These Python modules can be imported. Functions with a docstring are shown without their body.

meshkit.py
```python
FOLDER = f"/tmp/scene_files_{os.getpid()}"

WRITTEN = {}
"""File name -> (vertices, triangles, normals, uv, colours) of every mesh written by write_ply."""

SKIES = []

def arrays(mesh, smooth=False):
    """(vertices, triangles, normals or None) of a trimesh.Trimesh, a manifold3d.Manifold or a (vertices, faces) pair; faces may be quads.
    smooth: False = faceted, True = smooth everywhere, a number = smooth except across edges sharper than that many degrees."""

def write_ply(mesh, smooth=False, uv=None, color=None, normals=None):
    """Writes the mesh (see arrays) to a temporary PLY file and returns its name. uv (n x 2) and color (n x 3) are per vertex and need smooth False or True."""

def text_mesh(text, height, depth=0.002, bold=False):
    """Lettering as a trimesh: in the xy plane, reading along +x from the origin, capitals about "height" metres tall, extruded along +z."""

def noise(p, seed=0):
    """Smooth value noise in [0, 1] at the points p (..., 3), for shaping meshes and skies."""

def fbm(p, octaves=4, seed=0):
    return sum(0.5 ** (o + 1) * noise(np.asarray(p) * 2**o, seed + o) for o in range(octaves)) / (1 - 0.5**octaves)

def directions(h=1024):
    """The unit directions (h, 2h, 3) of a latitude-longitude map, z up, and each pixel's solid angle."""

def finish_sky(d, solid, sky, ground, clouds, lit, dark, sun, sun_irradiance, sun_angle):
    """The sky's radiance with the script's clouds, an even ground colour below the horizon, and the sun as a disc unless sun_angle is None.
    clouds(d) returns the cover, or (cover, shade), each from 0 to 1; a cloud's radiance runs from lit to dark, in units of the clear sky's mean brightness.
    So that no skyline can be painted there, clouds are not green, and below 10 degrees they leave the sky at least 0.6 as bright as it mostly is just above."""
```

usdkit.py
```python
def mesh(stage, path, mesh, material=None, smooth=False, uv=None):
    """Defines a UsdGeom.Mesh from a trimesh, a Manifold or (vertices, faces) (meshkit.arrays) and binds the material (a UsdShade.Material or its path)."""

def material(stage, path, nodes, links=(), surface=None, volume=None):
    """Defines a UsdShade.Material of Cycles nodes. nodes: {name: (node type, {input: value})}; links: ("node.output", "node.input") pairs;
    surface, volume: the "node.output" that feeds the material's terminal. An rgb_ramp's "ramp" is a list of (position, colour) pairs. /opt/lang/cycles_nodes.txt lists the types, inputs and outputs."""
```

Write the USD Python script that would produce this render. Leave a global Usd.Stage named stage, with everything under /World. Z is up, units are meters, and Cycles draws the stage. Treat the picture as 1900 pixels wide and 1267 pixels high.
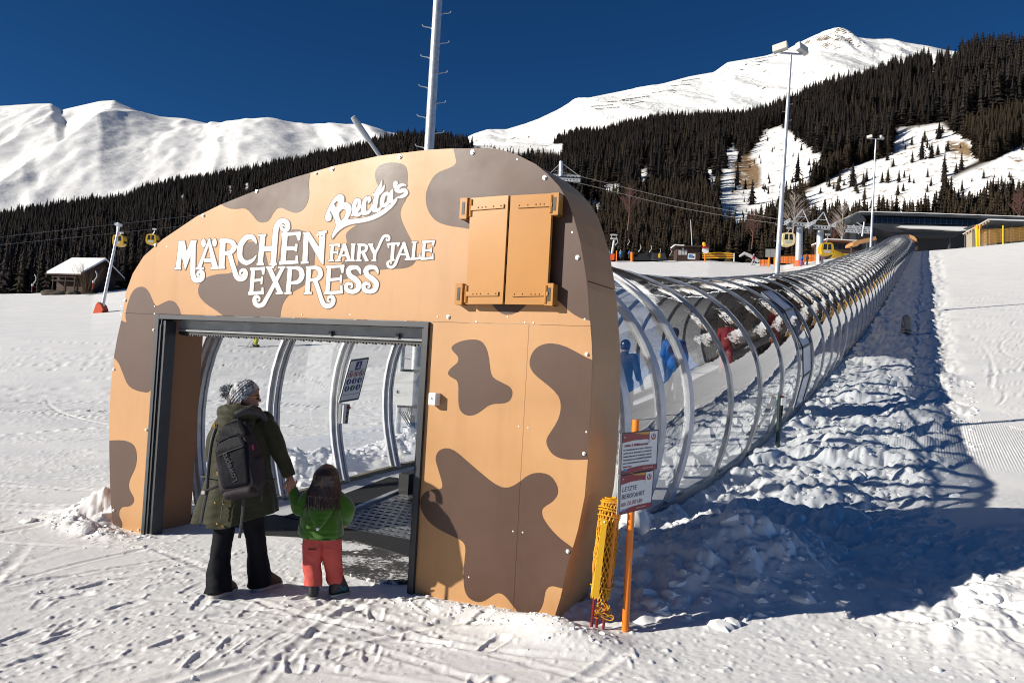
import math, random
import numpy as np, trimesh, shapely
from shapely.geometry import Polygon, LineString, Point, MultiPolygon, box as sbox
from shapely.ops import unary_union
from shapely import affinity
import manifold3d as mf
from scipy.interpolate import PchipInterpolator
import usdkit, meshkit
from pxr import Usd, UsdGeom, UsdShade, UsdLux, Gf, Sdf, Vt

stage = Usd.Stage.CreateInMemory()
UsdGeom.SetStageUpAxis(stage, UsdGeom.Tokens.z)
UsdGeom.SetStageMetersPerUnit(stage, 1.0)
UsdGeom.Xform.Define(stage, '/World'); UsdGeom.Scope.Define(stage, '/World/Looks')

# ------------------------------------------------------------------ camera, sky, sun, exposure
F = 1477.8; ROLL = 0.0555; PITCH = 45 / 1477.8; CAMH = 1.92
EXPOSURE = 0.58
SUN_EL = math.radians(22.0); SUN_AZ = math.atan2(-0.953, -0.303)
SUN_I = 1.25; SKY_S = 0.05
CP = np.array([0, 0, CAMH])
_rt = np.array([1., 0, 0]); _up = np.array([0, -math.sin(PITCH), math.cos(PITCH)]); _fw = np.array([0, math.cos(PITCH), math.sin(PITCH)])
IR = math.cos(ROLL) * _rt + math.sin(ROLL) * _up
IU = -math.sin(ROLL) * _rt + math.cos(ROLL) * _up
cam = UsdGeom.Camera.Define(stage, '/World/camera')
M = Gf.Matrix4d(*IR, 0, *IU, 0, *(-_fw), 0, *CP, 1)
cam.AddTransformOp().Set(M)
cam.CreateFocalLengthAttr(28.0); cam.CreateHorizontalApertureAttr(36.0); cam.CreateVerticalApertureAttr(36.0 * 682 / 1024)
cam.CreateClippingRangeAttr(Gf.Vec2f(0.1, 20000)); cam.CreateExposureAttr(EXPOSURE)

sky = UsdLux.DomeLight.Define(stage, '/World/sky')
skymat = usdkit.material(stage, '/World/Looks/sky', {
    'sky': ('sky_texture', {'sky_type': 'single_scattering', 'sun_disc': False, 'sun_elevation': SUN_EL, 'sun_rotation': SUN_AZ,
                            'altitude': 2500.0, 'air_density': 0.62, 'aerosol_density': 0.05, 'ozone_density': 5.0}),
    'hs': ('hsv', {'saturation': 1.16, 'value': 1.0}),
    'bg': ('background_shader', {'strength': SKY_S})}, [('sky.color', 'hs.color'), ('hs.color', 'bg.color')], surface='bg.background')
UsdShade.MaterialBindingAPI.Apply(sky.GetPrim()).Bind(skymat)
sky.GetPrim().SetCustomDataByKey('kind', 'structure')
sun = UsdLux.DistantLight.Define(stage, '/World/sun')
sun.CreateNormalizeAttr(True); sun.CreateIntensityAttr(SUN_I); sun.CreateAngleAttr(0.53); sun.CreateColorAttr(Gf.Vec3f(1.0, 0.935, 0.83))
_sd = np.array([math.sin(SUN_AZ) * math.cos(SUN_EL), math.cos(SUN_AZ) * math.cos(SUN_EL), math.sin(SUN_EL)])   # towards the sun
_sx = np.cross([0, 0, 1.0], _sd); _sx /= np.linalg.norm(_sx); _sy = np.cross(_sd, _sx)
sun.AddTransformOp().Set(Gf.Matrix4d(*_sx, 0, *_sy, 0, *_sd, 0, 0, 0, 30, 1))

# ------------------------------------------------------------------ picture -> place helpers
def ray(px, py):
    u, v = px - 950.0, py - 633.5
    r = _fw * F + IR * u - IU * v
    return r / np.linalg.norm(r)
DX = np.array([0.4644, 0.8856]); GX = np.array([0.8856, -0.4644])     # along the tunnel, and to its right
ROTZ = math.degrees(math.atan2(GX[1], GX[0]))
def so(x, y): return x * DX[0] + y * DX[1], x * GX[0] + y * GX[1]
def xy(o, s): return o * GX[0] + s * DX[0], o * GX[1] + s * DX[1]
def at_depth(px, py, Y):
    r = ray(px, py); return CP + r * (Y / r[1])
def on_plane_s(px, py, s):
    r = ray(px, py); t = s / (r[0] * DX[0] + r[1] * DX[1]); p = CP + r * t
    return so(p[0], p[1])[1], p[2]
def px_of(p):
    d = np.asarray(p, float) - CP; z = d @ _fw
    return 950 + F * (d @ IR) / z, 633.5 - F * (d @ IU) / z

# ------------------------------------------------------------------ prims
_names = {}
def uniq(parent, name):
    k = (parent, name); n = _names.get(k, 0); _names[k] = n + 1
    return f'{parent}/{name}' if n == 0 else f'{parent}/{name}_{n:03d}'
def cdata(prim, **kw):
    for k, v in kw.items():
        if v is not None: prim.SetCustomDataByKey(k, v)
def thing(name, label, cat, loc=(0, 0, 0), rotz=0.0, group=None, scale=None):
    p = uniq('/World', name); x = UsdGeom.Xform.Define(stage, p)
    x.AddTranslateOp().Set(Gf.Vec3d(*map(float, loc)))
    if rotz: x.AddRotateZOp().Set(float(rotz))
    if scale is not None: x.AddScaleOp().Set(Gf.Vec3f(*([scale] * 3 if np.ndim(scale) == 0 else scale)))
    cdata(x.GetPrim(), label=label, category=cat, group=group)
    return p
def part(parent, name, mesh, mat, smooth=False, label=None, kind=None):
    p = uniq(parent, name)
    m = usdkit.mesh(stage, p, mesh, mat, smooth=smooth)
    cdata(m.GetPrim(), label=label, kind=kind)
    return p
def top(name, mesh, mat, smooth=False, **kw):
    p = uniq('/World', name); m = usdkit.mesh(stage, p, mesh, mat, smooth=smooth); cdata(m.GetPrim(), **kw); return m
def copy(src, name, label, loc, rotz=0.0, group=None, scale=None, cat=None):
    sp = stage.GetPrimAtPath(src)
    p = uniq('/World', name); x = UsdGeom.Xform.Define(stage, p); pr = x.GetPrim()
    pr.GetReferences().AddInternalReference(src)
    x.ClearXformOpOrder()
    for a in ('xformOp:translate', 'xformOp:rotateZ', 'xformOp:scale'): pass
    t = x.AddTransformOp(opSuffix='place')
    sc = [1, 1, 1] if scale is None else ([scale] * 3 if np.ndim(scale) == 0 else list(scale))
    c, s_ = math.cos(math.radians(rotz)), math.sin(math.radians(rotz))
    t.Set(Gf.Matrix4d(c * sc[0], s_ * sc[0], 0, 0, -s_ * sc[1], c * sc[1], 0, 0, 0, 0, sc[2], 0, *map(float, loc), 1))
    pr.SetInstanceable(True)
    cdata(pr, label=label, category=cat or sp.GetCustomDataByKey('category'), group=group)
    return p

# ------------------------------------------------------------------ mesh helpers
def cat(ms): return trimesh.util.concatenate([m for m in ms if m is not None])
def bx(x0, x1, y0, y1, z0, z1):
    b = trimesh.creation.box((abs(x1 - x0), abs(y1 - y0), abs(z1 - z0))); b.apply_translation(((x0 + x1) / 2, (y0 + y1) / 2, (z0 + z1) / 2)); return b
def rbox(x0, x1, y0, y1, z0, z1, r):
    r = min(r, abs(x1 - x0) / 2.01, abs(y1 - y0) / 2.01, abs(z1 - z0) / 2.01); s = mf.Manifold.sphere(r, 12); ms = []
    for x in (x0 + r, x1 - r):
        for y in (y0 + r, y1 - r):
            for z in (z0 + r, z1 - r): ms.append(s.translate((x, y, z)))
    return tm(mf.Manifold.batch_hull(ms))
def tm(man):
    m = man.to_mesh(); return trimesh.Trimesh(m.vert_properties[:, :3], m.tri_verts, process=True)
def frames(P):
    P = np.asarray(P, float); T = np.gradient(P, axis=0); T /= np.linalg.norm(T, axis=1)[:, None] + 1e-12
    n = np.array([0, 0, 1.0]) if abs(T[0][2]) < 0.9 else np.array([1.0, 0, 0]); N = []
    for t in T:
        n = n - t * (n @ t); n = n / (np.linalg.norm(n) + 1e-12); N.append(n)
    N = np.array(N); return T, N, np.cross(T, N)
def tube(P, R, n=10, flat=1.0, cap=True):
    P = np.asarray(P, float); R = np.broadcast_to(np.asarray(R, float), len(P)); T, N, B = frames(P)
    a = np.linspace(0, 2 * np.pi, n, endpoint=False); ca, sa = np.cos(a), np.sin(a)
    V = (P[:, None] + R[:, None, None] * (ca[None, :, None] * N[:, None] + flat * sa[None, :, None] * B[:, None])).reshape(-1, 3)
    F_ = []
    for i in range(len(P) - 1):
        for j in range(n):
            k = (j + 1) % n; a0, b0, a1, b1 = i * n + j, i * n + k, (i + 1) * n + j, (i + 1) * n + k
            F_ += [[a0, b0, b1], [a0, b1, a1]]
    if cap:
        V = np.vstack([V, P[0], P[-1]]); c0 = len(V) - 2; e = (len(P) - 1) * n
        for j in range(n):
            k = (j + 1) % n; F_ += [[c0, k, j], [c0 + 1, e + j, e + k]]
    return trimesh.Trimesh(V, F_, process=False)
def grid_mesh(V, nu, nv, close_v=False, flip=False):
    """V: (nu*nv,3), rows of nv."""
    i, j = np.meshgrid(np.arange(nu - 1), np.arange(nv if close_v else nv - 1), indexing='ij'); k = (j + 1) % nv
    a, b, c, d = i * nv + j, i * nv + k, (i + 1) * nv + k, (i + 1) * nv + j
    f = np.stack([np.stack([a, b, c], -1), np.stack([a, c, d], -1)], 2).reshape(-1, 3)
    if flip: f = f[:, ::-1]
    return trimesh.Trimesh(V, f, process=False)
def polys(g):
    return [p for p in getattr(g, 'geoms', [g]) if isinstance(p, Polygon) and p.area > 1e-9]
def extr(poly, y0, y1):
    """polygon in (x, z) extruded from y0 to y1 (y0 < y1)."""
    ms = []
    for p in polys(poly):
        m = trimesh.creation.extrude_polygon(p, y1 - y0, engine='earcut'); v = m.vertices.copy()
        m.vertices = np.stack([v[:, 0], y1 - v[:, 2], v[:, 1]], 1); ms.append(m)
    return cat(ms) if ms else None
def extz(poly, z0, z1):
    ms = []
    for p in polys(poly):
        m = trimesh.creation.extrude_polygon(p, z1 - z0, engine='earcut'); m.apply_translation((0, 0, z0)); ms.append(m)
    return cat(ms)
def rot(m, axis, deg, point=(0, 0, 0)):
    m = m.copy(); m.apply_transform(trimesh.transformations.rotation_matrix(math.radians(deg), axis, point)); return m
def mov(m, x, y, z):
    m = m.copy(); m.apply_translation((x, y, z)); return m
def ball(x, y, z, r, sub=2, sc=(1, 1, 1)):
    s = trimesh.creation.icosphere(subdivisions=sub, radius=1.0); s.vertices = s.vertices * np.array(sc) * r + np.array([x, y, z]); return s
def cyl(p0, p1, r, n=14): return tube([p0, p1], r, n)
def chaikin(pts, n=2):
    P = np.asarray(pts, float)
    for _ in range(n):
        Q = np.roll(P, -1, 0); P = np.stack([.75 * P + .25 * Q, .25 * P + .75 * Q], 1).reshape(-1, 2)
    return P
def sstep(a, b, x):
    t = np.clip((x - a) / (b - a), 0, 1); return t * t * (3 - 2 * t)
def lerpx(pts): 
    a = np.array(pts, float); return lambda x: np.interp(x, a[:, 0], a[:, 1])

# ------------------------------------------------------------------ materials
LK = '/World/Looks/'
def mat(name, color, rough=0.5, metal=0.0, var=0.0, vscale=6.0, bump=0.0, bscale=40.0, spec=0.5, coat=0.0, sheen=0.0, extra=None, vary=None):
    if not metal: color = tuple(np.array(color) * (.68 if max(color) < .68 else .9))
    nd = {'p': ('principled_bsdf', {'base_color': color, 'roughness': rough, 'metallic': metal, 'specular_ior_level': spec, 'coat_weight': coat, 'sheen_weight': sheen, **(extra or {})})}
    ln = []
    if var or bump: nd['tc'] = ('texture_coordinate', {})
    if var:
        c = np.array(color); 
        nd['n'] = ('noise_texture', {'scale': vscale, 'detail': 5.0, 'roughness': 0.6})
        nd['r'] = ('rgb_ramp', {'ramp': [(0.3, tuple(c * (1 - var))), (0.7, tuple(np.minimum(c * (1 + var), 1)))]})
        ln += [('tc.object', 'n.vector'), ('n.fac', 'r.fac'), ('r.color', 'p.base_color')]
    if bump:
        nd['bn'] = ('noise_texture', {'scale': bscale, 'detail': 4.0, 'roughness': 0.6}); nd['b'] = ('bump', {'strength': bump, 'distance': 0.01})
        ln += [('tc.object', 'bn.vector'), ('bn.fac', 'b.height'), ('b.normal', 'p.normal')]
    return usdkit.material(stage, LK + name, nd, ln, surface='p.BSDF')
# ------------------------------------------------------------------ ground
rng = np.random.default_rng(7)
_P = PchipInterpolator([-400, -60, 0, 5, 8, 10, 12.9, 17.9, 26.4, 40.9, 64.9, 99.5, 150, 210, 600], [0, 0, 0, 0, .10, .25, .37, .87, 2.0, 4.2, 8.56, 14.85, 24.5, 33, 60])
HX = lerpx([(-400, 548), (0, 545), (90, 543), (160, 541), (220, 535), (500, 520), (900, 500), (1130, 483), (1300, 482), (1440, 491), (1500, 482), (1600, 470), (1730, 463), (1810, 456), (1900, 447), (2300, 420)])
HR = lerpx([(-400, 90), (250, 92), (700, 120), (1100, 140), (1700, 135), (2300, 135)])
def nz(x, y, sc, seed): return meshkit.noise(np.stack([x / sc, y / sc, np.full_like(x, seed * 3.7)], -1), seed) - 0.5
def bil(x, y, sc, seed): return np.abs(nz(x, y, sc, seed)) * 2
EDGE = lerpx([(0, -2.2), (5.3, -2.1), (7.2, -1.0), (9.5, -0.05), (13, .3), (18, .75), (28, 1.0), (200, 1.3)])
TRK = []
_r = np.random.default_rng(3)
for i in range(300):
    if i < 100: x0, y0, a, L = _r.uniform(-5, 5.5), _r.uniform(4.0, 9), _r.normal(0.45, 0.6), _r.uniform(.7, 3.2)
    elif i < 210: x0, y0, a, L = _r.uniform(-22, -3), _r.uniform(8, 42), _r.normal(0.12, 0.22), _r.uniform(2, 12)
    else:
        y0 = _r.uniform(9, 70); x0 = y0 * _r.uniform(.5, .72); a, L = _r.normal(1.0, .5), _r.uniform(2, 14)
    TRK.append((x0, y0, a, L, _r.uniform(-.12, .12), _r.uniform(.03, .075), _r.uniform(.008, .02) * ((.55 if i < 60 else .25) if i < 100 else 1.6)))
PRINTS = [(_r.uniform(-3.4, .1) , _r.uniform(4.3, 6.9), _r.normal(.25, .35), _r.uniform(.005, .013)) for _ in range(46)]
def ground(x, y, fine=True):
    x = np.asarray(x, float); y = np.asarray(y, float); s, o = so(x, y); z = _P(s)
    yy = np.maximum(y, 1e-3); pxa = np.clip(942 + F * x / yy, -400, 2300)
    Rh = HR(pxa); sh = Rh * DX[1] + Rh * (x / yy) * DX[0]
    r0 = _fw * F + IR * (pxa - 950)[..., None] - IU * (HX(pxa) - 633.5)[..., None]; Th = r0[..., 2] / r0[..., 1]
    zh = CAMH + Th * Rh; front = y > 3
    t = sstep(.35, 1.0, y / Rh); near = z + t * (zh - _P(sh))
    zf = zh + (Th - .05) * (y - Rh) - .00012 * (y - Rh) ** 2
    zz = np.where(y < Rh, near, np.maximum(zf, -25)); side = (np.abs(x) / yy < 0.95)
    z = np.where(front & side, zz, np.minimum(z, 30))
    # snow banks along the tunnel
    tun = sstep(-7.05, -6.85, o) * (1 - sstep(-2.95, -2.78, o)) * sstep(6.2, 7.2, s)
    ed = EDGE(s)
    bank = sstep(-3.0, -2.6, o) * (1 - sstep(ed - .75, ed + .35, o)) * sstep(5.3, 6.2, s) * (1 - sstep(110, 150, s))
    pile = .50 * np.exp(-((o + 1.75) / .85) ** 2 - ((s - 7.75) / .85) ** 2) + .30 * np.exp(-((o + 2.7) / .5) ** 2 - ((s - 7.4) / 1.3) ** 2) + .12 * np.exp(-((o + .5) / .5) ** 2 - ((s - 9.6) / .8) ** 2)
    heapL = np.exp(-((o + 8.0) / .55) ** 2) * (.42 * np.exp(-((s - 9.0) / 1.2) ** 2) + .36 * np.exp(-((s - 11.6) / 1.0) ** 2) + .25 * np.exp(-((s - 14) / 1.6) ** 2))
    heapG = .26 * np.exp(-((o + 8.0) / .42) ** 2 - ((s - 5.75) / .35) ** 2) + .30 * np.exp(-((o + 7.85) / .3) ** 2 - ((s - 6.25) / .4) ** 2) + .07 * np.exp(-((o + 7.5) / .5) ** 2 - ((s - 5.28) / .16) ** 2)
    gateR = .10 * np.exp(-((s - 5.3) / .25) ** 2) * np.exp(-((o + 2.25) / .45) ** 2) + .03 * np.exp(-((s - 5.40) / .14) ** 2) * sstep(-3.75, -3.5, o) * (1 - sstep(-2.4, -2.1, o))
    berm = .34 * sstep(-.9, 1.6, o) * sstep(6.0, 8.4, s) * (1 - sstep(9.5, 15, s)) * (1 - sstep(5, 12, o))
    bermz = np.exp(-((o - .35) / .75) ** 2) * sstep(6.3, 7.2, s) * (1 - sstep(9.2, 10.5, s))
    z = z + berm + pile + heapL + heapG + gateR - tun * .035
    if fine:
        lump = np.clip(bank + .55 * bermz + .9 * np.minimum(1, 3 * heapL) + 1.2 * np.minimum(1, 4 * heapG), 0, 1.2)
        w = .9 * nz(o, s, .9, 5) + .3 * nz(o, s, .3, 6); s2 = s + w; o2 = o + .6 * nz(s, o, .8, 7)
        big_ = sstep(.15, .6, bil(o2 / 1.5, s2, .95, 11)); wav = big_ * .17 + bil(o2, s2, .42, 12) * .17 * (.4 + .9 * (nz(o, s, 2.5, 8) + .5)) + bil(o, s + w * .2, .19, 13) * .10 + bil(o, s, .09, 15) * .045 + .04 * nz(o, s, .045, 17)
        z = z + lump * (wav - .15) + np.minimum(1, 3 * pile) * (bil(o, s, .28, 16) * .12 - .05)
        rough = (1 - tun) * (1 - .8 * np.clip(bank, 0, 1))
        near_ = 1 - sstep(14, 40, y)
        cr = sstep(.08, .32, nz(x, y, .9, 24) + .28) 
        z = z + rough * (.028 * nz(x, y, 1.7, 21) + .010 * nz(x, y, .55, 22)) * (.5 + .5 * near_) + rough * .12 * nz(x, y, 9, 23) * sstep(9, 18, y)
        z = z + rough * near_ * (.003 * (bil(x + .3 * nz(x, y, .5, 31), y, .16, 25) - .4) + (.25 + cr) * (.008 * np.maximum(nz(x, y, .10, 26) - .08, 0) + .040 * np.maximum(nz(x, y, .05, 27) - .24, 0) + .004 * nz(x, y, .03, 33)))
        c1, s1 = math.cos(.45), math.sin(.45)
        z = z + rough * near_ * .005 * nz((x * c1 + y * s1) / 6, (-x * s1 + y * c1), .10, 28) * sstep(-.1, .25, nz(x, y, 1.3, 29))
        for (x0, y0, a, L, kc, wd, dp) in TRK:
            near2 = (np.abs(x - x0) < L + .3) & (np.abs(y - y0) < L + .3) & ((o < -1.2 + 20 * (s < 4.5)) | (o > 1.6)) & ((s < 5.2) | (o < -8.2) | (o > 1.6))
            if not near2.any(): continue
            X, Y_ = x[near2] - x0, y[near2] - y0; al = X * math.cos(a) + Y_ * math.sin(a); pe = -X * math.sin(a) + Y_ * math.cos(a) - kc * al * al
            e = np.clip(1 - np.abs(al) / L, 0, 1) ** .5
            z[near2] += e * (-dp * np.exp(-(pe / wd) ** 2) + .7 * dp * np.exp(-((np.abs(pe) - 1.6 * wd) / (.6 * wd)) ** 2))
        for (x0, y0, a, dp) in PRINTS:
            m_ = (np.abs(x - x0) < .3) & (np.abs(y - y0) < .3) & (s < 5.45)
            if m_.any():
                X, Y_ = x[m_] - x0, y[m_] - y0; al = (X * math.sin(a) + Y_ * math.cos(a)) / .14; pe = (X * math.cos(a) - Y_ * math.sin(a)) / (.048 + .008 * np.clip(al, -1, 1)); q = (al ** 4 + pe ** 4)
                z[m_] += -dp * np.exp(-q * q) + .45 * dp * np.exp(-((q ** .25 - 1.25) / .22) ** 2)
    return z
def gz(x, y): return float(ground(np.array([x]), np.array([y]), False)[0])

_az = np.concatenate([np.radians(np.linspace(-180, -40, 60, endpoint=False)), np.radians(np.linspace(-40, 40, 860)), np.radians(np.linspace(40, 180, 60)[1:])])
_rr = np.concatenate([np.geomspace(.6, 4.0, 14, endpoint=False), np.geomspace(4.0, 9, 300, endpoint=False), np.geomspace(9, 24, 170, endpoint=False), np.geomspace(24, 170, 150, endpoint=False), np.geomspace(170, 6000, 16)])
_A, _R = np.meshgrid(_az, _rr, indexing='ij'); gx_, gy_ = _R * np.sin(_A), _R * np.cos(_A)
gzv = ground(gx_.ravel(), gy_.ravel())
snow_nodes = {
    'geo': ('geometry', {}), 'n1': ('noise_texture', {'scale': 13.0, 'detail': 7.0, 'roughness': 0.7}), 'n2': ('noise_texture', {'scale': 75.0, 'detail': 3.0, 'roughness': 0.7}),
    'b1': ('bump', {'strength': 0.22, 'distance': 0.02}), 'b2': ('bump', {'strength': 0.25, 'distance': 0.006}),
    'cn': ('noise_texture', {'scale': 0.8, 'detail': 5.0}), 'cr': ('rgb_ramp', {'ramp': [(0.35, (.70, .705, .71)), (0.65, (.77, .765, .75))]}),
    'sp': ('separate_xyz', {}), 'mx': ('vector_math', {'math_type': 'distance', 'vector2': (10.4, 15.6, .95)}), 'mr': ('map_range', {'value': 0, 'from_min': 1.6, 'from_max': 3.4, 'to_min': 1, 'to_max': 0, 'clamp': True}),
    'wv': ('wave_texture', {'scale': 6.5, 'distortion': 0.9, 'bands_direction': 'x'}), 'rt': ('mapping', {'rotation': (0, 0, 0.48)}), 'wm': ('math', {'math_type': 'multiply'}), 'b3': ('bump', {'strength': 0.35, 'distance': 0.02}),
    'p': ('principled_bsdf', {'roughness': 0.55, 'specular_ior_level': 0.3, 'diffuse_roughness': 0.0})}
snow = usdkit.material(stage, LK + 'snow', snow_nodes, [('geo.position', 'n1.vector'), ('geo.position', 'n2.vector'), ('geo.position', 'cn.vector'), ('n1.fac', 'b1.height'), ('b1.normal', 'b2.normal'), ('n2.fac', 'b2.height'),
    ('geo.position', 'mx.vector1'), ('mx.value', 'mr.value'), ('geo.position', 'rt.vector'), ('rt.vector', 'wv.vector'), ('wv.fac', 'wm.value1'), ('mr.result', 'wm.value2'), ('wm.value', 'b3.height'), ('b2.normal', 'b3.normal'),
    ('cn.fac', 'cr.fac'), ('cr.color', 'p.base_color'), ('b3.normal', 'p.normal')], surface='p.BSDF')
GV = np.stack([gx_.ravel(), gy_.ravel(), gzv], 1)
gm = grid_mesh(GV, len(_az), len(_rr), flip=True)
top('snow_ground', gm, snow, smooth=True, kind='structure')

# ------------------------------------------------------------------ mountains
def sheet(cols, yb, yt, Yb, Yt, n, disp, seed, kp=1.0, back=600):
    K = np.linspace(0, 1, n); V = []
    for x in cols:
        pb, pt = at_depth(x, yb(x), Yb(x)), at_depth(x, yt(x), Yt(x))
        q = pb[None] + (pt - pb)[None] * K[:, None]; q[:, 2] = pb[2] + (pt[2] - pb[2]) * K ** kp
        bk = np.array([pt * [1.1, 1, 1] + [0, back * (j + 1), -back * .35 * (j + 1)] for j in range(2)]); bk[:, 0] = pt[0] * (bk[:, 1] / pt[1])
        V.append(np.vstack([q, bk]))
    V = np.array(V); Vf = V.reshape(-1, 3).copy(); k = np.tile(np.concatenate([K, [1, 1]]), len(cols))
    Vf = disp(Vf, k); return grid_mesh(Vf, len(cols), n + 2, flip=True), Vf.reshape(V.shape)
def fbz(V, sx, sz, seed, oct=4): return meshkit.fbm(np.stack([V[:, 0] / sx + V[:, 1] / (sx * 3), V[:, 2] / sz, np.full(len(V), seed * 1.7)], -1), oct, seed) - .5
def fbm2(V, sc, seed, oct=4): return meshkit.fbm(np.stack([V[:, 0] / sc, V[:, 1] / sc, np.full(len(V), seed * 1.7)], -1), oct, seed) - .5
sky_left = lerpx([(-300, 215), (0, 197), (60, 193), (95, 192), (115, 204), (150, 196), (185, 188), (212, 186), (255, 206), (300, 217), (345, 220), (400, 233), (450, 238), (480, 234), (560, 233), (640, 236), (720, 245), (860, 268), (1000, 300)])
def dl(V, k):
    e = sstep(0, .12, k) * (1 - sstep(.9, 1, k)); r = 1 - np.abs(fbz(V, 300, 620, 3, 5)) * 4; g = fbz(V, 900, 1500, 5, 3); h = fbz(V, 70, 130, 8, 5)
    V[:, 1] += -e * (r * 95 + g * 700 + h * 30); V[:, 2] += 6 * fbm2(V, 60, 4, 3) * (k < .999)
    return V
m, _ = sheet(np.arange(-300, 1001, 4), lambda x: 420, sky_left, lambda x: 1500, lambda x: 3300, 110, dl, 1)
def mount_mat(name, rk, lo, hi, bs=.8):
    return usdkit.material(stage, LK + name, {'geo': ('geometry', {}), 'n': ('noise_texture', {'scale': rk, 'detail': 9.0, 'roughness': 0.68}), 'sn': ('separate_xyz', {}),
        'md': ('math', {'math_type': 'multiply_add', 'value2': -0.38, 'value3': 0.0}), 'ad': ('math', {'math_type': 'add'}),
        'r': ('rgb_ramp', {'ramp': [(lo, (.76, .76, .75)), (hi, (.15, .115, .085)), (1.0, (.10, .08, .06))]}), 'big': ('noise_texture', {'scale': rk / 7, 'detail': 3.0}), 'm3': ('math', {'math_type': 'multiply_add', 'value2': .8, 'value3': -.4}), 'ad2': ('math', {'math_type': 'add'}),
        'bn': ('noise_texture', {'scale': rk * 2, 'detail': 8.0, 'roughness': 0.6}), 'b': ('bump', {'strength': bs, 'distance': 11.0}),
        'p': ('principled_bsdf', {'roughness': 0.8, 'specular_ior_level': 0.1})},
        [('geo.position', 'n.vector'), ('geo.position', 'big.vector'), ('big.fac', 'm3.value1'), ('geo.true_normal', 'sn.vector'), ('sn.z', 'md.value1'), ('n.fac', 'ad.value1'), ('md.value', 'ad.value2'), ('ad.value', 'ad2.value1'), ('m3.value', 'ad2.value2'), ('ad2.value', 'r.fac'), ('r.color', 'p.base_color'), ('geo.position', 'bn.vector'), ('bn.fac', 'b.height'), ('b.normal', 'p.normal')], surface='p.BSDF')
top('snow_mountain', m, mount_mat('far_snow', 0.012, .60, .66, .35), smooth=True, kind='structure')
sky_right = lerpx([(700, 300), (800, 275), (860, 258), (880, 248), (905, 240), (940, 240), (970, 231), (1000, 223), (1040, 205), (1062, 190), (1100, 180), (1160, 168), (1220, 158), (1280, 142), (1325, 134), (1350, 116), (1385, 110), (1420, 104), (1460, 92), (1490, 76), (1515, 64), (1535, 61), (1560, 62), (1585, 69), (1620, 73), (1655, 72), (1680, 79), (1720, 85), (1760, 94), (1800, 100), (1900, 112), (2200, 150)])
def dr(V, k):
    e = sstep(0, .1, k) * (1 - sstep(.9, 1, k)); r = 1 - np.abs(fbz(V, 170, 300, 13, 5)) * 4; g = fbz(V, 480, 700, 15, 3); h = fbz(V, 40, 80, 18, 4)
    V[:, 1] += -e * (r * 42 + g * 260 + h * 40); V[:, 2] += 4 * fbm2(V, 45, 14, 3) * (k < .999)
    return V
m, MR = sheet(np.arange(700, 2101, 4), lambda x: 330, sky_right, lambda x: 1350, lambda x: 2500, 120, dr, 2)
top('snow_peak', m, mount_mat('peak_snow', 0.024, .395, .44), smooth=True, kind='structure')

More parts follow.
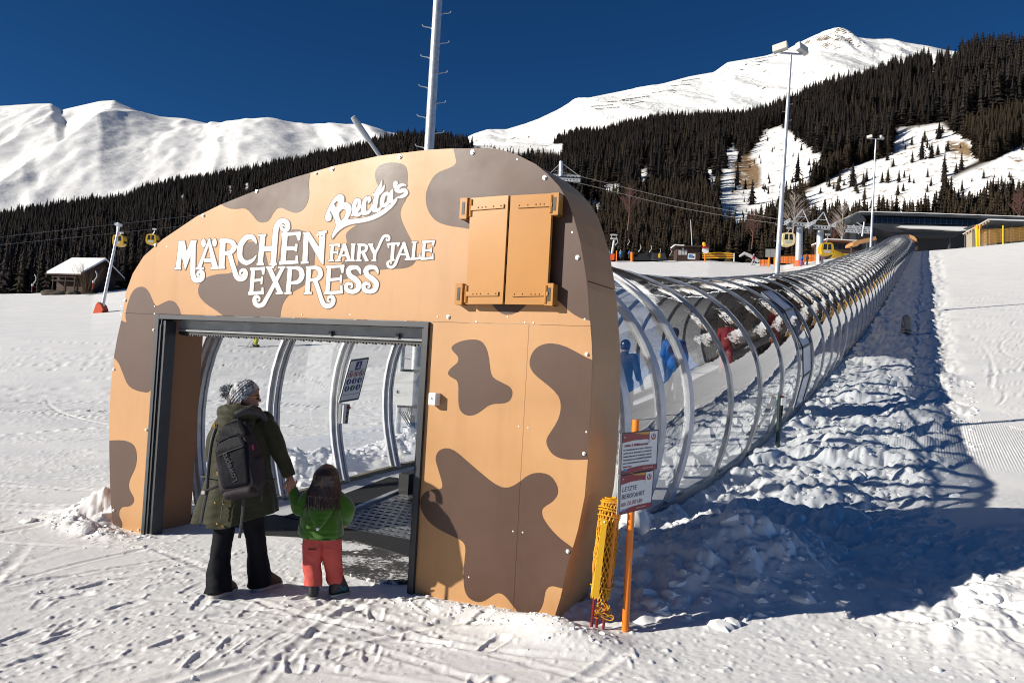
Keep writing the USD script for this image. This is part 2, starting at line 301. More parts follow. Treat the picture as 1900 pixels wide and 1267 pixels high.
# ------------------------------------------------------------------ forest hillside
tree_sky = lerpx([(-300, 420), (0, 390), (63, 380), (114, 372), (162, 365), (227, 360), (290, 334), (326, 327), (379, 322), (434, 309), (475, 303), (556, 286), (681, 258), (717, 245), (754, 241), (829, 242), (850, 250), (918, 256), (1019, 254), (1064, 237), (1130, 232), (1172, 217), (1220, 208), (1325, 203), (1385, 202), (1415, 193), (1448, 181), (1478, 166), (1532, 145), (1592, 130), (1655, 109), (1700, 97), (1739, 91), (1775, 92), (1808, 80), (1865, 75), (1900, 84), (2200, 110)])
crest_Y = lerpx([(-300, 850), (300, 900), (700, 1050), (1000, 1150), (1400, 900), (1700, 620), (1900, 440), (2200, 430)])
th_px = lambda x: 15.0 * F / crest_Y(x)
hill_t = lambda x: tree_sky(x) + .8 * th_px(x)
hill_b = lambda x: HX(x) + 40
HYb = 185.0
def hill(x, Y):
    pb, pt = at_depth(x, hill_b(x), HYb), at_depth(x, hill_t(x), crest_Y(x)); k = (Y - HYb) / (crest_Y(x) - HYb)
    p = pb + (pt - pb) * k; p[0] = Y * ((pb[0] / pb[1]) * (1 - k) + (pt[0] / pt[1]) * k); return p
CLEAR = [Polygon(c) for c in (
    [(1345, 275), (1362, 268), (1380, 300), (1400, 270), (1425, 240), (1450, 235), (1490, 262), (1515, 285), (1528, 292), (1520, 310), (1490, 345), (1450, 372), (1425, 410), (1360, 425), (1332, 405), (1330, 370), (1342, 330)],
    [(1658, 240), (1700, 236), (1745, 230), (1775, 247), (1808, 265), (1814, 295), (1770, 322), (1754, 345), (1740, 392), (1655, 400), (1500, 405), (1485, 362), (1544, 331), (1580, 308), (1649, 287)],
    [(1755, 336), (1800, 315), (1840, 300), (1900, 268), (2000, 250), (2000, 355), (1900, 355), (1840, 370), (1770, 385)],
    [(1186, 318), (1200, 314), (1205, 345), (1190, 350)], [(1305, 315), (1325, 312), (1328, 350), (1308, 352)], [(1115, 348), (1145, 340), (1155, 362), (1120, 366)], [(1078, 368), (1115, 375), (1118, 395), (1085, 392)],
    [(860, 262), (900, 258), (1050, 268), (1040, 285), (1010, 280), (960, 285), (890, 280)], [(1690, 150), (1702, 148), (1700, 168), (1690, 166)], [(1725, 125), (1738, 125), (1736, 140), (1726, 142)], [(1745, 155), (1756, 152), (1755, 172), (1747, 172)], [(1575, 180), (1592, 174), (1590, 186), (1572, 192)], [(1882, 140), (1900, 138), (1900, 148), (1884, 148)],
    [(420, 345), (432, 343), (432, 358), (422, 358)], [(452, 340), (464, 338), (462, 352), (452, 352)], [(335, 360), (345, 362), (340, 378), (332, 372)])]
BARE = [Polygon(c) for c in ([(1362, 300), (1378, 290), (1400, 296), (1412, 312), (1410, 345), (1395, 352), (1420, 372), (1470, 365), (1480, 335), (1440, 318), (1425, 350), (1380, 350), (1360, 335)], [(1755, 265), (1790, 262), (1806, 275), (1800, 292), (1765, 285)], [(1375, 275), (1392, 272), (1394, 290), (1376, 296)])]
hc = np.arange(-300, 2201, 5); hn = 150; HV = []; hf = []
for x in hc:
    Ys = np.geomspace(HYb, crest_Y(x), hn)
    q = np.array([hill(x, Y) for Y in Ys]); e = q[-1]
    bk = np.array([e + [0, 150, -80], e + [0, 300, -170]]); bk[:, 0] = e[0] * bk[:, 1] / e[1]; HV.append(np.vstack([q, bk]))
HV = np.array(HV).reshape(-1, 3); HV[:, 2] += 5 * fbm2(HV, 40, 41, 4) * np.minimum(1, (HV[:, 1] - HYb) / 60)
dd = HV - CP; zz_ = dd @ _fw; hpx = 950 + F * (dd @ IR) / zz_; hpy = 633.5 - F * (dd @ IU) / zz_
pts = shapely.points(np.stack([hpx, hpy], 1)); CLEAR = [c.buffer(0) for c in CLEAR]; BARE = [c.buffer(0) for c in BARE]; CL = unary_union(CLEAR); BR = unary_union(BARE); shapely.prepare(CL); shapely.prepare(BR)
wob = 6 * fbm2(HV, 12, 44, 3)
open_ = np.clip(.5 - (shapely.distance(CL, pts) - shapely.distance(CL.boundary, pts) * shapely.contains(CL, pts) + wob) / 8, 0, 1)
bare_ = np.clip(.5 - (shapely.distance(BR, pts) - shapely.distance(BR.boundary, pts) * shapely.contains(BR, pts) + wob) / 6, 0, 1)
hm = top('hillside', grid_mesh(HV, len(hc), hn + 2, flip=True), usdkit.material(stage, LK + 'hillside', {
    'at': ('attribute', {'attribute': 'cover'}), 'sep': ('separate_color', {}), 'geo': ('geometry', {}), 'n': ('noise_texture', {'scale': .16, 'detail': 8.0, 'roughness': .7}), 'n2': ('noise_texture', {'scale': .05, 'detail': 7.0, 'roughness': .7}),
    'pat': ('rgb_ramp', {'ramp': [(.60, (.045, .033, .024)), (.68, (.62, .62, .63))]}), 'opn': ('rgb_ramp', {'ramp': [(.56, (.82, .82, .81)), (.63, (.22, .15, .09))]}), 'brn': ('rgb_ramp', {'ramp': [(.38, (.80, .80, .79)), (.43, (.17, .11, .06)), (.60, (.26, .17, .09)), (.75, (.10, .07, .045))]}),
    'm1': ('mix_color', {}), 'm2': ('mix_color', {}), 'bp': ('bump', {'strength': .6, 'distance': 1.5}), 'p': ('principled_bsdf', {'roughness': .85, 'specular_ior_level': .1})},
    [('at.color', 'sep.color'), ('geo.position', 'n.vector'), ('geo.position', 'n2.vector'), ('n2.fac', 'pat.fac'), ('n.fac', 'opn.fac'), ('n.fac', 'brn.fac'), ('sep.r', 'm1.fac'), ('pat.color', 'm1.a'), ('opn.color', 'm1.b'), ('sep.g', 'm2.fac'), ('m1.result', 'm2.a'), ('brn.color', 'm2.b'), ('m2.result', 'p.base_color'), ('n.fac', 'bp.height'), ('bp.normal', 'p.normal')], surface='p.BSDF'), smooth=True, kind='structure')
UsdGeom.PrimvarsAPI(hm).CreatePrimvar('cover', Sdf.ValueTypeNames.Color3fArray, 'vertex').Set(Vt.Vec3fArray.FromNumpy(np.stack([open_, bare_, 0 * bare_], 1).astype(np.float32)))

# trees
def conifer(seed, tiers=11, nb=8, spread=.19, thin=0.0):
    r = np.random.default_rng(seed); V, Fc = [], []
    core = tube([(0, 0, .05), (0, 0, .5), (0, 0, .97)], [spread * .42, spread * .26, .008], 6)
    V += core.vertices.tolist(); Fc += core.faces.tolist()
    for t in range(tiers):
        f = t / (tiers - 1); z = .07 + .88 * f ** .92; L = spread * (1.08 - f) ** .85 * r.uniform(.8, 1.12); dz = L * r.uniform(.25, .6)
        for b in range(nb):
            if r.random() < thin: continue
            a = 2 * math.pi * (b + r.uniform(-.4, .4)) / nb + t * .7; l = L * r.uniform(.65, 1.25); w = .5 * l * r.uniform(.7, 1.2) + .006
            ca, sa = math.cos(a), math.sin(a); i = len(V)
            V += [[0, 0, z + .05], [ca * l * .6 - sa * w * .5, sa * l * .6 + ca * w * .5, z - dz * .55], [ca * l, sa * l, z - dz * r.uniform(.7, 1.1)], [ca * l * .6 + sa * w * .5, sa * l * .6 - ca * w * .5, z - dz * .55], [ca * l * .45, sa * l * .45, z - dz * .1]]
            Fc += [[i, i + 1, i + 4], [i + 1, i + 2, i + 4], [i + 2, i + 3, i + 4], [i + 3, i, i + 4]]
    return trimesh.Trimesh(V, Fc, process=False)
def larch(seed):
    r = np.random.default_rng(seed); ms = []
    for t in range(46):
        f = r.uniform(.12, .98); a = r.uniform(0, 6.28); L = .17 * (1.06 - f) * r.uniform(.7, 1.2); d = np.array([math.cos(a), math.sin(a), r.uniform(-.15, .55)])
        p = np.array([0, 0, f]); ms.append(tube([p, p + d * L * .5, p + d * L], [.006, .004, .001], 3, cap=False))
        for q in range(4):
            b = a + r.uniform(-1, 1); e = p + d * L * r.uniform(.3, .9); ms.append(tube([e, e + np.array([math.cos(b), math.sin(b), .3]) * L * .4], [.003, .001], 3, cap=False))
    return cat(ms)
def tree_mat(name, c1, c2):
    return usdkit.material(stage, LK + name, {'oi': ('object_info', {}), 'tc': ('texture_coordinate', {}), 'n': ('noise_texture', {'scale': 9.0, 'detail': 3.0}), 'm': ('math', {'math_type': 'multiply_add', 'value2': .5, 'value3': 0.0}), 'r': ('rgb_ramp', {'ramp': [(0.2, c1), (0.85, c2)]}),
        'a': ('math', {'math_type': 'multiply', 'value2': .6}), 'p': ('principled_bsdf', {'roughness': .8, 'specular_ior_level': .15})}, [('tc.object', 'n.vector'), ('oi.random', 'm.value1'), ('n.fac', 'a.value1'), ('a.value', 'm.value3'), ('m.value', 'r.fac'), ('r.color', 'p.base_color')], surface='p.BSDF')
needle = tree_mat('needles', (.008, .0075, .008), (.027, .021, .018)); needle2 = tree_mat('needles_warm', (.014, .012, .009), (.044, .031, .018)); twig = tree_mat('larch_twigs', (.05, .033, .022), (.10, .062, .038))
bark = mat('bark', (.06, .045, .035), .9)
crowns = [(conifer(1, 12, 9, .22), needle), (conifer(2, 13, 8, .19), needle), (conifer(3, 11, 9, .26), needle), (conifer(4, 12, 9, .22), needle2), (conifer(5, 11, 9, .25), needle2), (larch(6), twig)]
trunk_m = tube([(0, 0, -.06), (0, 0, .3), (0, 0, .96)], [.017, .013, .003], 6)
r = np.random.default_rng(11); T = []
CLx = unary_union([affinity.translate(c, 0, d) for c in CLEAR for d in (0, 12, 22)]); shapely.prepare(CLx)
while len(T) < 23000:
    x = r.uniform(-160, 2080); Yc = crest_Y(x); Y = math.sqrt(r.uniform(198 ** 2, (Yc * 1.0) ** 2))
    if len(T) > 15500: x = r.uniform(900, 2060); Y = r.uniform(195, 345)
    if len(T) > 20500: x = r.uniform(-120, 900); Y = r.uniform(195, 420)
    if r.random() > .75 + .25 * math.sin(Y * .07 + x * .02): continue
    p = hill(x, Y); q = px_of(p); k = (Y - HYb) / (Yc - HYb)
    if shapely.contains_xy(CLx, *q):
        if r.random() > .05: continue
        small_ = True
    else: small_ = False
    belt = Y < 330 and x > 980
    h = r.uniform(5.5, 10.5) if belt else r.triangular(5, 13, 18) * (1.25 if x > 1780 else 1)
    if small_: h = r.uniform(1.5, 5.5)
    if x < 800: lar = r.random() < .28 * (1 - k) + .04
    else: lar = r.random() < (.16 if belt else .05)
    T.append((p[0], p[1], p[2] - .3, h, 5 if lar else (r.integers(3, 5) if (belt or r.random() < .12) else r.integers(0, 3)), r.uniform(0, 360), *q))
def sps(lst):   # scattered high trees on the snow peak's foot and single ones in the clearings
    for (qx, qy, h, Y, v) in lst:
        p = at_depth(qx, qy, Y); yield (p[0], p[1], p[2] - .3, h, v, r.uniform(0, 360), qx, qy)
def hill_at(qx, qy):
    Ys = np.linspace(HYb, crest_Y(qx), 400); c = [abs(px_of(hill(qx, Y))[1] - qy) for Y in Ys]; Y = Ys[int(np.argmin(c))]; return hill(qx, Y)
special = []
for (qx, qy, hp, v) in [(1474, 338, 58, 1), (1503, 345, 52, 0), (1577, 345, 46, 2), (1706, 296, 46, 0), (1724, 294, 34, 2), (1748, 330, 50, 1), (1780, 318, 40, 0), (1738, 258, 36, 2), (1530, 340, 32, 1), (1845, 262, 30, 0), (1362, 345, 50, 1), (1390, 385, 55, 0), (1366, 300, 30, 2)]:
    p = hill_at(qx, qy); special.append((p[0], p[1], p[2] - .3, hp * p[1] / F, v, r.uniform(0, 360), qx, qy))
T.sort(key=lambda t: -t[3] / t[1])
def seen(t): return 5 < t[6] < 1895 and not (235 < t[6] < 1100 and t[7] > 330 + abs(t[6] - 850) * .15) and not (t[6] > 1480 and t[7] - t[3] * F / t[1] > 440)
near_i = [i for i, t in enumerate(T) if seen(t)][:285]; nset = set(near_i)
protos = {}
def put_tree(t, label, group):
    v = int(t[4]); nm = 'larch_tree' if v == 5 else 'pine_tree'; cg = 'tree'
    if v not in protos:
        p = thing(nm, label, cg, t[:3], t[5], group, scale=t[3]); protos[v] = p
        part(p, 'crown', crowns[v][0], crowns[v][1]); part(p, 'trunk', trunk_m, bark)
    else: copy(protos[v], nm, label, t[:3], t[5], group, scale=t[3], cat=cg)
for i in near_i:
    t = T[i]
    if int(t[4]) == 5: put_tree(t, 'bare brown larch in the forest on the hillside', 'bare larches in the hillside forest')
    else: put_tree(t, 'dark green conifer in the dense forest on the hillside', 'conifers in the hillside forest')
SPL = ['lone slim conifer in the snow clearing right beside the tall lamp post', 'conifer at the lower edge of the left snow clearing, right of the lone slim one', 'conifer behind the head of the farther lamp post', 'broad dark conifer in the middle of the right snow clearing', 'small conifer touching the broad one in the right clearing', 'tall conifer below the brown slope of the right clearing', 'conifer at the right end of the lower snow clearing', 'conifer at the upper edge of the right snow clearing', 'small conifer between the two snow clearings', 'conifer above the bright snow strip at the right edge', 'conifer in front of the tan rocky outcrop', 'conifer below the brown earth slope of the rocky clearing', 'small conifer at the top of the tan rock outcrop']
for t, l in zip(special, SPL): put_tree(t, l, None)
pi = UsdGeom.PointInstancer.Define(stage, '/World/forest'); cdata(pi.GetPrim(), kind='stuff', label='dense dark conifer forest covering the hillsides', category='forest')
pr = []
for v, (cm, cmat) in enumerate(crowns):
    pp = f'/World/forest/Prototypes/tree_{v:03d}' if v else '/World/forest/Prototypes/tree'; UsdGeom.Xform.Define(stage, pp); part(pp, 'crown', cm, cmat); part(pp, 'trunk', trunk_m, bark); pr.append(pp)
rest = [t for i, t in enumerate(T) if i not in nset]
# scattered trees at the foot of the snow peak
for _ in range(420):
    x = r.uniform(870, 1600); kk = r.random() ** 2.2 * .30; c = (x - 700) / 4; i = int(np.clip(c, 0, MR.shape[0] - 1)); row = MR[i, :120]; q = row[int(kk * 119)]
    qq = px_of(q)
    if qq[1] > tree_sky(x) + 8 or (x > 1320 and r.random() < .5): 
        continue
    rest.append((q[0], q[1], q[2] - 2, r.uniform(8, 15), r.integers(0, 3), 0, *qq))
pi.CreatePrototypesRel().SetTargets([Sdf.Path(p) for p in pr])
R_ = np.array([[t[0], t[1], t[2], t[3], t[4], t[5]] for t in rest])
pi.CreatePositionsAttr(Vt.Vec3fArray.FromNumpy(R_[:, :3].astype(np.float32))); pi.CreateProtoIndicesAttr(Vt.IntArray.FromNumpy(R_[:, 4].astype(np.int32)))
wv_ = np.random.default_rng(5).uniform(.85, 1.25, len(R_)); pi.CreateScalesAttr(Vt.Vec3fArray.FromNumpy(np.stack([R_[:, 3] * wv_, R_[:, 3] * wv_, R_[:, 3]], 1).astype(np.float32)))
hq = np.radians(R_[:, 5]) / 2
pi.CreateOrientationsAttr(Vt.QuathArray([Gf.Quath(float(math.cos(a)), 0, 0, float(math.sin(a))) for a in hq]))
# ------------------------------------------------------------------ entrance gate
S0, O0 = 5.54, -4.85
def gp(px, py, dy=0.0):
    o, z = on_plane_s(px, py, S0 + dy); return (o - O0, z)
def gpoly(pts, dy=0.0, sm=0):
    q = [gp(x, y, dy) for x, y in pts]
    if sm: q = chaikin(q, sm)
    return Polygon(q).buffer(0)
def panel_mat(name, c, rough, spec):
    c = np.array(c)
    return usdkit.material(stage, LK + name, {'tc': ('texture_coordinate', {}), 'n': ('noise_texture', {'scale': 1.3, 'detail': 6.0, 'roughness': .65}), 'mp': ('mapping', {'scale': (5, 5, .8)}), 'st': ('noise_texture', {'scale': 1.0, 'detail': 5.0, 'roughness': .7}), 'sc': ('noise_texture', {'scale': 55.0, 'detail': 2.0}),
        'r': ('rgb_ramp', {'ramp': [(.28, tuple(c * .91)), (.5, tuple(c)), (.75, tuple(np.minimum(c * 1.07 + .006, 1)))]}), 'r2': ('rgb_ramp', {'ramp': [(.28, (.90, .895, .89)), (.5, (1, 1, 1))]}), 'r3': ('rgb_ramp', {'ramp': [(.70, (1, 1, 1)), (.76, (.9, .88, .86))]}), 'm': ('mix_color', {'blend_type': 'multiply', 'fac': 1.0}), 'm3': ('mix_color', {'blend_type': 'multiply', 'fac': 1.0}),
        'rr': ('rgb_ramp', {'ramp': [(.3, (rough - .08,) * 3), (.7, (rough + .12,) * 3)]}), 'bn': ('noise_texture', {'scale': 170.0, 'detail': 3.0}), 'b': ('bump', {'strength': .06, 'distance': .01}), 'b2': ('bump', {'strength': .12, 'distance': .02}), 'p': ('principled_bsdf', {'specular_ior_level': spec})},
        [('tc.object', 'n.vector'), ('tc.object', 'mp.vector'), ('mp.vector', 'st.vector'), ('tc.object', 'sc.vector'), ('tc.object', 'bn.vector'), ('n.fac', 'r.fac'), ('st.fac', 'r2.fac'), ('sc.fac', 'r3.fac'), ('r.color', 'm.a'), ('r2.color', 'm.b'), ('m.result', 'm3.a'), ('r3.color', 'm3.b'), ('m3.result', 'p.base_color'), ('n.fac', 'rr.fac'), ('rr.color', 'p.roughness'), ('bn.fac', 'b.height'), ('n.fac', 'b2.height'), ('b.normal', 'b2.normal'), ('b2.normal', 'p.normal')], surface='p.BSDF')
tan = panel_mat('facade_tan', (.405, .215, .086), .44, .40)
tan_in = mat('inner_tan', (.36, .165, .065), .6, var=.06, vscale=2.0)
choc = panel_mat('facade_brown', (.062, .027, .014), .46, .42)
rimc = mat('lettering_rim', (.115, .07, .05), .5)
white_p = mat('white_lettering', (.80, .79, .74), .5)
ochre = mat('shutter_ochre', (.58, .265, .055), .27, var=.05, vscale=3.0, bump=.03, bscale=12, spec=.55)
alu_d = mat('dark_aluminium', (.028, .032, .039), .42, 0, var=.25, vscale=4)
alu = mat('aluminium', (.52, .53, .54), .34, .9, var=.15, vscale=8, bump=.04, bscale=60)
steel = mat('galvanised_steel', (.46, .48, .49), .45, .75, var=.22, vscale=14, bump=.06, bscale=60)
rubber = mat('black_rubber', (.018, .018, .019), .75, var=.3, vscale=14, bump=.4, bscale=90)
zinc = mat('bolt_zinc', (.75, .74, .70), .35, .5)
black = mat('black_paint', (.012, .012, .013), .5)
OUT = [(212, 1010), (210, 985), (205, 923), (203, 850), (202.5, 792), (205, 723), (211, 665), (217, 630), (225, 594), (234, 541), (246, 508), (266, 476), (302, 444), (366, 401), (409, 380), (477, 353), (538, 332), (620, 308), (706, 289), (796, 278), (839, 276), (880, 275), (905, 275), (932, 278.5), (962, 289), (994, 305), (1016, 323), (1038, 346), (1054, 373), (1066, 407), (1077, 448), (1085, 493), (1090.5, 534), (1095, 594), (1098, 640), (1099, 673), (1097, 751), (1092, 838), (1085, 920), (1072, 984), (1056, 1039), (1040, 1108), (1024, 1159), (1016, 1185)]
oq = np.array([gp(*p) for p in OUT]); oq[0] = (oq[1][0] + .01, -.18); oq[-1] = (oq[-2][0] - .05, -.2)
outline = Polygon(oq).buffer(-.06).buffer(.06).simplify(.002)
XL = gp(286, 700)[0]; XR = gp(787, 800)[0]; ZT = gp(560, 591)[1]; ZS = ZT + .004
XS = gp(968, 850)[0]; g_ = .0014
gate = thing('entrance_gate', 'tan cow-patterned portal with shutters and fairy tale lettering over its doorway', 'gate', (*xy(O0, S0), 0), ROTZ)
big = 20
panels = {'upper_panel': outline.intersection(sbox(-big, ZS + g_, big, big)), 'left_panel': outline.intersection(sbox(-big, -big, XL, ZS - g_)),
          'right_panel': outline.intersection(sbox(XR, -big, XS - g_, ZS - g_)), 'right_panel_b': outline.intersection(sbox(XS + g_, -big, big, ZS - g_))}
allp = unary_union(list(panels.values()))
for n, p in panels.items(): part(gate, n.replace('_b', ''), extr(p, 0, .02), tan)
DEP = .62
ring = outline.difference(outline.buffer(-.018)).difference(sbox(XL - .0, -1, XR, 1.2))
zsd = gp(1090, 521)[1]
part(gate, 'side_panel', extr(ring.intersection(sbox(-big, zsd + .004, big, big)), .021, DEP), tan)
for q_ in polys(ring.intersection(sbox(-big, -big, big, zsd - .004))): part(gate, 'side_panel', extr(q_, .021, DEP), tan)
# tunnel arch profile (local x right, z up)
AW, AH = 2.35, 3.25
_h = np.array([(.90, 0), (.945, .10), (.985, .22), (1.0, .36)] + [(math.cos(a), .36 + .64 * math.sin(a)) for a in np.radians([12, 25, 38, 50, 62, 74, 82, 90])])
_t = np.linspace(0, 1, len(_h)); _cx, _cz = PchipInterpolator(_t, _h[:, 0]), PchipInterpolator(_t, _h[:, 1])
def arch(n=40):
    t = np.linspace(0, 1, n // 2 + 1); r = np.stack([_cx(t) * AW, _cz(t) * AH], 1); return np.vstack([r, (r[:-1] * [-1, 1])[::-1]])
OC = -5.0; AOFF = OC - O0
ap = Polygon(np.vstack([arch() + [AOFF, .05], [(AOFF - AW, -.3), (AOFF + AW, -.3)]][0:1])).buffer(.03)
part(gate, 'back_panel', extr(outline.buffer(-.02).difference(ap).difference(sbox(XL, -1, XR, ZT)), DEP - .03, DEP - .005), tan)
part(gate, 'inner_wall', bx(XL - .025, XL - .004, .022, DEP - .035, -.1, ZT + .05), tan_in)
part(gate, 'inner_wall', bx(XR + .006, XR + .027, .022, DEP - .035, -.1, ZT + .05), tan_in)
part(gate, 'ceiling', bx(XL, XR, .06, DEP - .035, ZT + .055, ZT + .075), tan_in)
# cow patches
Z5 = lambda pts: [(740 + .4577 * x, 600 + .4577 * y) for x, y in pts]
SPOTS = [
 [(405, 378), (430, 390), (455, 385), (468, 398), (478, 412), (488, 414), (500, 410), (507, 395), (518, 383), (535, 392), (552, 397), (568, 385), (575, 362), (572, 340), (578, 312), (540, 300), (400, 350)],
 [(695, 330), (697, 312), (712, 303), (735, 301), (753, 306), (757, 322), (756, 345), (752, 358), (756, 368), (744, 385), (742, 402), (752, 425), (764, 447), (775, 470), (770, 490), (752, 499), (715, 499), (690, 503), (672, 510), (640, 519), (612, 520), (612, 503), (632, 494), (645, 470), (644, 448), (640, 432), (664, 416), (690, 395), (704, 365), (702, 345)],
 [(366, 545), (370, 525), (383, 514), (405, 508), (428, 508), (440, 498), (443, 478), (442, 462), (455, 449), (472, 448), (488, 452), (494, 475), (499, 498), (508, 510), (516, 490), (520, 455), (525, 432), (545, 424), (565, 428), (580, 440), (585, 465), (583, 500), (574, 523), (556, 535), (542, 542), (528, 556), (521, 575), (519, 600), (470, 610), (430, 600), (405, 578), (380, 563)],
 [(839, 270), (846, 295), (847, 303), (838, 311), (808, 321), (794, 345), (789, 365), (793, 392), (810, 413), (840, 421), (872, 424), (900, 440), (1010, 535), (1035, 556), (1055, 577), (1075, 590), (1092, 594.5), (1125, 600), (1140, 450), (1060, 300), (940, 255), (850, 255)],
 [(910, 560), (918, 572), (930, 582), (942, 585), (958, 581), (972, 571), (982, 560), (950, 548)],
 [(236, 600), (232, 588), (236, 565), (246, 538), (262, 530), (275, 537), (284, 560), (290, 569), (300, 563), (315, 556), (328, 562), (336, 580), (338, 610), (300, 640), (285, 730), (255, 726), (237, 716), (228, 692), (220, 672), (208, 660), (195, 650), (205, 592), (226, 594)],
 [(195, 818), (215, 816), (235, 817), (250, 825), (255, 845), (252, 868), (241, 888), (238, 905), (249, 922), (249, 932), (240, 940), (226, 939), (219, 953), (228, 970), (225, 984), (214, 982), (206, 960), (195, 940)],
 Z5([(210, 95), (240, 75), (280, 65), (325, 65), (350, 85), (365, 130), (370, 190), (380, 220), (420, 240), (455, 258), (463, 285), (450, 315), (425, 325), (370, 325), (330, 360), (290, 377), (255, 365), (240, 330), (243, 250), (235, 228), (205, 215), (197, 200), (210, 180), (240, 160), (243, 135), (220, 115)]),
 Z5([(785, 152), (720, 115), (660, 85), (600, 78), (550, 100), (527, 150), (535, 190), (570, 225), (630, 270), (658, 310), (655, 370), (630, 420), (600, 460), (597, 490), (620, 530), (660, 550), (720, 553), (770, 550), (830, 550), (830, 150)]),
 Z5([(146, 545), (162, 512), (195, 502), (230, 515), (280, 560), (350, 620), (400, 658), (440, 668), (480, 650), (520, 615), (560, 602), (612, 610), (642, 650), (648, 690), (625, 722), (588, 742), (577, 762), (590, 800), (640, 860), (705, 910), (760, 940), (720, 1090), (660, 1072), (615, 1060), (593, 1080), (588, 1130), (568, 1172), (530, 1192), (490, 1180), (460, 1140), (430, 1100), (400, 1088), (370, 1110), (330, 1132), (290, 1120), (265, 1085), (261, 1000), (272, 920), (266, 888), (240, 870), (150, 830), (100, 780), (84, 730), (95, 690), (130, 671), (175, 672), (178, 650), (160, 590)])]
for sp in SPOTS:
    q = gpoly(sp, 0, 3).intersection(outline.buffer(-.001)).difference(sbox(XL, -1, XR, ZT + .002))
    for p in polys(q):
        pz = p.intersection(allp)
        for pp in polys(pz):
            if pp.area > 1e-4: part(gate, 'cow_patch', extr(pp.simplify(.0015), -.0016, .001), choc)
# lettering
def vst(*pts):
    gs = []
    P = [(p[0], p[1], p[2]) for p in pts]
    if len(P) > 4:      # smooth
        a = np.array(P, float); t = np.concatenate([[0], np.cumsum(np.hypot(*np.diff(a[:, :2], axis=0).T))]); tt = np.linspace(0, t[-1], len(P) * 4); P = PchipInterpolator(t, a)(tt)
    for a, b in zip(P[:-1], P[1:]):
        ca = Point(a[0], a[1]).buffer(max(a[2], 1) / 2, 10); cb = Point(b[0], b[1]).buffer(max(b[2], 1) / 2, 10); gs.append(unary_union([ca, cb]).convex_hull)
    return unary_union(gs)
def ln(x0, y0, x1, y1, w): return LineString([(x0, y0), (x1, y1)]).buffer(w / 2, cap_style=2)
pg = lambda *p: Polygon(p).buffer(0)
def el(x, y, a, b): return affinity.scale(Point(x, y).buffer(1, 16), a, b)
LA = [  # zoom frame A
 [ln(172, 368, 132, 697, 50), pg((140, 366), (212, 364), (212, 385), (142, 392)), ln(93, 690, 166, 686, 20), pg((165, 368), (211, 366), (240, 520), (218, 702), (180, 545)), pg((288, 360), (338, 358), (332, 400), (300, 480), (217, 702), (222, 520)),
  pg((286, 362), (352, 354), (348, 382), (340, 384), (334, 745), (280, 745)), vst((307, 735, 54), (315, 790, 56), (345, 825, 58), (385, 822, 56), (420, 785, 52), (422, 740, 46), (398, 720, 38), (372, 735, 30), (362, 762, 22), (374, 782, 12), (392, 766, 6))],
 [pg((498, 335), (515, 350), (420, 630), (400, 690), (355, 690)), pg((485, 372), (503, 332), (605, 683), (540, 683)), ln(445, 592, 550, 590, 46), ln(343, 688, 436, 684, 22), ln(517, 682, 608, 680, 22), el(433, 388, 25, 48), el(563, 382, 24, 48)],
 [ln(660, 342, 645, 682, 64), vst((640, 366, 42), (720, 362, 44), (775, 385, 52), (795, 430, 56), (770, 480, 52), (720, 506, 44), (665, 506, 40)), vst((735, 500, 52), (768, 620, 50), (800, 720, 52), (822, 782, 56), (868, 810, 58), (918, 788, 54), (928, 735, 48), (905, 703, 38), (875, 712, 28), (862, 745, 20), (876, 768, 12), (896, 748, 6)), ln(612, 680, 686, 676, 22), ln(628, 348, 700, 346, 18)],
 [vst((1052, 395, 8), (1035, 350, 36), (1000, 318, 54), (955, 318, 58), (900, 360, 60), (862, 440, 60), (858, 520, 58), (885, 592, 54), (940, 620, 50), (1000, 596, 36), (1052, 536, 8))],
 [ln(1130, 295, 1098, 642, 56), ln(1080, 298, 1168, 293, 20), ln(1060, 638, 1142, 634, 22), ln(1120, 458, 1255, 452, 58), vst((1252, 632, 60), (1268, 420, 60), (1284, 230, 60), (1312, 160, 58), (1362, 126, 56), (1415, 150, 54), (1426, 205, 50), (1395, 240, 44), (1358, 228, 34), (1346, 200, 24), (1360, 178, 14), (1384, 188, 8), (1386, 204, 4)), ln(1210, 638, 1293, 634, 22)]]
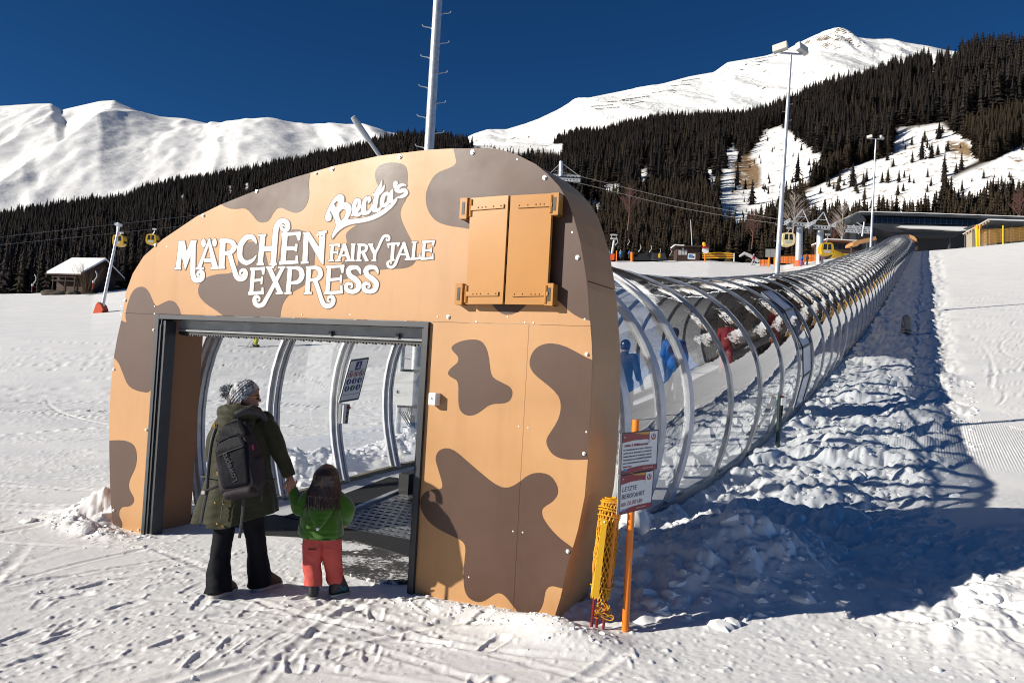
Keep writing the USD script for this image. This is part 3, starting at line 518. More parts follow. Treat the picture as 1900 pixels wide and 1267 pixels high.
LB = [
 [ln(570, 215, 543, 566, 56), ln(526, 225, 752, 212, 36), pg((752, 205), (742, 292), (722, 296), (700, 230)), ln(555, 392, 705, 382, 40), ln(702, 338, 694, 422, 24), ln(502, 560, 722, 545, 38), pg((695, 475), (716, 474), (722, 566), (690, 560))],
 [ln(818, 205, 800, 558, 54), ln(755, 556, 842, 552, 22), pg((778, 204), (850, 195), (968, 378), (1014, 575), (990, 552), (842, 290)), pg((974, 200), (1040, 195), (1017, 575), (960, 470), (968, 380)), ln(962, 200, 1057, 192, 22)],
 [ln(195, 618, 170, 926, 42), ln(158, 632, 332, 620, 28), pg((332, 616), (322, 692), (305, 697), (290, 630)), ln(190, 766, 292, 757, 28), ln(298, 722, 290, 806, 18), ln(138, 916, 316, 906, 36), pg((294, 850), (312, 848), (317, 926), (290, 915))],
 [ln(378, 608, 515, 916, 50), ln(348, 613, 436, 608, 18), ln(460, 914, 546, 910, 20), vst((540, 616, 38), (440, 810, 40), (345, 985, 44), (305, 1048, 48), (258, 1060, 50), (215, 1030, 48), (208, 980, 42), (232, 950, 34), (262, 962, 24), (270, 992, 16), (255, 1010, 9), (244, 996, 5)), ln(488, 614, 570, 607, 18)],
 [ln(628, 606, 602, 920, 48), vst((615, 622, 30), (700, 616, 38), (755, 645, 52), (768, 700, 54), (740, 765, 48), (690, 790, 38), (625, 792, 32)), ln(563, 914, 643, 910, 20), ln(588, 610, 640, 606, 16)],
 [ln(850, 600, 828, 920, 50), vst((835, 616, 30), (920, 612, 38), (975, 642, 52), (985, 690, 52), (955, 740, 46), (900, 758, 36), (850, 760, 30)), vst((920, 760, 48), (965, 890, 46), (1000, 1000, 48), (1025, 1048, 52), (1070, 1065, 54), (1120, 1042, 50), (1138, 990, 44), (1115, 952, 36), (1080, 962, 26), (1068, 995, 18), (1082, 1016, 10), (1100, 998, 5)), ln(788, 914, 882, 910, 20), ln(816, 610, 870, 604, 16)],
 [ln(1088, 592, 1064, 918, 46), ln(1055, 606, 1264, 595, 28), pg((1264, 588), (1252, 672), (1234, 676), (1215, 604)), ln(1085, 757, 1222, 746, 30), ln(1228, 702, 1221, 792, 20), ln(1032, 912, 1242, 900, 34), pg((1220, 824), (1240, 822), (1246, 916), (1212, 906))]]
S_ = vst((1454, 690, 6), (1444, 645, 32), (1405, 610, 44), (1350, 612, 52), (1312, 655, 54), (1330, 705, 56), (1395, 752, 60), (1436, 810, 58), (1418, 872, 54), (1360, 896, 50), (1300, 882, 48), (1284, 838, 44), (1308, 800, 36), (1345, 805, 28), (1358, 832, 18), (1345, 852, 10), (1330, 842, 5))
LB += [[S_], [affinity.translate(S_, 205, -2)]]
LC = [
 [ln(175, 845, 160, 1044, 32), ln(138, 856, 262, 850, 20), pg((264, 845), (256, 884), (244, 884), (235, 855)), ln(170, 942, 238, 938, 20), ln(238, 912, 233, 966, 12), ln(124, 1040, 190, 1038, 16)],
 [ln(318, 842, 242, 1040, 28), ln(312, 842, 372, 1038, 36), ln(270, 980, 350, 978, 20), ln(208, 1040, 268, 1038, 16), ln(328, 1040, 402, 1036, 16)],
 [ln(420, 842, 408, 1040, 34), ln(394, 849, 444, 846, 14), ln(386, 1040, 436, 1037, 14)],
 [ln(497, 842, 480, 1040, 34), vst((490, 854, 22), (545, 854, 26), (577, 880, 32), (560, 925, 28), (500, 940, 22)), ln(530, 935, 578, 1038, 34), ln(450, 1039, 514, 1036, 16), ln(560, 1038, 597, 1035, 14), ln(470, 848, 520, 845, 14)],
 [ln(618, 845, 674, 965, 36), ln(596, 849, 652, 844, 14), ln(674, 945, 668, 1036, 32), ln(636, 1038, 688, 1035, 16), vst((668, 968, 22), (715, 880, 26), (755, 790, 28), (785, 750, 28), (820, 745, 26), (842, 770, 24), (836, 800, 20), (815, 803, 15), (806, 785, 10), (818, 772, 5))],
 [ln(888, 836, 874, 1034, 36), ln(818, 846, 967, 834, 22), ln(830, 838, 834, 886, 14), pg((968, 826), (952, 872), (938, 872), (940, 838)), ln(846, 1034, 904, 1030, 16)],
 [vst((1014, 830, 20), (985, 900, 26), (940, 1010, 28), (905, 1090, 30), (865, 1118, 30), (828, 1098, 28), (822, 1062, 24), (848, 1046, 17), (866, 1064, 10), (858, 1080, 5)), ln(1010, 826, 1070, 1024, 36), ln(965, 966, 1050, 962, 20), ln(1026, 1024, 1092, 1020, 16)],
 [ln(1140, 812, 1120, 1022, 32), ln(1108, 822, 1170, 818, 14), ln(1094, 1018, 1208, 1010, 24), pg((1192, 960), (1204, 960), (1212, 1022), (1188, 1016))],
 [ln(1256, 808, 1236, 1024, 32), ln(1228, 820, 1374, 810, 24), pg((1378, 803), (1364, 862), (1352, 864), (1345, 820)), ln(1250, 920, 1338, 912, 22), ln(1337, 884, 1332, 942, 12), ln(1214, 1018, 1358, 1006, 26), pg((1346, 955), (1358, 954), (1360, 1022), (1340, 1012))]]
B_ = Polygon(chaikin([(150, 760), (200, 640), (270, 510), (350, 420), (420, 395), (470, 430), (482, 490), (465, 562), (520, 545), (585, 580), (615, 650), (600, 740), (560, 815), (530, 856), (700, 845), (860, 825), (1000, 780), (1150, 700), (1300, 590), (1420, 505), (1442, 488), (1400, 570), (1300, 680), (1150, 790), (1000, 860), (850, 900), (700, 920), (580, 945), (480, 985), (380, 1060), (310, 1140), (262, 1208), (258, 1180), (275, 1100), (335, 985), (325, 900), (300, 820), (262, 740), (232, 690), (215, 735), (243, 770), (252, 820), (230, 872), (185, 890), (150, 870), (135, 820)], 1)).buffer(0).difference(Polygon([(288, 575), (345, 512), (370, 520), (366, 575), (335, 652)])).difference(Polygon(chaikin([(372, 750), (420, 685), (465, 652), (510, 680), (512, 760), (470, 845), (415, 890)], 1)))
LD = [[B_], [vst((610, 792, 14), (680, 720, 66), (755, 610, 56), (758, 525, 56), (715, 500, 62), (672, 565, 68), (660, 660, 76), (672, 740, 84), (720, 770, 64), (785, 735, 34)).difference(el(704, 612, 9, 38))],
      [vst((895, 432, 6), (850, 520, 60), (832, 620, 72), (832, 735, 84), (890, 735, 60), (955, 680, 40), (985, 600, 26)), vst((840, 520, 40), (930, 465, 56), (940, 500, 50), (918, 560, 12))],
      [vst((1164, 148, 4), (1140, 240, 40), (1080, 370, 76), (1042, 560, 78), (1022, 680, 84), (1075, 690, 62), (1150, 615, 24)), vst((1210, 228, 4), (1180, 310, 46), (1110, 375, 70)), ln(995, 412, 1130, 360, 40)],
      [vst((1300, 390, 40), (1250, 385, 56), (1185, 450, 66), (1165, 540, 70), (1180, 605, 64), (1230, 590, 60), (1280, 520, 64), (1300, 430, 60)).union(vst((1358, 308, 8), (1325, 410, 70), (1318, 510, 72), (1360, 530, 56), (1425, 475, 16))).difference(el(1235, 490, 22, 60))],
      [vst((1410, 195, 72), (1400, 230, 58), (1384, 292, 6))], [vst((1600, 240, 6), (1545, 228, 36), (1470, 255, 58), (1428, 320, 70), (1480, 345, 60), (1560, 325, 70), (1600, 370, 66), (1555, 425, 58), (1420, 462, 8))]]
def put_letters(L, ox, oy, k, rim):
    rims = []
    for g in L:
        s = unary_union(g).buffer(2).buffer(-2).simplify(.8); rims.append(s.buffer(rim).simplify(.8))
        f = lambda xy_: np.array([gp(ox + k * a, oy + k * b) for a, b in xy_])
        part(gate, 'letter', extr(shapely.transform(s, f), -.0058, -.0030), white_p)
    return [shapely.transform(p, f) for p in polys(unary_union(rims))]
rims = put_letters(LA, 310, 390, .15783, 8) + put_letters(LB, 440, 400, .15783, 8) + put_letters(LC, 590, 320, .15789, 8) + put_letters(LD, 590, 320, .10262, 16)
for p in polys(unary_union(rims)): part(gate, 'letter_rim', extr(p, -.0044, -.0018), rimc)
# door frame and roller shutter housing
part(gate, 'door_jamb', cat([bx(XL + .001, XL + .045, -.03, .14, -.1, ZT), bx(XL + .046, XL + .075, -.012, .13, -.1, ZT - .0), bx(XL + .076, XL + .118, .0, .13, -.1, ZT - .06), bx(XL + .0465, XL + .0745, -.018, -.0125, -.1, ZT - .1)]), alu_d)
part(gate, 'door_jamb', cat([bx(XR - .045, XR - .001, -.03, .15, -.25, ZT), bx(XR - .07, XR - .046, -.01, .15, -.25, ZT)]), alu_d)
part(gate, 'door_lintel', bx(XL + .046, XR - .046, -.028, .13, ZT - .045, ZT + .0), alu_d)
part(gate, 'shutter_housing', cat([bx(XL + .12, XR - .072, .15, .26, ZT - .135, ZT - .0), bx(XL + .12, XR - .072, .138, .26, ZT - .158, ZT - .137)]), mat('housing_grey', (.16, .165, .17), .45, .3, var=.2, vscale=8))
part(gate, 'brush_seal', cat([bx(XL + .125, XR - .075, .16, .18, ZT - .185, ZT - .158)] + [bx(x, x + .02, .158, .182, ZT - .195 - .004 * (i % 3), ZT - .18) for i, x in enumerate(np.arange(XL + .15, XR - .1, .035))]), black)
for px in (1148, 1495): x = gp(180 + .363 * px, 600)[0]; part(gate, 'stop_bracket', bx(x - .015, x + .015, .12, .15, ZT - .14, ZT - .10), alu_d)
# bolts
for i, (bxp, byp, r) in enumerate([(587, 322, 12), (617, 314, 20), (742, 291, 22), (877, 283, 22), (1011, 330, 20), (1072, 478, 20), (832, 588, 18), (477, 355, 18), (378, 400, 18), (289, 455, 18), (233, 557, 16), (1089, 657, 16), (1084, 841, 16), (1054, 1022, 17), (286, 612, 14), (272, 797, 14), (212, 685, 15), (212, 946, 15), (258, 982, 14), (792, 650, 15), (778, 880, 15), (597, 437, 14), (591, 437, 12), (310, 458, 8), (960, 296, 8), (1062, 431, 8), (1085, 592, 8), (225, 583, 8), (225, 568, 8), (287, 568, 8), (287, 582, 8), (942, 588, 7), (884, 597, 7), (974, 598, 7), (990, 599, 7), (963, 791, 6), (980, 793, 6), (952, 985, 7), (970, 987, 7), (870, 1070, 7), (1088, 801, 8), (740, 294, 7), (812, 588, 6), (560, 584, 6), (650, 584, 6)]):
    x, z = gp(bxp, byp)
    m = cyl((x, .002, z), (x, -.009 if r > 10 else -.004, z), r * .001 * .92, 10)
    if r > 10: m = cat([m, cyl((x, -.008, z), (x, -.017, z), r * .00055, 6)])
    part(gate, 'bolt', m, zinc)
# shutters (a thing the eye takes as one pair; part of the gate)
ZX = lambda x, y: (840 + .2052 * x, 340 + .2052 * y)
def leaf(q, tilt_deg, hinge):
    P = Polygon([gp(*ZX(*a), -.06) for a in q]); m = extr(P.buffer(-.004, join_style=2), -.085, -.05)
    return P, m
for q, ti in (([(175, 137), (530, 114), (476, 1101), (127, 1100)], 2.2), ([(534, 114), (918, 93), (864, 1106), (480, 1101)], 0)):
    P, m = leaf(q, ti, 0); hx = P.bounds[0]
    fr = [bx(P.bounds[0] + .05, P.bounds[2] - .05, -.052, -.0, z, z + .04) for z in (P.bounds[1] + .1, P.bounds[3] - .14)]
    if ti: m = rot(m, (0, 0, 1), -ti, (hx, -.05, 0))
    sh = part(gate, 'shutter', m, ochre, label='half-open left shutter leaf, glossier' if ti else None); part(sh, 'spacer', cat(fr), black)
    hs = [((165, 205), (475, 190), (472, 230), (165, 250)), ((120, 978), (425, 980), (422, 1022), (120, 1024))] if ti else [((585, 185), (905, 172), (902, 212), (585, 228)), ((535, 985), (865, 978), (862, 1020), (535, 1028))]
    riv = [[(238, 222), (272, 220), (307, 218), (377, 213), (447, 208)], [(188, 1002), (222, 1001), (258, 1000), (328, 1001), (398, 1000)]] if ti else [[(603, 202), (680, 198), (754, 194), (792, 191), (828, 190)], [(558, 1003), (630, 1002), (708, 1003), (745, 1003), (783, 1003)]]
    for h, rv in zip(hs, riv):
        Ph = Polygon([gp(*ZX(*a), -.09) for a in h]); mm = extr(Ph.buffer(-.002, join_style=2), -.0965, -.082)
        rr = cat([ball(gp(*ZX(*a), -.09)[0], -.098, gp(*ZX(*a), -.09)[1], .006, 1) for a in rv])
        if ti: mm = rot(mm, (0, 0, 1), -ti, (hx, -.05, 0)); rr = rot(rr, (0, 0, 1), -ti, (hx, -.05, 0))
        st = part(sh, 'hinge_strap', mm, ochre); 
        part(sh, 'rivet', rr, ochre)
for (cx, cy, sd) in ((138, 235, -1), (95, 1005, -1), (962, 195, 1), (912, 1010, 1)):
    x, z = gp(*ZX(cx, cy), -.05); w = .055; h = .085
    m = cat([bx(x - w, x + w * .2, -.088, -.078, z - h, z + h), bx(x - w, x - w * .75, -.078, 0, z - h, z + h), bx(x + w * .0, x + w * .2, -.078, 0, z - h, z + h), cyl((x - sd * w * .9, -.085, z - h * .8), (x - sd * w * .9, -.085, z + h * .8), .014, 8), bx(x - w, x + w * .2, -.078, 0, z + h - .01, z + h), bx(x - w, x + w * .2, -.078, 0, z - h, z - h + .01)])
    hb = part(gate, 'hinge_bracket', m, ochre)
    part(hb, 'slot', bx(x - w * .62, x - w * .15, -.0905, -.0882, z - h * .6, z + h * .6), black)
# key switch box on the gate front
x, z = gp(810.5, 740)
ks = part(gate, 'key_switch', rbox(x - .035, x + .035, -.075, .0, z - .05, z + .05, .006), mat('white_plastic', (.75, .75, .73), .35))
part(ks, 'key_disc', cyl((x - .002, -.0745, z + .006), (x - .002, -.079, z + .006), .013, 14), alu); part(ks, 'key_slot', bx(x - .004, x, -.081, -.0785, z - .002, z + .014), black)
part(ks, 'text_strip', cat([mov(rot(meshkit.text_mesh('I   0', .011, .001), (1, 0, 0), 90), x - .024, -.0752, z + .03)]), black)

# ------------------------------------------------------------------ gallery tunnel
smoke_s = 27.0
def glass(name, tint, base):
    return usdkit.material(stage, LK + name, {'lw': ('layer_weight', {'blend': .5}), 'pw': ('math', {'math_type': 'power', 'value2': 3.0}), 'ma': ('math', {'math_type': 'multiply_add', 'value2': .88, 'value3': base, 'use_clamp': True}),
        'geo': ('geometry', {}), 'n': ('noise_texture', {'scale': 1.4, 'detail': 2.0}), 'b': ('bump', {'strength': .16, 'distance': .03}), 'n2': ('noise_texture', {'scale': 3.0, 'detail': 6.0, 'roughness': .7}), 'rr': ('rgb_ramp', {'ramp': [(.5, (.012,) * 3), (.8, (.05,) * 3)]}),
        'df': ('diffuse_bsdf', {'color': (.6, .6, .6)}), 'rp': ('rgb_ramp', {'ramp': [(.45, (.0,) * 3), (.9, (.13,) * 3)]}), 'm2': ('mix_closure', {}),
        't': ('transparent_bsdf', {'color': tint}), 'g': ('glossy_bsdf', {'color': (.95, .96, .97), 'roughness': .03}), 'm': ('mix_closure', {})},
        [('lw.facing', 'pw.value1'), ('pw.value', 'ma.value1'), ('geo.position', 'n.vector'), ('geo.position', 'n2.vector'), ('n2.fac', 'rr.fac'), ('rr.color', 'g.roughness'), ('n2.fac', 'rp.fac'), ('rp.color', 'm2.fac'), ('t.BSDF', 'm2.closure1'), ('df.BSDF', 'm2.closure2'), ('n.fac', 'b.height'), ('b.normal', 'g.normal'), ('ma.value', 'm.fac'), ('m2.closure', 'm.closure1'), ('g.BSDF', 'm.closure2')], surface='m.closure')
gl_clear = glass('clear_pane', (.90, .92, .94), .10); gl_smoke = glass('smoked_pane', (.13, .12, .115), .09)
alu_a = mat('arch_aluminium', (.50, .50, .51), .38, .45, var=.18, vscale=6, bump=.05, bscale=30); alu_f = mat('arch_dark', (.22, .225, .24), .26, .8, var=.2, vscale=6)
TZ = lambda s: _P(s) + .02
SA = np.concatenate([[6.42, 7.6, 8.8], 10.0 + 2.35 * np.arange(0, 60)]); SA = SA[SA < 150]
tun = thing('gallery_tunnel', 'long transparent arched tunnel of glass panes and metal hoops climbing the slope', 'tunnel', (*xy(OC, 5.54), 0), ROTZ)
AP = arch(44)
prof = np.array([(-.10, 0), (-.10, .035), (-.06, .042), (-.055, .09), (-.012, .095), (-.012, .07), (.012, .07), (.012, .095), (.055, .09), (.06, .042), (.10, .035), (.10, 0)])   # along, inward
_tn = np.gradient(AP, axis=0); _tn /= np.linalg.norm(_tn, axis=1)[:, None]; AN = np.stack([-_tn[:, 1], _tn[:, 0]], 1)      # inward normal
def arch_mesh(s):
    q_ = 1.0 if s < 11 else (.80 if s < 30 else .36)
    V = np.zeros((len(AP), len(prof), 3)); V[:, :, 0] = AP[:, None, 0] + AN[:, None, 0] * (prof[None, :, 1] * q_ - .03); V[:, :, 1] = s - 5.54 + prof[None, :, 0] * q_; V[:, :, 2] = AP[:, None, 1] + AN[:, None, 1] * (prof[None, :, 1] * q_ - .03) + TZ(s)
    return grid_mesh(V.reshape(-1, 3), len(AP), len(prof), close_v=True)
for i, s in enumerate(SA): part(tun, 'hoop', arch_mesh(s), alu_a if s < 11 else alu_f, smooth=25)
_c = arch(60)
def pane_mesh(s0, s1, side):
    idx = {1: np.arange(0, 31), -1: np.arange(30, 61), 2: np.arange(0, 17), 3: np.arange(16, 31)}[side]; A = _c[idx]; L = np.linspace(s0 + .03, s1 - .03, 3)
    nrm = np.stack([A[:, 0] / AW, (A[:, 1] - 1) / 2], 1); nrm /= np.linalg.norm(nrm, axis=1)[:, None]
    V = np.zeros((3, len(A), 3)); bul = np.array([0, .025, 0])
    V[:, :, 0] = A[None, :, 0] + bul[:, None] * nrm[None, :, 0]; V[:, :, 1] = (L - 5.54)[:, None]; V[:, :, 2] = A[None, :, 1] + bul[:, None] * nrm[None, :, 1] + TZ(L)[:, None]
    return grid_mesh(V.reshape(-1, 3), 3, len(A))
for s0, s1 in zip(SA[:-1], SA[1:]):
    for side in ((1, -1) if s0 < 19 else (2, 3, -1)): part(tun, 'pane', pane_mesh(s0, s1, side), gl_smoke if (side == 3 or (s0 > smoke_s and side < 0)) else gl_clear, smooth=True, label='dark smoked roof pane' if side == 3 else None)
def rail(x0, x1, z0, z1, ss):
    V = []
    for s in ss:
        b = TZ(s); V.append([(x0, s - 5.54, b + z0), (x1, s - 5.54, b + z0), (x1, s - 5.54, b + z1), (x0, s - 5.54, b + z1)])
    V = np.array(V).reshape(-1, 3); m = grid_mesh(V, len(ss), 4, close_v=True, flip=True); n = len(V)
    f = np.vstack([m.faces, [[0, 1, 2], [0, 2, 3], [n - 4, n - 2, n - 3], [n - 4, n - 1, n - 2]]]); mm = trimesh.Trimesh(V, f, process=False); mm.fix_normals(); return mm
SS = np.concatenate([np.arange(6.2, 40, .8), np.arange(40, 149, 4), [149]])
xb = AW * .90
part(tun, 'sill_beam', rail(xb - .04, xb + .05, -.16, .05, SS), mat('sill_steel', (.10, .13, .16), .5, .5)); part(tun, 'sill_beam', rail(-xb - .05, -xb + .04, -.16, .05, SS), mat('sill_wood', (.30, .27, .19), .7, var=.25))
part(tun, 'ridge_beam', rail(-.025, .025, AH - .05, AH + .012, SS), alu_a)
# hatch door of flat bent panels in the right wall
s0, s1 = SA[7] + .35, SA[7] + 1.75
pm = mat('hatch_plastic', (.45, .48, .52), .3, .2)
hp = [AP[i] for i in (1, 5, 8, 12, 15)]
for a, b in zip(hp[:-1], hp[1:]):
    na = np.array([a[0], a[1] - 1.2]); na = na / np.linalg.norm(na); q = []
    for (p_, s) in ((a, s0), (b, s0), (b, s1), (a, s1)):
        q.append((p_[0] + .06 * na[0], s - 5.54, p_[1] + .06 * na[1] + TZ(s)))
    q = np.array(q); c = q.mean(0); q = c + (q - c) * .985; q2 = q - np.array([na[0], 0, na[1]]) * .03
    V = np.vstack([q, q2]); fm = trimesh.Trimesh(V, trimesh.convex.convex_hull(V).faces if False else [[0, 2, 1], [0, 3, 2], [4, 5, 6], [4, 6, 7], [0, 1, 5], [0, 5, 4], [1, 2, 6], [1, 6, 5], [2, 3, 7], [2, 7, 6], [3, 0, 4], [3, 4, 7]], process=False); fm.fix_normals()
    hh = part(tun, 'hatch_panel', fm, pm)
    part(hh, 'edge_strip', cat([cyl(q[i], q[(i + 1) % 4], .018, 6) for i in range(4)]), alu_d)
# far end portal of the same pattern
fe = thing('upper_gate', 'small tan and brown cow-patterned portal at the tunnel\'s far upper end', 'gate', (*xy(OC, 149.3), float(TZ(149.3))), ROTZ)
ol = Polygon(chaikin([(-2.4, 0), (-2.4, 2.0), (-1.8, 3.0), (.6, 3.5), (2.2, 3.1), (2.75, 1.8), (2.5, 0)], 2)); part(fe, 'panel', extr(ol.difference(Polygon(arch() * .90)), 0, .05), choc); part(fe, 'side_panel', extr(ol.difference(ol.buffer(-.04)), .051, 1.2), choc)
for c in ([(1.2, 3.5), (2.0, 3.4), (2.6, 2.4), (2.1, 1.9), (1.5, 2.6)], [(2.4, 1.3), (2.75, 1.4), (2.6, .5), (2.1, .7)], [(-2.4, 2.9), (-1.6, 3.4), (-1.4, 3.0), (-2.2, 2.5)]): part(fe, 'cow_patch', extr(Polygon(chaikin(c, 2)).intersection(ol.buffer(-.002)), -.01, .001), tan)
# ------------------------------------------------------------------ things about the tunnel
def on_ground(px, py, y0=3.5, y1=170):
    Ys = np.geomspace(y0, y1, 1500); rr = ray(px, py); P = CP + rr * (Ys / rr[1])[:, None]; g = ground(P[:, 0], P[:, 1], False)
    i = int(np.argmax(P[:, 2] < g)); return P[i] if i else P[-1]
def lo(o, s): return np.array([*xy(o, s)])
# floor mats, belt and perforated ramp
def fl(o0, o1, s0, s1, z0, z1, n=8):
    V = []
    for s in np.linspace(s0, s1, n):
        b = float(_P(s)); V.append([(o0 - O0, s - S0, b + z0), (o1 - O0, s - S0, b + z0), (o1 - O0, s - S0, b + z1), (o0 - O0, s - S0, b + z1)])
    m = grid_mesh(np.array(V).reshape(-1, 3), n, 4, close_v=True, flip=True); N = 4 * n
    m = trimesh.Trimesh(m.vertices, np.vstack([m.faces, [[0, 1, 2], [0, 2, 3], [N - 4, N - 2, N - 3], [N - 4, N - 1, N - 2]]]), process=False); m.fix_normals(); return m
GL = (*xy(O0, S0), 0)
mt = thing('rubber_floor_mat', 'black rubber floor mat lying inside the portal doorway', 'mat', GL, ROTZ)
part(mt, 'mat', extz(Polygon([(x - O0, s - S0) for x, s in ((-6.7, 6.35), (-6.0, 6.22), (-5.2, 6.62), (-3.78, 6.3), (-3.78, 7.05), (-6.7, 7.05))]), -.03, .04), rubber)
_mp = Polygon(chaikin([(x - O0, s - S0) for x, s in ((-5.05, 5.85), (-4.6, 5.62), (-3.85, 5.60), (-3.78, 6.3), (-4.3, 6.66), (-5.15, 6.75), (-6.0, 6.45), (-5.9, 6.25), (-5.3, 6.15))], 2))
mt2 = thing('threshold_mat', 'worn gravel-coloured mat dusted with snow before the doorway', 'mat', GL, ROTZ)
grit = usdkit.material(stage, LK + 'gritty_mat', {'geo': ('geometry', {}), 'n': ('noise_texture', {'scale': 26.0, 'detail': 6.0, 'roughness': .75}), 'n2': ('noise_texture', {'scale': 3.0, 'detail': 3.0}), 'ad': ('math', {'math_type': 'multiply_add', 'value2': .5, 'value3': 0}), 'h': ('math', {'math_type': 'multiply', 'value2': .62}), 'r': ('rgb_ramp', {'ramp': [(.50, (.035, .034, .033)), (.57, (.09, .088, .085)), (.60, (.66, .66, .66))]}), 'b': ('bump', {'strength': .8, 'distance': .02}), 'p': ('principled_bsdf', {'roughness': .8})},
    [('geo.position', 'n.vector'), ('geo.position', 'n2.vector'), ('n.fac', 'h.value1'), ('n2.fac', 'ad.value1'), ('h.value', 'ad.value3'), ('ad.value', 'r.fac'), ('n.fac', 'b.height'), ('r.color', 'p.base_color'), ('b.normal', 'p.normal')], surface='p.BSDF')
part(mt2, 'mat', extz(_mp, -.02, .028), grit)
cv = thing('conveyor_belt', 'black rubber conveyor belt climbing through the glass tunnel', 'conveyor', GL, ROTZ)
part(cv, 'belt', rail(-5.75 - O0, -5.05 - O0, .18, .26, np.concatenate([np.arange(8.8, 40, 1.2), np.arange(40, 148, 5)])), rubber)
part(cv, 'side_frame', rail(-5.92 - O0, -5.77 - O0, -.02, .33, np.concatenate([np.arange(8.4, 40, 1.2), np.arange(40, 148, 5)])), black); part(cv, 'side_frame', rail(-5.03 - O0, -4.88 - O0, -.02, .33, np.concatenate([np.arange(8.4, 40, 1.2), np.arange(40, 148, 5)])), black)
# ramp: perforated plate with silver edge and rubber cheek
rp = thing('entry_ramp', 'perforated metal ramp with silver edge leading up to the belt', 'ramp', GL, ROTZ)
RA, RB = -5.95 - O0, -3.8 - O0; r0_, r1_ = 7.0, 9.0
pl = sbox(RA + .02, r0_ - S0, RB, r1_ - S0); hol = []
for i, yy in enumerate(np.arange(r0_ - S0 + .07, r1_ - S0 - .05, .105)):
    for xx in np.arange(RA + .1 + (.05 if i % 2 else 0), RB - .08, .10): hol.append(LineString([(xx - .016, yy), (xx + .016, yy)]).buffer(.020, 6))
pm_ = extz(pl.difference(unary_union(hol)), 0, .006); zz = lambda y: .03 + (y - (r0_ - S0)) / (r1_ - r0_) * .26
pm_.vertices[:, 2] += zz(pm_.vertices[:, 1]); part(rp, 'perforated_plate', pm_, mat('ramp_steel', (.26, .27, .28), .42, .8, var=.3, vscale=7))
u_ = bx(RA + .02, RB, r0_ - S0, r1_ - S0, -.03, .0); u_.vertices[:, 2] += np.maximum(zz(u_.vertices[:, 1]) - .035, -.05); part(rp, 'underplate', u_, black)
def slope_bar(x0, x1, h0, h1, y0=r0_ - S0, y1=r1_ - S0):
    b = bx(x0, x1, y0, y1, h0, h1); b.vertices[:, 2] += zz(b.vertices[:, 1]); return b
part(rp, 'edge_strip', slope_bar(RA - .05, RA + .018, -.01, .035), alu); part(rp, 'rubber_cheek', slope_bar(RA - .55, RA - .052, -.06, .02), rubber)

# information sign and control box on the third hoop
wht = mat('sign_white', (.74, .75, .74), .4); blu = mat('sign_blue', (.02, .05, .22), .4); redm = mat('sign_red', (.42, .02, .03), .4); grn = mat('sign_green', (.02, .20, .08), .4); drk = mat('sign_dark', (.03, .03, .045), .5)
class Quad:
    """a flat board given by its four corners (bottom left, bottom right, top right, top left) and its outward normal."""
    def __init__(s, c, n): s.c = np.array(c, float); s.n = np.array(n, float) / np.linalg.norm(n)
    def P(s, u, v, w=0):
        u, v, w = (np.asarray(a, float)[..., None] for a in (u, v, w)); c = s.c
        return (1 - u) * (1 - v) * c[0] + u * (1 - v) * c[1] + u * v * c[2] + (1 - u) * v * c[3] + w * s.n
    def sheet(s, poly, w0, w1):
        m = extz(poly, 0, 1); v = m.vertices; m.vertices = s.P(v[:, 0], v[:, 1], w0 + (w1 - w0) * v[:, 2]); m.fix_normals(); return m
    def text(s, t, u0, u1, v0, hh, w0, w1, bold=False, shear=0.0):
        m = meshkit.text_mesh(t, 1.0, 1.0, bold); v = m.vertices.copy(); x = (v[:, 0] + shear * v[:, 1]); x = (x - x.min()) / (x.max() - x.min()); m.vertices = s.P(u0 + (u1 - u0) * x, v0 + hh * v[:, 1], w0 + (w1 - w0) * v[:, 2]); return m
sS = 8.62
def gq(px, py, o):
    r = ray(px, py); t = o / (r[0] * GX[0] + r[1] * GX[1]); q = CP + r * t; return (o - O0, so(q[0], q[1])[0] - S0, q[2])
isg = thing('information_sign', 'white rules sign with rows of round pictograms on the third tunnel hoop', 'sign', GL, ROTZ)
Q = Quad([gq(628, 747, -7.08), gq(666, 740.5, -7.08), gq(685.5, 663, -6.93), gq(650, 668, -6.93)], (1, 0, -.22))
rr_ = sbox(.06, .04, .94, .96).buffer(.05)
part(isg, 'plate', Q.sheet(rr_, -.012, 0), wht); part(isg, 'border', Q.sheet(rr_.buffer(-.012).difference(rr_.buffer(-.045)), .0005, .002), drk)
part(isg, 'pictogram', Q.sheet(sbox(.38, .76, .66, .93).buffer(.01), .0005, .002), blu); part(isg, 'pictogram', Q.sheet(unary_union([el(.54, .895, .025, .016), ln(.53, .88, .51, .80, .04), ln(.44, .79, .62, .81, .02)]), .0025, .004), wht)
part(isg, 'rule_line', Q.sheet(sbox(.1, .725, .9, .735), .0005, .002), drk); part(isg, 'rule_line', Q.sheet(sbox(.1, .155, .9, .163), .0005, .002), drk)
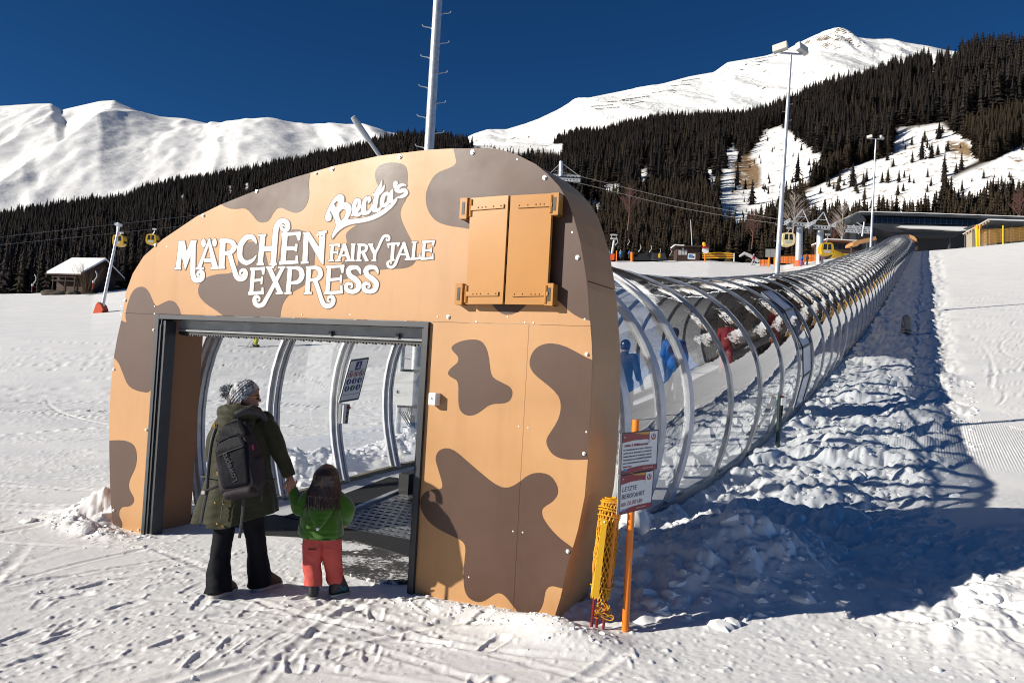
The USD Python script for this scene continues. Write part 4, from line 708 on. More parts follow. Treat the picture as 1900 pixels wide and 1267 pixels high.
for j in range(3):
    for i in range(3):
        cx_, cy_ = .23 + .27 * i, .64 - .165 * j; e_ = el(cx_, cy_, .115, .068)
        if j == 0:
            part(isg, 'pictogram', Q.sheet(e_.difference(el(cx_, cy_, .09, .054)).union(ln(cx_ - .075, cy_ + .042, cx_ + .075, cy_ - .042, .025).intersection(e_)), .0005, .003), redm); part(isg, 'pictogram', Q.sheet(unary_union([ln(cx_ - .03, cy_ - .035, cx_ + .03, cy_ + .035, .022), ln(cx_ + .04, cy_ - .03, cx_, cy_ + .01, .022)]), .0005, .002), drk)
        else:
            part(isg, 'pictogram', Q.sheet(e_, .0005, .002), grn if (j, i) == (2, 1) else blu); part(isg, 'pictogram', Q.sheet(unary_union([el(cx_ + .01, cy_ + .036, .022, .013), ln(cx_, cy_ + .024, cx_ - .015 + .02 * i, cy_ - .045, .042), ln(cx_, cy_ + .01, cx_ + .055 - .02 * j, cy_ + .0, .018)]), .0025, .004), wht)
cb = thing('control_panel', 'slim control panel with red button and switches below the rules sign', 'control panel', GL, ROTZ)
Qc = Quad([gq(631.5, 786, -7.1), gq(645, 786, -7.1), gq(649.5, 750, -7.08), gq(634, 750, -7.08)], (1, 0, -.1)); full = sbox(0, 0, 1, 1)
part(cb, 'housing', Qc.sheet(full, -.05, 0), mat('panel_grey', (.30, .30, .31), .5)); part(cb, 'cover', Qc.sheet(sbox(.05, .02, .42, .98), .001, .03), wht)
for (u, v, rr2, mm) in ((.80, .83, .20, redm), (.72, .55, .11, drk), (.72, .40, .09, blu), (.72, .28, .08, mat('button_amber', (.5, .25, .02), .4)), (.72, .12, .13, drk)): part(cb, 'button', Qc.sheet(el(u, v, rr2, rr2 * .42), .001, .02), mm)

# mast with climbing pegs behind the tunnel
mb = at_depth(762, 850, 14.2); mb[2] = gz(mb[0], mb[1]); MZ = mb[1]
ms = thing('steel_mast', 'tall galvanised mast with climbing pegs standing behind the portal', 'mast', mb)
part(ms, 'pole', tube([(0, 0, -.3), (0, 0, 4), (0, 0, 13)], [.105, .09, .068], 28), steel, smooth=40)
part(ms, 'base_flange', cat([cyl((0, 0, -.05), (0, 0, .03), .19, 20), cyl((0, 0, .95), (0, 0, .99), .115, 24)]), steel)
for i, z in enumerate(np.arange(1.25, 11.5, .272)):
    sd = 1 if i % 2 else -1; x0 = .09 * sd; f = lambda a, b: (x0 + sd * a, -.01, z + b)
    part(ms, 'peg', cat([tube([f(-.01, -.03), f(.03, -.012), f(.13, .0), f(.15, .012), f(.16, .035)], [.012, .010, .0085, .0085, .009], 6)]), steel)
eb = thing('electric_box', 'white electric cabinet with hanging cables mounted on the steel mast', 'electric cabinet', mb)
a0, a1 = at_depth(731, 748, MZ) - mb, at_depth(771, 691, MZ) - mb
part(eb, 'cabinet', rbox(a0[0], a1[0] + .03, -.36, -.12, a0[2], a1[2], .012), mat('cabinet_white', (.72, .72, .69), .45)); part(eb, 'lid', rbox(a0[0] - .01, a1[0] + .02, -.375, -.355, a0[2] - .01, a1[2] + .01, .006), mat('cabinet_door', (.76, .76, .73), .42)); part(eb, 'lock', bx(a0[0] + .09, a0[0] + .11, -.385, -.374, a0[2] + .2, a0[2] + .25), black)
part(eb, 'bracket', cat([bx(a0[0] + .12, a1[0] + .1, -.3, .02, a1[2] + .01, a1[2] + .05), bx(a0[0] + .1, a1[0] + .1, -.3, .02, a0[2] - .05, a0[2] - .012)]), black)
rr3 = np.random.default_rng(4)
for i in range(7):
    x = a0[0] + .12 + .035 * i; part(eb, 'cable', tube([(x, -.24, a0[2] - .01), (x + .01, -.24, a0[2] - .12), (.02 + .015 * i - .06, -.13, a0[2] - .35 - .05 * rr3.random()), (-.02 + .01 * i, -.11, .25)], .009, 5), black)
# snow lance
galv_l = mat('lance_grey', (.40, .41, .43), .5, .3)
p2_, p1_ = at_depth(658, 222, 15.6), at_depth(706, 292, 16.0); dv = (p1_ - p2_); dv /= np.linalg.norm(dv); pe = p1_ + dv * 1.1; pb_ = np.array([pe[0], pe[1], gz(pe[0], pe[1])])
sl = thing('snow_lance', 'leaning grey snow lance sticking out above the portal roof', 'snow lance', pb_)
part(sl, 'lance', tube([pe - pb_, p1_ - pb_, p2_ - pb_], [.045, .042, .038], 12), galv_l, smooth=40); part(sl, 'nozzle_head', tube([p2_ - pb_ + dv * .5, p2_ - pb_ + dv * .46, p2_ - pb_ + dv * .02, p2_ - pb_ - dv * .06], [.04, .058, .062, .05], 12), galv_l); part(sl, 'post', tube([(0, 0, -.3), pe - pb_], .06, 12), steel)

# orange post with two notice boards
orange = mat('orange_plastic', (.78, .20, .012), .35, var=.08, vscale=5)
ob = on_ground(1160, 1169)
op = thing('orange_post', 'bright orange round post stuck in snow beside the portal', 'post', ob)
tp = at_depth(1182, 780, ob[1]) - ob
part(op, 'pole', tube([(0, 0, -.3), (0, 0, tp[2])], .027, 18), orange, smooth=40); part(op, 'cap', cyl((0, 0, tp[2]), (0, 0, tp[2] + .006), .024, 18), orange)
adir = np.array([.62, .785]); nrm = np.array([.785, -.62]); pp0 = ob[:2] + nrm * .03
def onq(px, py, off=0):
    r = ray(px, py); t = ((pp0 + nrm * off) @ nrm) / (r[0] * nrm[0] + r[1] * nrm[1]); return CP + r * t - ob
red_b = mat('board_red', (.36, .018, .03), .4); yel_b = mat('board_yellow', (.70, .30, .02), .4); board_w = mat('board_white', (.72, .72, .69), .4)
def board(name, label, quad, build):
    t = thing(name, label, 'sign', ob); Qb = Quad([onq(*p) for p in quad], (*nrm, 0)); part(t, 'board', Qb.sheet(full, -.022, 0), board_w); part(t, 'frame', Qb.sheet(full.buffer(.006).difference(sbox(.012, .012, .988, .988)), -.018, .002), drk)
    part(t, 'yellow_band', Qb.sheet(sbox(.30, .86, .985, .985), .0008, .0016), yel_b)
    part(t, 'red_band', Qb.sheet(Polygon([(.013, .76), (.3, .80), (.6, .80), (.985, .76), (.985, .90), (.55, .93), (.3, .985), (.013, .985)]), .002, .003), red_b)
    part(t, 'red_band', Qb.sheet(Polygon([(.013, .013), (.985, .013), (.985, .13), (.6, .145), (.3, .13), (.013, .075)]), .002, .003), red_b)
    lc = part(t, 'logo_card', Qb.sheet(sbox(.74, .70, .965, .985), .0034, .005), wht); part(lc, 'emblem', Qb.sheet(unary_union([el(.85, .85, .07, .075).difference(el(.85, .865, .048, .055)), el(.855, .87, .022, .035), vst((.855 * 1000, 900, 16), (862, 935, 12), (850, 945, 4)).buffer(0) if False else el(.858, .92, .010, .02)]), .0052, .006), red_b); part(lc, 'emblem', Qb.sheet(unary_union([ln(.79, .79, .85, .765, .018), ln(.85, .765, .91, .79, .018)]), .0054, .0062), yel_b)
    part(t, 'peak_emblem', Qb.sheet(Polygon([(.04, .06), (.11, .12), (.15, .09), (.19, .06)]), .0034, .0045), mat('peak_blue', (.05, .3, .6), .4) if name == 'notice_board' and '/World/Looks/peak_blue' not in [str(x.GetPath()) for x in stage.GetPrimAtPath('/World/Looks').GetChildren()] else '/World/Looks/peak_blue')
    part(t, 'screw', Qb.sheet(el(.06, .90, .012, .014), .0034, .006), zinc); build(t, Qb); return t
def b1(t, Qb):
    part(t, 'text_line', Qb.text('Hallo & Willkommen', .07, .72, .655, .058, .001, .002, True, .25), red_b)
    for i, (s_, u1, b_) in enumerate([("Die Förderbänder hier in Berta's-Kinderland", .82, 0), ('werden von der Skischule Fiss-Ladis betreut.', .83, 0), ('Deshalb bitten wir um Verständnis, wenn die', .82, 0), ('Förderbänder aus SICHERHEITSGRÜNDEN', .83, 0), ('nur bei Skischulunterricht in Betrieb sind.', .76, 0)]): part(t, 'text_line', Qb.text(s_, .055, u1, .56 - .082 * i, .038, .001, .002), drk)
    part(t, 'text_line', Qb.text('Vielen Dank!', .05, .28, .145, .038, .001, .002, True), red_b); part(t, 'text_line', Qb.text('www.fiss-ladis.at', .58, .88, .065, .028, .0032, .004), wht)
def b2(t, Qb):
    part(t, 'text_line', Qb.text('LETZTE', .06, .50, .57, .115, .001, .002, False, .22), drk); part(t, 'text_line', Qb.text('BERGFAHRT', .05, .76, .38, .115, .001, .002, False, .22), drk); part(t, 'text_line', Qb.text('um 16.00 Uhr', .04, .70, .20, .105, .001, .002, False, .22), red_b); part(t, 'text_line', Qb.text('www.fiss-ladis.at', .50, .80, .065, .028, .0032, .004), wht)
board('notice_board', 'upper welcome notice board headed Hallo & Willkommen on the orange post', [(1151, 880), (1218, 869.5), (1221.5, 797.5), (1154.5, 804)], b1)
board('last_ride_board', 'lower notice board reading LETZTE BERGFAHRT on the orange post', [(1149, 955), (1208, 940), (1213, 872), (1151.5, 882.5)], b2)

# rolled yellow safety net
nb_ = on_ground(1108, 1166); nb_ = at_depth(1108, 1160, nb_[1] + .14); nb_[2] = gz(nb_[0], nb_[1]); k_ = nb_[1] / F
yel = mat('net_yellow', (.75, .36, .012), .5, var=.15, vscale=12); yelp = mat('plank_yellow', (.80, .45, .012), .38)
nt = thing('rolled_safety_net', 'rolled yellow safety net with red stakes leaning by the portal corner', 'safety net', nb_)
z0_, z1_ = .20, .92; ax = lambda z: np.array([.012 + .055 * (z - .2), .0, z])
part(nt, 'net_core', tube([ax(z) for z in np.linspace(z0_ + .02, z1_ - .03, 8)], [.05, .058, .06, .062, .062, .06, .056, .05], 12), mat('net_inner', (.30, .13, .01), .8, var=.4, vscale=30, bump=.8, bscale=70), smooth=True)
hs_ = []
for i in range(16):
    for sg in (1, -1):
        for rad in (.078, .068):
            P_ = []
            for z in np.linspace(z0_, z1_, 34):
                a = 2 * math.pi * i / 16 + sg * (z - z0_) * 5.2 + rad * 40; q = rad * (1 + .06 * math.sin(9 * z + i) ) * (.82 + .18 * math.sin(math.pi * (z - z0_) / (z1_ - z0_))); P_.append(ax(z) + np.array([q * math.cos(a), q * math.sin(a), .006 * math.sin(31 * z + i)]))
            hs_.append(tube(P_, .0032, 4, cap=False))
part(nt, 'netting', cat(hs_), yel, kind='stuff')
for z in (z1_ - .04, z1_ - .06, z1_ - .10, z0_ + .1): part(nt, 'tie_cord', tube([ax(z) + np.array([.083 * math.cos(a), .083 * math.sin(a), .008 * math.sin(2 * a)]) for a in np.linspace(0, 2 * math.pi, 26)], .005, 5, cap=False), yel)
part(nt, 'top_coil', cat([tube([ax(z1_) + np.array([rr5 * math.cos(a), rr5 * math.sin(a), .012 * k]) for a in np.linspace(0, 2 * math.pi, 20)], .006, 5, cap=False) for k, rr5 in enumerate((.07, .058, .04))]), yel)
pkx = [(-.045, -.09), (.015, -.098)]
pkm = extr(Polygon([(-.062, .245), (-.015, .225), (.022, .80), (-.018, .815)]), -.108, -.088); part(nt, 'yellow_plank', pkm, yelp); part(nt, 'plank_screw', ball(-.0, -.109, .785, .006, 1), zinc)
stk = mat('stake_red', (.30, .015, .02), .4)
for (x, y, zt) in ((-.055, -.03, .4), (-.01, .03, .42), (.035, -.02, .45)): part(nt, 'stake', tube([(x, y, -.2), (x + .03, y, zt)], .0105, 8), stk)
part(nt, 'orange_stake', tube([(.06, -.05, .3), (.088, -.05, .86)], .017, 10), orange); part(nt, 'stake_tip', tube([(.088, -.05, .86), (.0895, -.05, .885)], .018, 10), black)
lm = [tube([np.array([.035 + .03 * math.cos(a + j) * (1 + .2 * j % 2), -.02 + .03 * math.sin(a), .17 - .012 * j + .02 * math.sin(2 * a)]) for a in np.linspace(0, 2 * math.pi, 16)], .0036, 4, cap=False) for j in range(9)]; part(nt, 'loose_netting', cat(lm), yel)

# covered hydrant and valve stake in the snow
hb_ = on_ground(1681, 621); k_ = hb_[1] / F; hh_ = 38 * k_
ch = thing('covered_hydrant', 'grey fabric hood tied over a hydrant in the snow beside the tunnel', 'hydrant', hb_)
zc_ = np.linspace(.1, 1, 12); part(ch, 'hood', tube([(0, 0, hh_ * z) for z in zc_], [hh_ * v for v in (.24, .25, .22, .23, .235, .235, .23, .22, .21, .19, .13, .02)], 14), mat('hood_cloth', (.34, .32, .29), .9, var=.2, bump=.5, bscale=12), smooth=50); part(ch, 'pipe', cyl((0, 0, -.3), (0, 0, hh_ * .15), hh_ * .12, 10), alu_d); part(ch, 'tie_strap', tube([(hh_ * .245 * math.cos(a), hh_ * .245 * math.sin(a), hh_ * .2) for a in np.linspace(0, 6.283, 18)], hh_ * .018, 5), black)
vb = on_ground(1443, 822); k_ = vb[1] / F
vs_ = thing('valve_stake', 'dark green stake carrying a small white valve box with red cap', 'valve', vb)
part(vs_, 'stake', cyl((0, 0, -.3), (.0, 0, 88 * k_), 4 * k_, 10), mat('stake_green', (.02, .05, .04), .5)); part(vs_, 'valve_box', rbox(1 * k_, 11 * k_, -.06, .06, 70 * k_, 84 * k_, .01), wht); part(vs_, 'red_cap', cyl((6 * k_, 0, 84 * k_), (6 * k_, 0, 88 * k_), 3 * k_, 10), redm)
part(vs_, 'hose', tube([(6 * k_, 0, 70 * k_), (5 * k_, 0, 55 * k_), (3 * k_, 0, 40 * k_)], 1.6 * k_, 6), black)

# ------------------------------------------------------------------ simple skiers and walkers seen small
skin = mat('skin', (.42, .22, .14), .5)
def far_person(label, loc, h, rotz, jacket, trousers, hatc, group=None, ski=False, poles=False, stride=.0, bag=None):
    """about life-size figure of height h; local x right, y ahead."""
    t = thing('person', label, 'person', loc, rotz, group); s = h / 1.75
    J = lambda *p: np.array(p, float) * s
    def chain(prs): return mf.Manifold.batch_boolean([mf.Manifold.batch_hull([mf.Manifold.sphere(a[1] * s, 14).translate(tuple(a[0])), mf.Manifold.sphere(b[1] * s, 14).translate(tuple(b[0]))]) for a, b in prs], mf.OpType.Add)
    hipL, hipR = (J(-.09, 0, .88), .11), (J(.09, 0, .88), .11); kL, kR = (J(-.11, .06 + stride, .5), .075), (J(.11, .06 - stride, .5), .075); aL, aR = (J(-.12, stride, .12), .062), (J(.12, -stride, .12), .062)
    ch_ = (J(0, -.0, 1.3), .15); wa = (J(0, 0, .95), .15); shL, shR = (J(-.19, 0, 1.40), .075), (J(.19, 0, 1.40), .075); eL, eR = (J(-.27, .04, 1.13), .06), (J(.27, .04, 1.13), .06); wL, wR = (J(-.24, .22, .98), .045), (J(.24, .22, .98), .045)
    nk, hd = (J(0, 0, 1.47), .06), (J(0, .02, 1.62), .10)
    hands = [(J(-.23, .27, .96), .045), (J(.23, .27, .96), .045)]
    body = chain([(nk, hd), (ch_, nk), (wL, hands[0]), (wR, hands[1]), (eL, wL), (eR, wR), (shL, eL), (shR, eR), (ch_, shL), (ch_, shR), (ch_, wa), (wa, hipL), (wa, hipR), (hipL, kL), (hipR, kR), (kL, aL), (kR, aR), (hd, (J(0, .12, 1.60), .02))])
    g = lambda a, e: (a[0], a[1] + e)
    part(t, 'body', tm(body), skin, smooth=40)
    part(t, 'jacket', tm(chain([(g(ch_, .025), g(wa, .03)), (g(ch_, .02), g(shL, .02)), (g(ch_, .02), g(shR, .02)), (g(shL, .02), g(eL, .015)), (g(shR, .02), g(eR, .015)), (g(eL, .015), g(wL, .012)), (g(eR, .015), g(wR, .012)), (g(ch_, .0), (J(0, -.02, 1.46), .085))])), jacket, smooth=40)
    part(t, 'trousers', tm(chain([(g(wa, .0), g(hipL, .015)), (g(wa, .0), g(hipR, .015)), (g(hipL, .012), g(kL, .018)), (g(hipR, .012), g(kR, .018)), (g(kL, .018), g(aL, .022)), (g(kR, .018), g(aR, .022))])), trousers, smooth=40)
    part(t, 'hat', tm(chain([((J(0, .0, 1.67), .108), (J(0, .0, 1.63), .108))])), hatc, smooth=40)
    for a in (aL, aR): part(t, 'boot', tm(chain([((a[0] + J(0, -.03, -.02), .07), (a[0] + J(0, .14, -.06), .055)), ((a[0] + J(0, -.03, -.05), .06), (a[0] + J(0, -.02, .05), .065))])), black, smooth=40)
    if ski:
        for a in (aL, aR): part(t, 'ski', bx(a[0][0] - .04 * s, a[0][0] + .04 * s, a[0][1] - .75 * s, a[0][1] + .85 * s, .0, .02 * s), ski)
    if poles:
        for hnd, sx in zip(hands, (-1, 1)): part(t, 'ski_pole', tube([hnd[0] + J(0, .0, .05), hnd[0] + J(sx * .12, -.55, -.95)], .009 * s, 5), black)
    if bag: part(t, 'rucksack', rbox(-.15 * s, .15 * s, -.30 * s, -.13 * s, 1.0 * s, 1.42 * s, .05 * s), bag)
    return t
def cloth(name, c): return mat(name, c, .75, var=.15, vscale=8, bump=.3, bscale=25)
blue_j, red_j, red2_j, dark_c, yellow_c, pink_c, cy_j = cloth('blue_jacket', (.012, .13, .48)), cloth('red_jacket', (.36, .012, .03)), cloth('crimson_jacket', (.50, .02, .05)), cloth('dark_cloth', (.02, .022, .03)), cloth('yellow_trousers', (.62, .62, .02)), cloth('pink_trousers', (.6, .12, .16)), cloth('cyan_jacket', (.05, .35, .65))
helm = mat('helmet_black', (.015, .015, .02), .25); helm_w = mat('helmet_white', (.6, .6, .62), .3); helm_b = mat('helmet_blue', (.02, .05, .16), .3)
BZ = lambda s: float(_P(s)) + .27
def on_belt(px, o=-5.4):
    r = ray(px, 660); k = r[0] / r[1]; s = None; ss = np.linspace(8, 80, 2000); X = xy(o, ss); return float(ss[int(np.argmin(np.abs(X[0] / X[1] - k)))])
for px, h, jk, tr, ht, lb in ((1160, 1.70, dark_c, dark_c, helm, 'rider in dark clothes on the belt nearest the portal'), (1250, 1.78, blue_j, dark_c, helm_b, 'rider in a bright blue jacket inside the tunnel'), (1347, 1.70, red_j, red_j, helm, 'rider all in red with black helmet inside the tunnel'), (1436, 1.68, red2_j, red2_j, helm_w, 'rider in crimson with white helmet farther up inside the tunnel')):
    s = on_belt(px); far_person(lb, (*xy(-5.4, s), BZ(s) + .02), h, ROTZ, jk, tr, ht)
skp = on_ground(473, 644)
far_person('skier in bright yellow trousers on the slope behind the tunnel', skp, 1.75, -60, dark_c, yellow_c, helm, ski=blu, poles=True)

# broken snow clods on the banks
rc = np.random.default_rng(21); ico = trimesh.creation.icosphere(subdivisions=1); cl_ = []
def clods(n, fo, fs, lo_r, hi_r):
    for _ in range(n):
        s = fs(); o = fo(s); rad = lo_r * (hi_r / lo_r) ** (rc.random() ** 2.2); x, y = xy(o, s); v = ico.vertices * (1 + .55 * (rc.random((len(ico.vertices), 1)) - .5)) * np.array([1, rc.uniform(.6, 1), rc.uniform(.45, .8)]) * rad
        a = rc.uniform(0, 6.28); c, s_ = math.cos(a), math.sin(a); v = np.stack([v[:, 0] * c - v[:, 1] * s_, v[:, 0] * s_ + v[:, 1] * c, v[:, 2]], 1); cl_.append((v, x, y, rad))
clods(1500, lambda s: rc.uniform(-2.6, float(EDGE(s)) + .3), lambda: 6.2 + 22 * rc.random() ** 1.6, .015, .12)
clods(220, lambda s: rc.normal(.35, .6), lambda: rc.uniform(6.2, 10), .015, .08)
clods(260, lambda s: rc.normal(-8.0, .45), lambda: rc.uniform(5.1, 13), .02, .12)
clods(120, lambda s: rc.normal(-7.4, .45), lambda: rc.normal(5.3, .10), .012, .05)
clods(160, lambda s: rc.uniform(-3.7, -1.9), lambda: rc.normal(5.36, .09), .01, .035)
clods(700, lambda s: rc.uniform(-8, 2.5), lambda: rc.uniform(2.2, 5.3), .004, .018)
cx_ = np.array([c[1] for c in cl_]); cy_ = np.array([c[2] for c in cl_]); cz_ = ground(cx_, cy_)
Vc = np.vstack([c[0] + [c[1], c[2], z - .25 * c[3]] for c, z in zip(cl_, cz_)]); Fc_ = np.vstack([ico.faces + len(ico.vertices) * i for i in range(len(cl_))])
top('snow_clods', trimesh.Trimesh(Vc, Fc_, process=False), snow, smooth=35, kind='stuff', label='broken clods of snow scattered over the banks', category='snow')
# ------------------------------------------------------------------ background: lifts, huts, station, lamps
galv = mat('lamp_galvanised', (.50, .52, .54), .4, .55, var=.12, vscale=3)
def at(px, py, Y): return at_depth(px, py, Y)
def T2(name, label, cat_, px, py, Y, group=None, rotz=0):
    L = at(px, py, Y); t = thing(name, label, cat_, L, rotz, group); return t, (lambda a, b, dy=0.0: at(a, b, Y) - L + np.array([0, dy, 0])), Y / F
# lamp posts
def lamp(label, bpx, tpx, tpy, Y, rb, rt, heads):
    X = at(bpx, 500, Y)[0]; L = np.array([X, Y, gz(X, Y)]); top_ = at(tpx, tpy, Y) - L
    t = thing('lamp_post', label, 'lamp post', L)
    part(t, 'pole', tube([(0, 0, -.5), top_ * .5, top_], [rb, (rb + rt) / 2, rt], 18), galv, smooth=40)
    for i in range(26):
        z = top_[2] * (.12 + .03 * i); c = top_ * (z / top_[2]); sd = 1 if i % 2 else -1; part(t, 'peg', tube([c + [sd * rt, -.02, 0], c + [sd * (rb + .09), -.03, .01], c + [sd * (rb + .10), -.03, .04]], .011, 5), galv)
    part(t, 'crossarm', bx(top_[0] - heads * 1.0, top_[0] + heads * 1.0, -.05, .05, top_[2] - .05, top_[2] + .05), galv)
    for sd in (-1, 1):
        h = rbox(-.42, .42, -.16, .16, -.22, .25, .05); h = rot(h, (0, 0, 1), 35 * sd); h = rot(h, (1, 0, 0), -18); hd = part(t, 'floodlight', mov(h, top_[0] + sd * heads, 0, top_[2] + .30), mat('lamp_housing', (.62, .60, .55), .5) if not stage.GetPrimAtPath(LK + 'lamp_housing') else LK + 'lamp_housing')
        part(hd, 'bracket', bx(top_[0] + sd * heads - .04, top_[0] + sd * heads + .04, -.04, .04, top_[2], top_[2] + .2), galv)
lamp('nearer tall galvanised lamp post with two floodlights beside the tunnel', 1440, 1467.5, 100, 45, .17, .075, .62)
lamp('farther galvanised lamp post in front of the valley station', 1614, 1625, 258, 128, .22, .10, 1.0)

# wooden hut on the left
wood = usdkit.material(stage, LK + 'hut_wood', {'tc': ('texture_coordinate', {}), 'w': ('wave_texture', {'scale': 1.6, 'distortion': 1.2, 'bands_direction': 'z', 'detail': 3.0}), 'n': ('noise_texture', {'scale': 5.0, 'detail': 6.0}), 'm': ('math', {'math_type': 'multiply'}), 'r': ('rgb_ramp', {'ramp': [(.0, (.014, .007, .005)), (.5, (.06, .023, .013)), (1, (.13, .05, .025))]}), 'p': ('principled_bsdf', {'roughness': .8})}, [('tc.object', 'w.vector'), ('tc.object', 'n.vector'), ('w.fac', 'm.value1'), ('n.fac', 'm.value2'), ('m.value', 'r.fac'), ('r.color', 'p.base_color')], surface='p.BSDF')
plainsnow = mat('roof_snow', (.83, .83, .82), .7, bump=.15, bscale=3)
hl = at_depth(151, 549, 88); hl[2] = gz(hl[0], hl[1]); hut = thing('wooden_hut', 'old dark wooden hut with snow-covered gable roof at the forest edge', 'hut', hl, 72)
W, D, H1, H2 = 4.6, 3.7, 2.6, 4.0
for i in range(10): z = .05 + i * .245; part(hut, 'log', cat([bx(0, .18, 0, D, z, z + .225)]), wood)
gab = Polygon([(0, 0), (W, 0), (W, H1), (W / 2, H2), (0, H1)])
for i, x in enumerate(np.arange(0, W, .33)): part(hut, 'gable_plank', extr(gab.intersection(sbox(x + .01, -1, x + .32, 10)), -.06 - .02 * (i % 2), .08), wood)
part(hut, 'wall', cat([bx(W - .15, W, .1, D, 0, H1)]), wood); part(hut, 'wall', extr(gab, D - .15, D), wood)
part(hut, 'wall_filler', bx(.19, .21, .1, D - .16, 0, H1 - .02), black)
for nm, k, th, mm in (('roof', 0, .10, wood), ('roof_snow', .103, .26, plainsnow)):
    for sd in (-1, 1):
        ex = 1.0 if sd < 0 else .8; xe = W / 2 + sd * (W / 2 + ex); ze = H2 - (W / 2 + ex) * (H2 - H1) / (W / 2); off = k; e_ = 0 if nm == 'roof' else .1
        pr_ = Polygon([(W / 2, H2 + off), (xe - sd * e_, ze + off), (xe - sd * e_, ze + off + th), (W / 2, H2 + off + th)]); part(hut, nm, extr(pr_, -.8 + e_, D + .6 - e_), mm)
part(hut, 'balcony_rail', bx(-.75, -.65, .2, D, 1.75, 1.85), wood); part(hut, 'balcony_floor', bx(-.75, 0, .2, D, 1.35, 1.43), wood)
for y in (.3, 1.6, 3.4): part(hut, 'post', cyl((-.7, y, -.4), (-.7, y, 2.0), .09, 8), wood)
rk = mat('dark_rock', (.07, .055, .04), .9, var=.4, vscale=2, bump=.8, bscale=4)
def rock(label, px, py, Y, w, seed):
    t, f, k = T2('boulder', label, 'rock', px, py, Y); b = trimesh.creation.icosphere(subdivisions=3); v = b.vertices; n_ = meshkit.fbm(v * 1.6 + seed * 9, 3, seed); b.vertices = v * (.6 + .9 * n_)[:, None] * np.array([w, w * .7, w * .38]); part(t, 'stone', b, rk, smooth=30); part(t, 'snow_cap', ball(w * .1, 0, w * .27, w * .42, 2, (1, .8, .22)), plainsnow)
for a in (('dark boulder left of the wooden hut, largest of three', 107, 549, 88, 1.5, 1), ('dark boulder before the hut corner, middle of three', 141, 547, 88, 1.1, 2), ('small dark boulder by the hut gable, right of three', 168, 547, 88, .8, 3)): rock(*a)
# leafless bush in front of the hut
def bush(label, px, py, Y, h, n, seed, m=twig, name='bare_bush', spread=.55):
    r = np.random.default_rng(seed); t, f, k = T2(name, label, 'bush', px, py, Y); ms = []
    for i in range(n):
        a = r.uniform(0, 6.28); d = np.array([math.cos(a) * spread * r.random(), math.sin(a) * spread * r.random(), 1]); p = np.array([d[0] * .3, d[1] * .3, 0]) * h; e = p + d * h * r.uniform(.6, 1); mid = (p + e) / 2; ms.append(tube([p, mid, e], [.02 * h / 3, .013 * h / 3, .004], 4, cap=False))
        for j in range(3): q = p + (e - p) * r.uniform(.35, .9); b = a + r.uniform(-1.5, 1.5); ms.append(tube([q, q + np.array([math.cos(b) * .25, math.sin(b) * .25, .35]) * h * r.uniform(.5, 1)], [.007 * h / 3, .002], 3, cap=False))
    part(t, 'branches', cat(ms), m)
bush('grey leafless bush growing against the wooden hut', 160, 545, 86.5, 3.3, 60, 5)
# leaning drag-lift pole with orange pad
t, f, k = T2('lift_pole', 'leaning grey drag-lift pole with orange crash pad at its foot', 'lift pole', 186, 586, 62)
part(t, 'pole', tube([f(186, 590), f(204, 500), f(221.5, 416)], [.14, .11, .09], 12), galv, smooth=40)
part(t, 'crash_pad', extr(Polygon([tuple(f(*p)[[0, 2]]) for p in ((176, 588), (183, 566), (187, 561), (193, 567), (196, 575), (193, 584), (185, 588))]), -.45, .45), mat('pad_orange', (.72, .10, .03), .6, var=.1))
part(t, 'sheave_head', cat([tube([f(219, 428), f(219, 413)], .10, 8), bx(f(216, 415)[0], f(224, 415)[0], -.3, .3, f(216, 419)[2], f(216, 415)[2])]), galv)
# drag-lift hangers
hang = mat('hanger_white', (.6, .6, .6), .5); hred = mat('hanger_red', (.4, .03, .01), .5)
def hanger(label, px, py, Y, s=1.0, red=True):
    t, f, k = T2('drag_lift_hanger', label, 'lift hanger', px, py, Y, None); q = lambda a, b: np.array([a * k * s, 0, -b * k * s])
    part(t, 'spring_bar', tube([q(1, -1), q(4, 4), q(4, 10), q(1, 15), q(-1, 18)], [k * 1.0 * s] * 5, 6), hang)
    part(t, 'spring_box', tube([q(-1, 17), q(-2, 21)], k * 1.8 * s, 8), hang)
    if red: part(t, 'handle', tube([q(-2, 21), q(-2, 33)], k * .8 * s, 6), hred)
for l, px, py, Y, s in (('white curved drag-lift hanger left of the wooden hut', 63, 510, 75, 1), ('white curved drag-lift hanger in front of the wooden hut', 176, 504, 75, 1), ('first drag-lift hanger right of the slanted white lift mast', 1144, 444, 135, .55), ('third drag-lift hanger, highest-hung before the dark tarps', 1187, 455, 135, .6), ('fourth drag-lift hanger above the dark box', 1207, 456, 135, .6), ('fifth drag-lift hanger, low beside the brown kiosk', 1224, 462, 135, .5), ('sixth drag-lift hanger nearest the brown kiosk', 1244, 464, 135, .5), ('small drag-lift hanger behind the portal edge, hanging high', 1166, 445, 135, .45)): hanger(l, px, py, Y, s, s == 1)
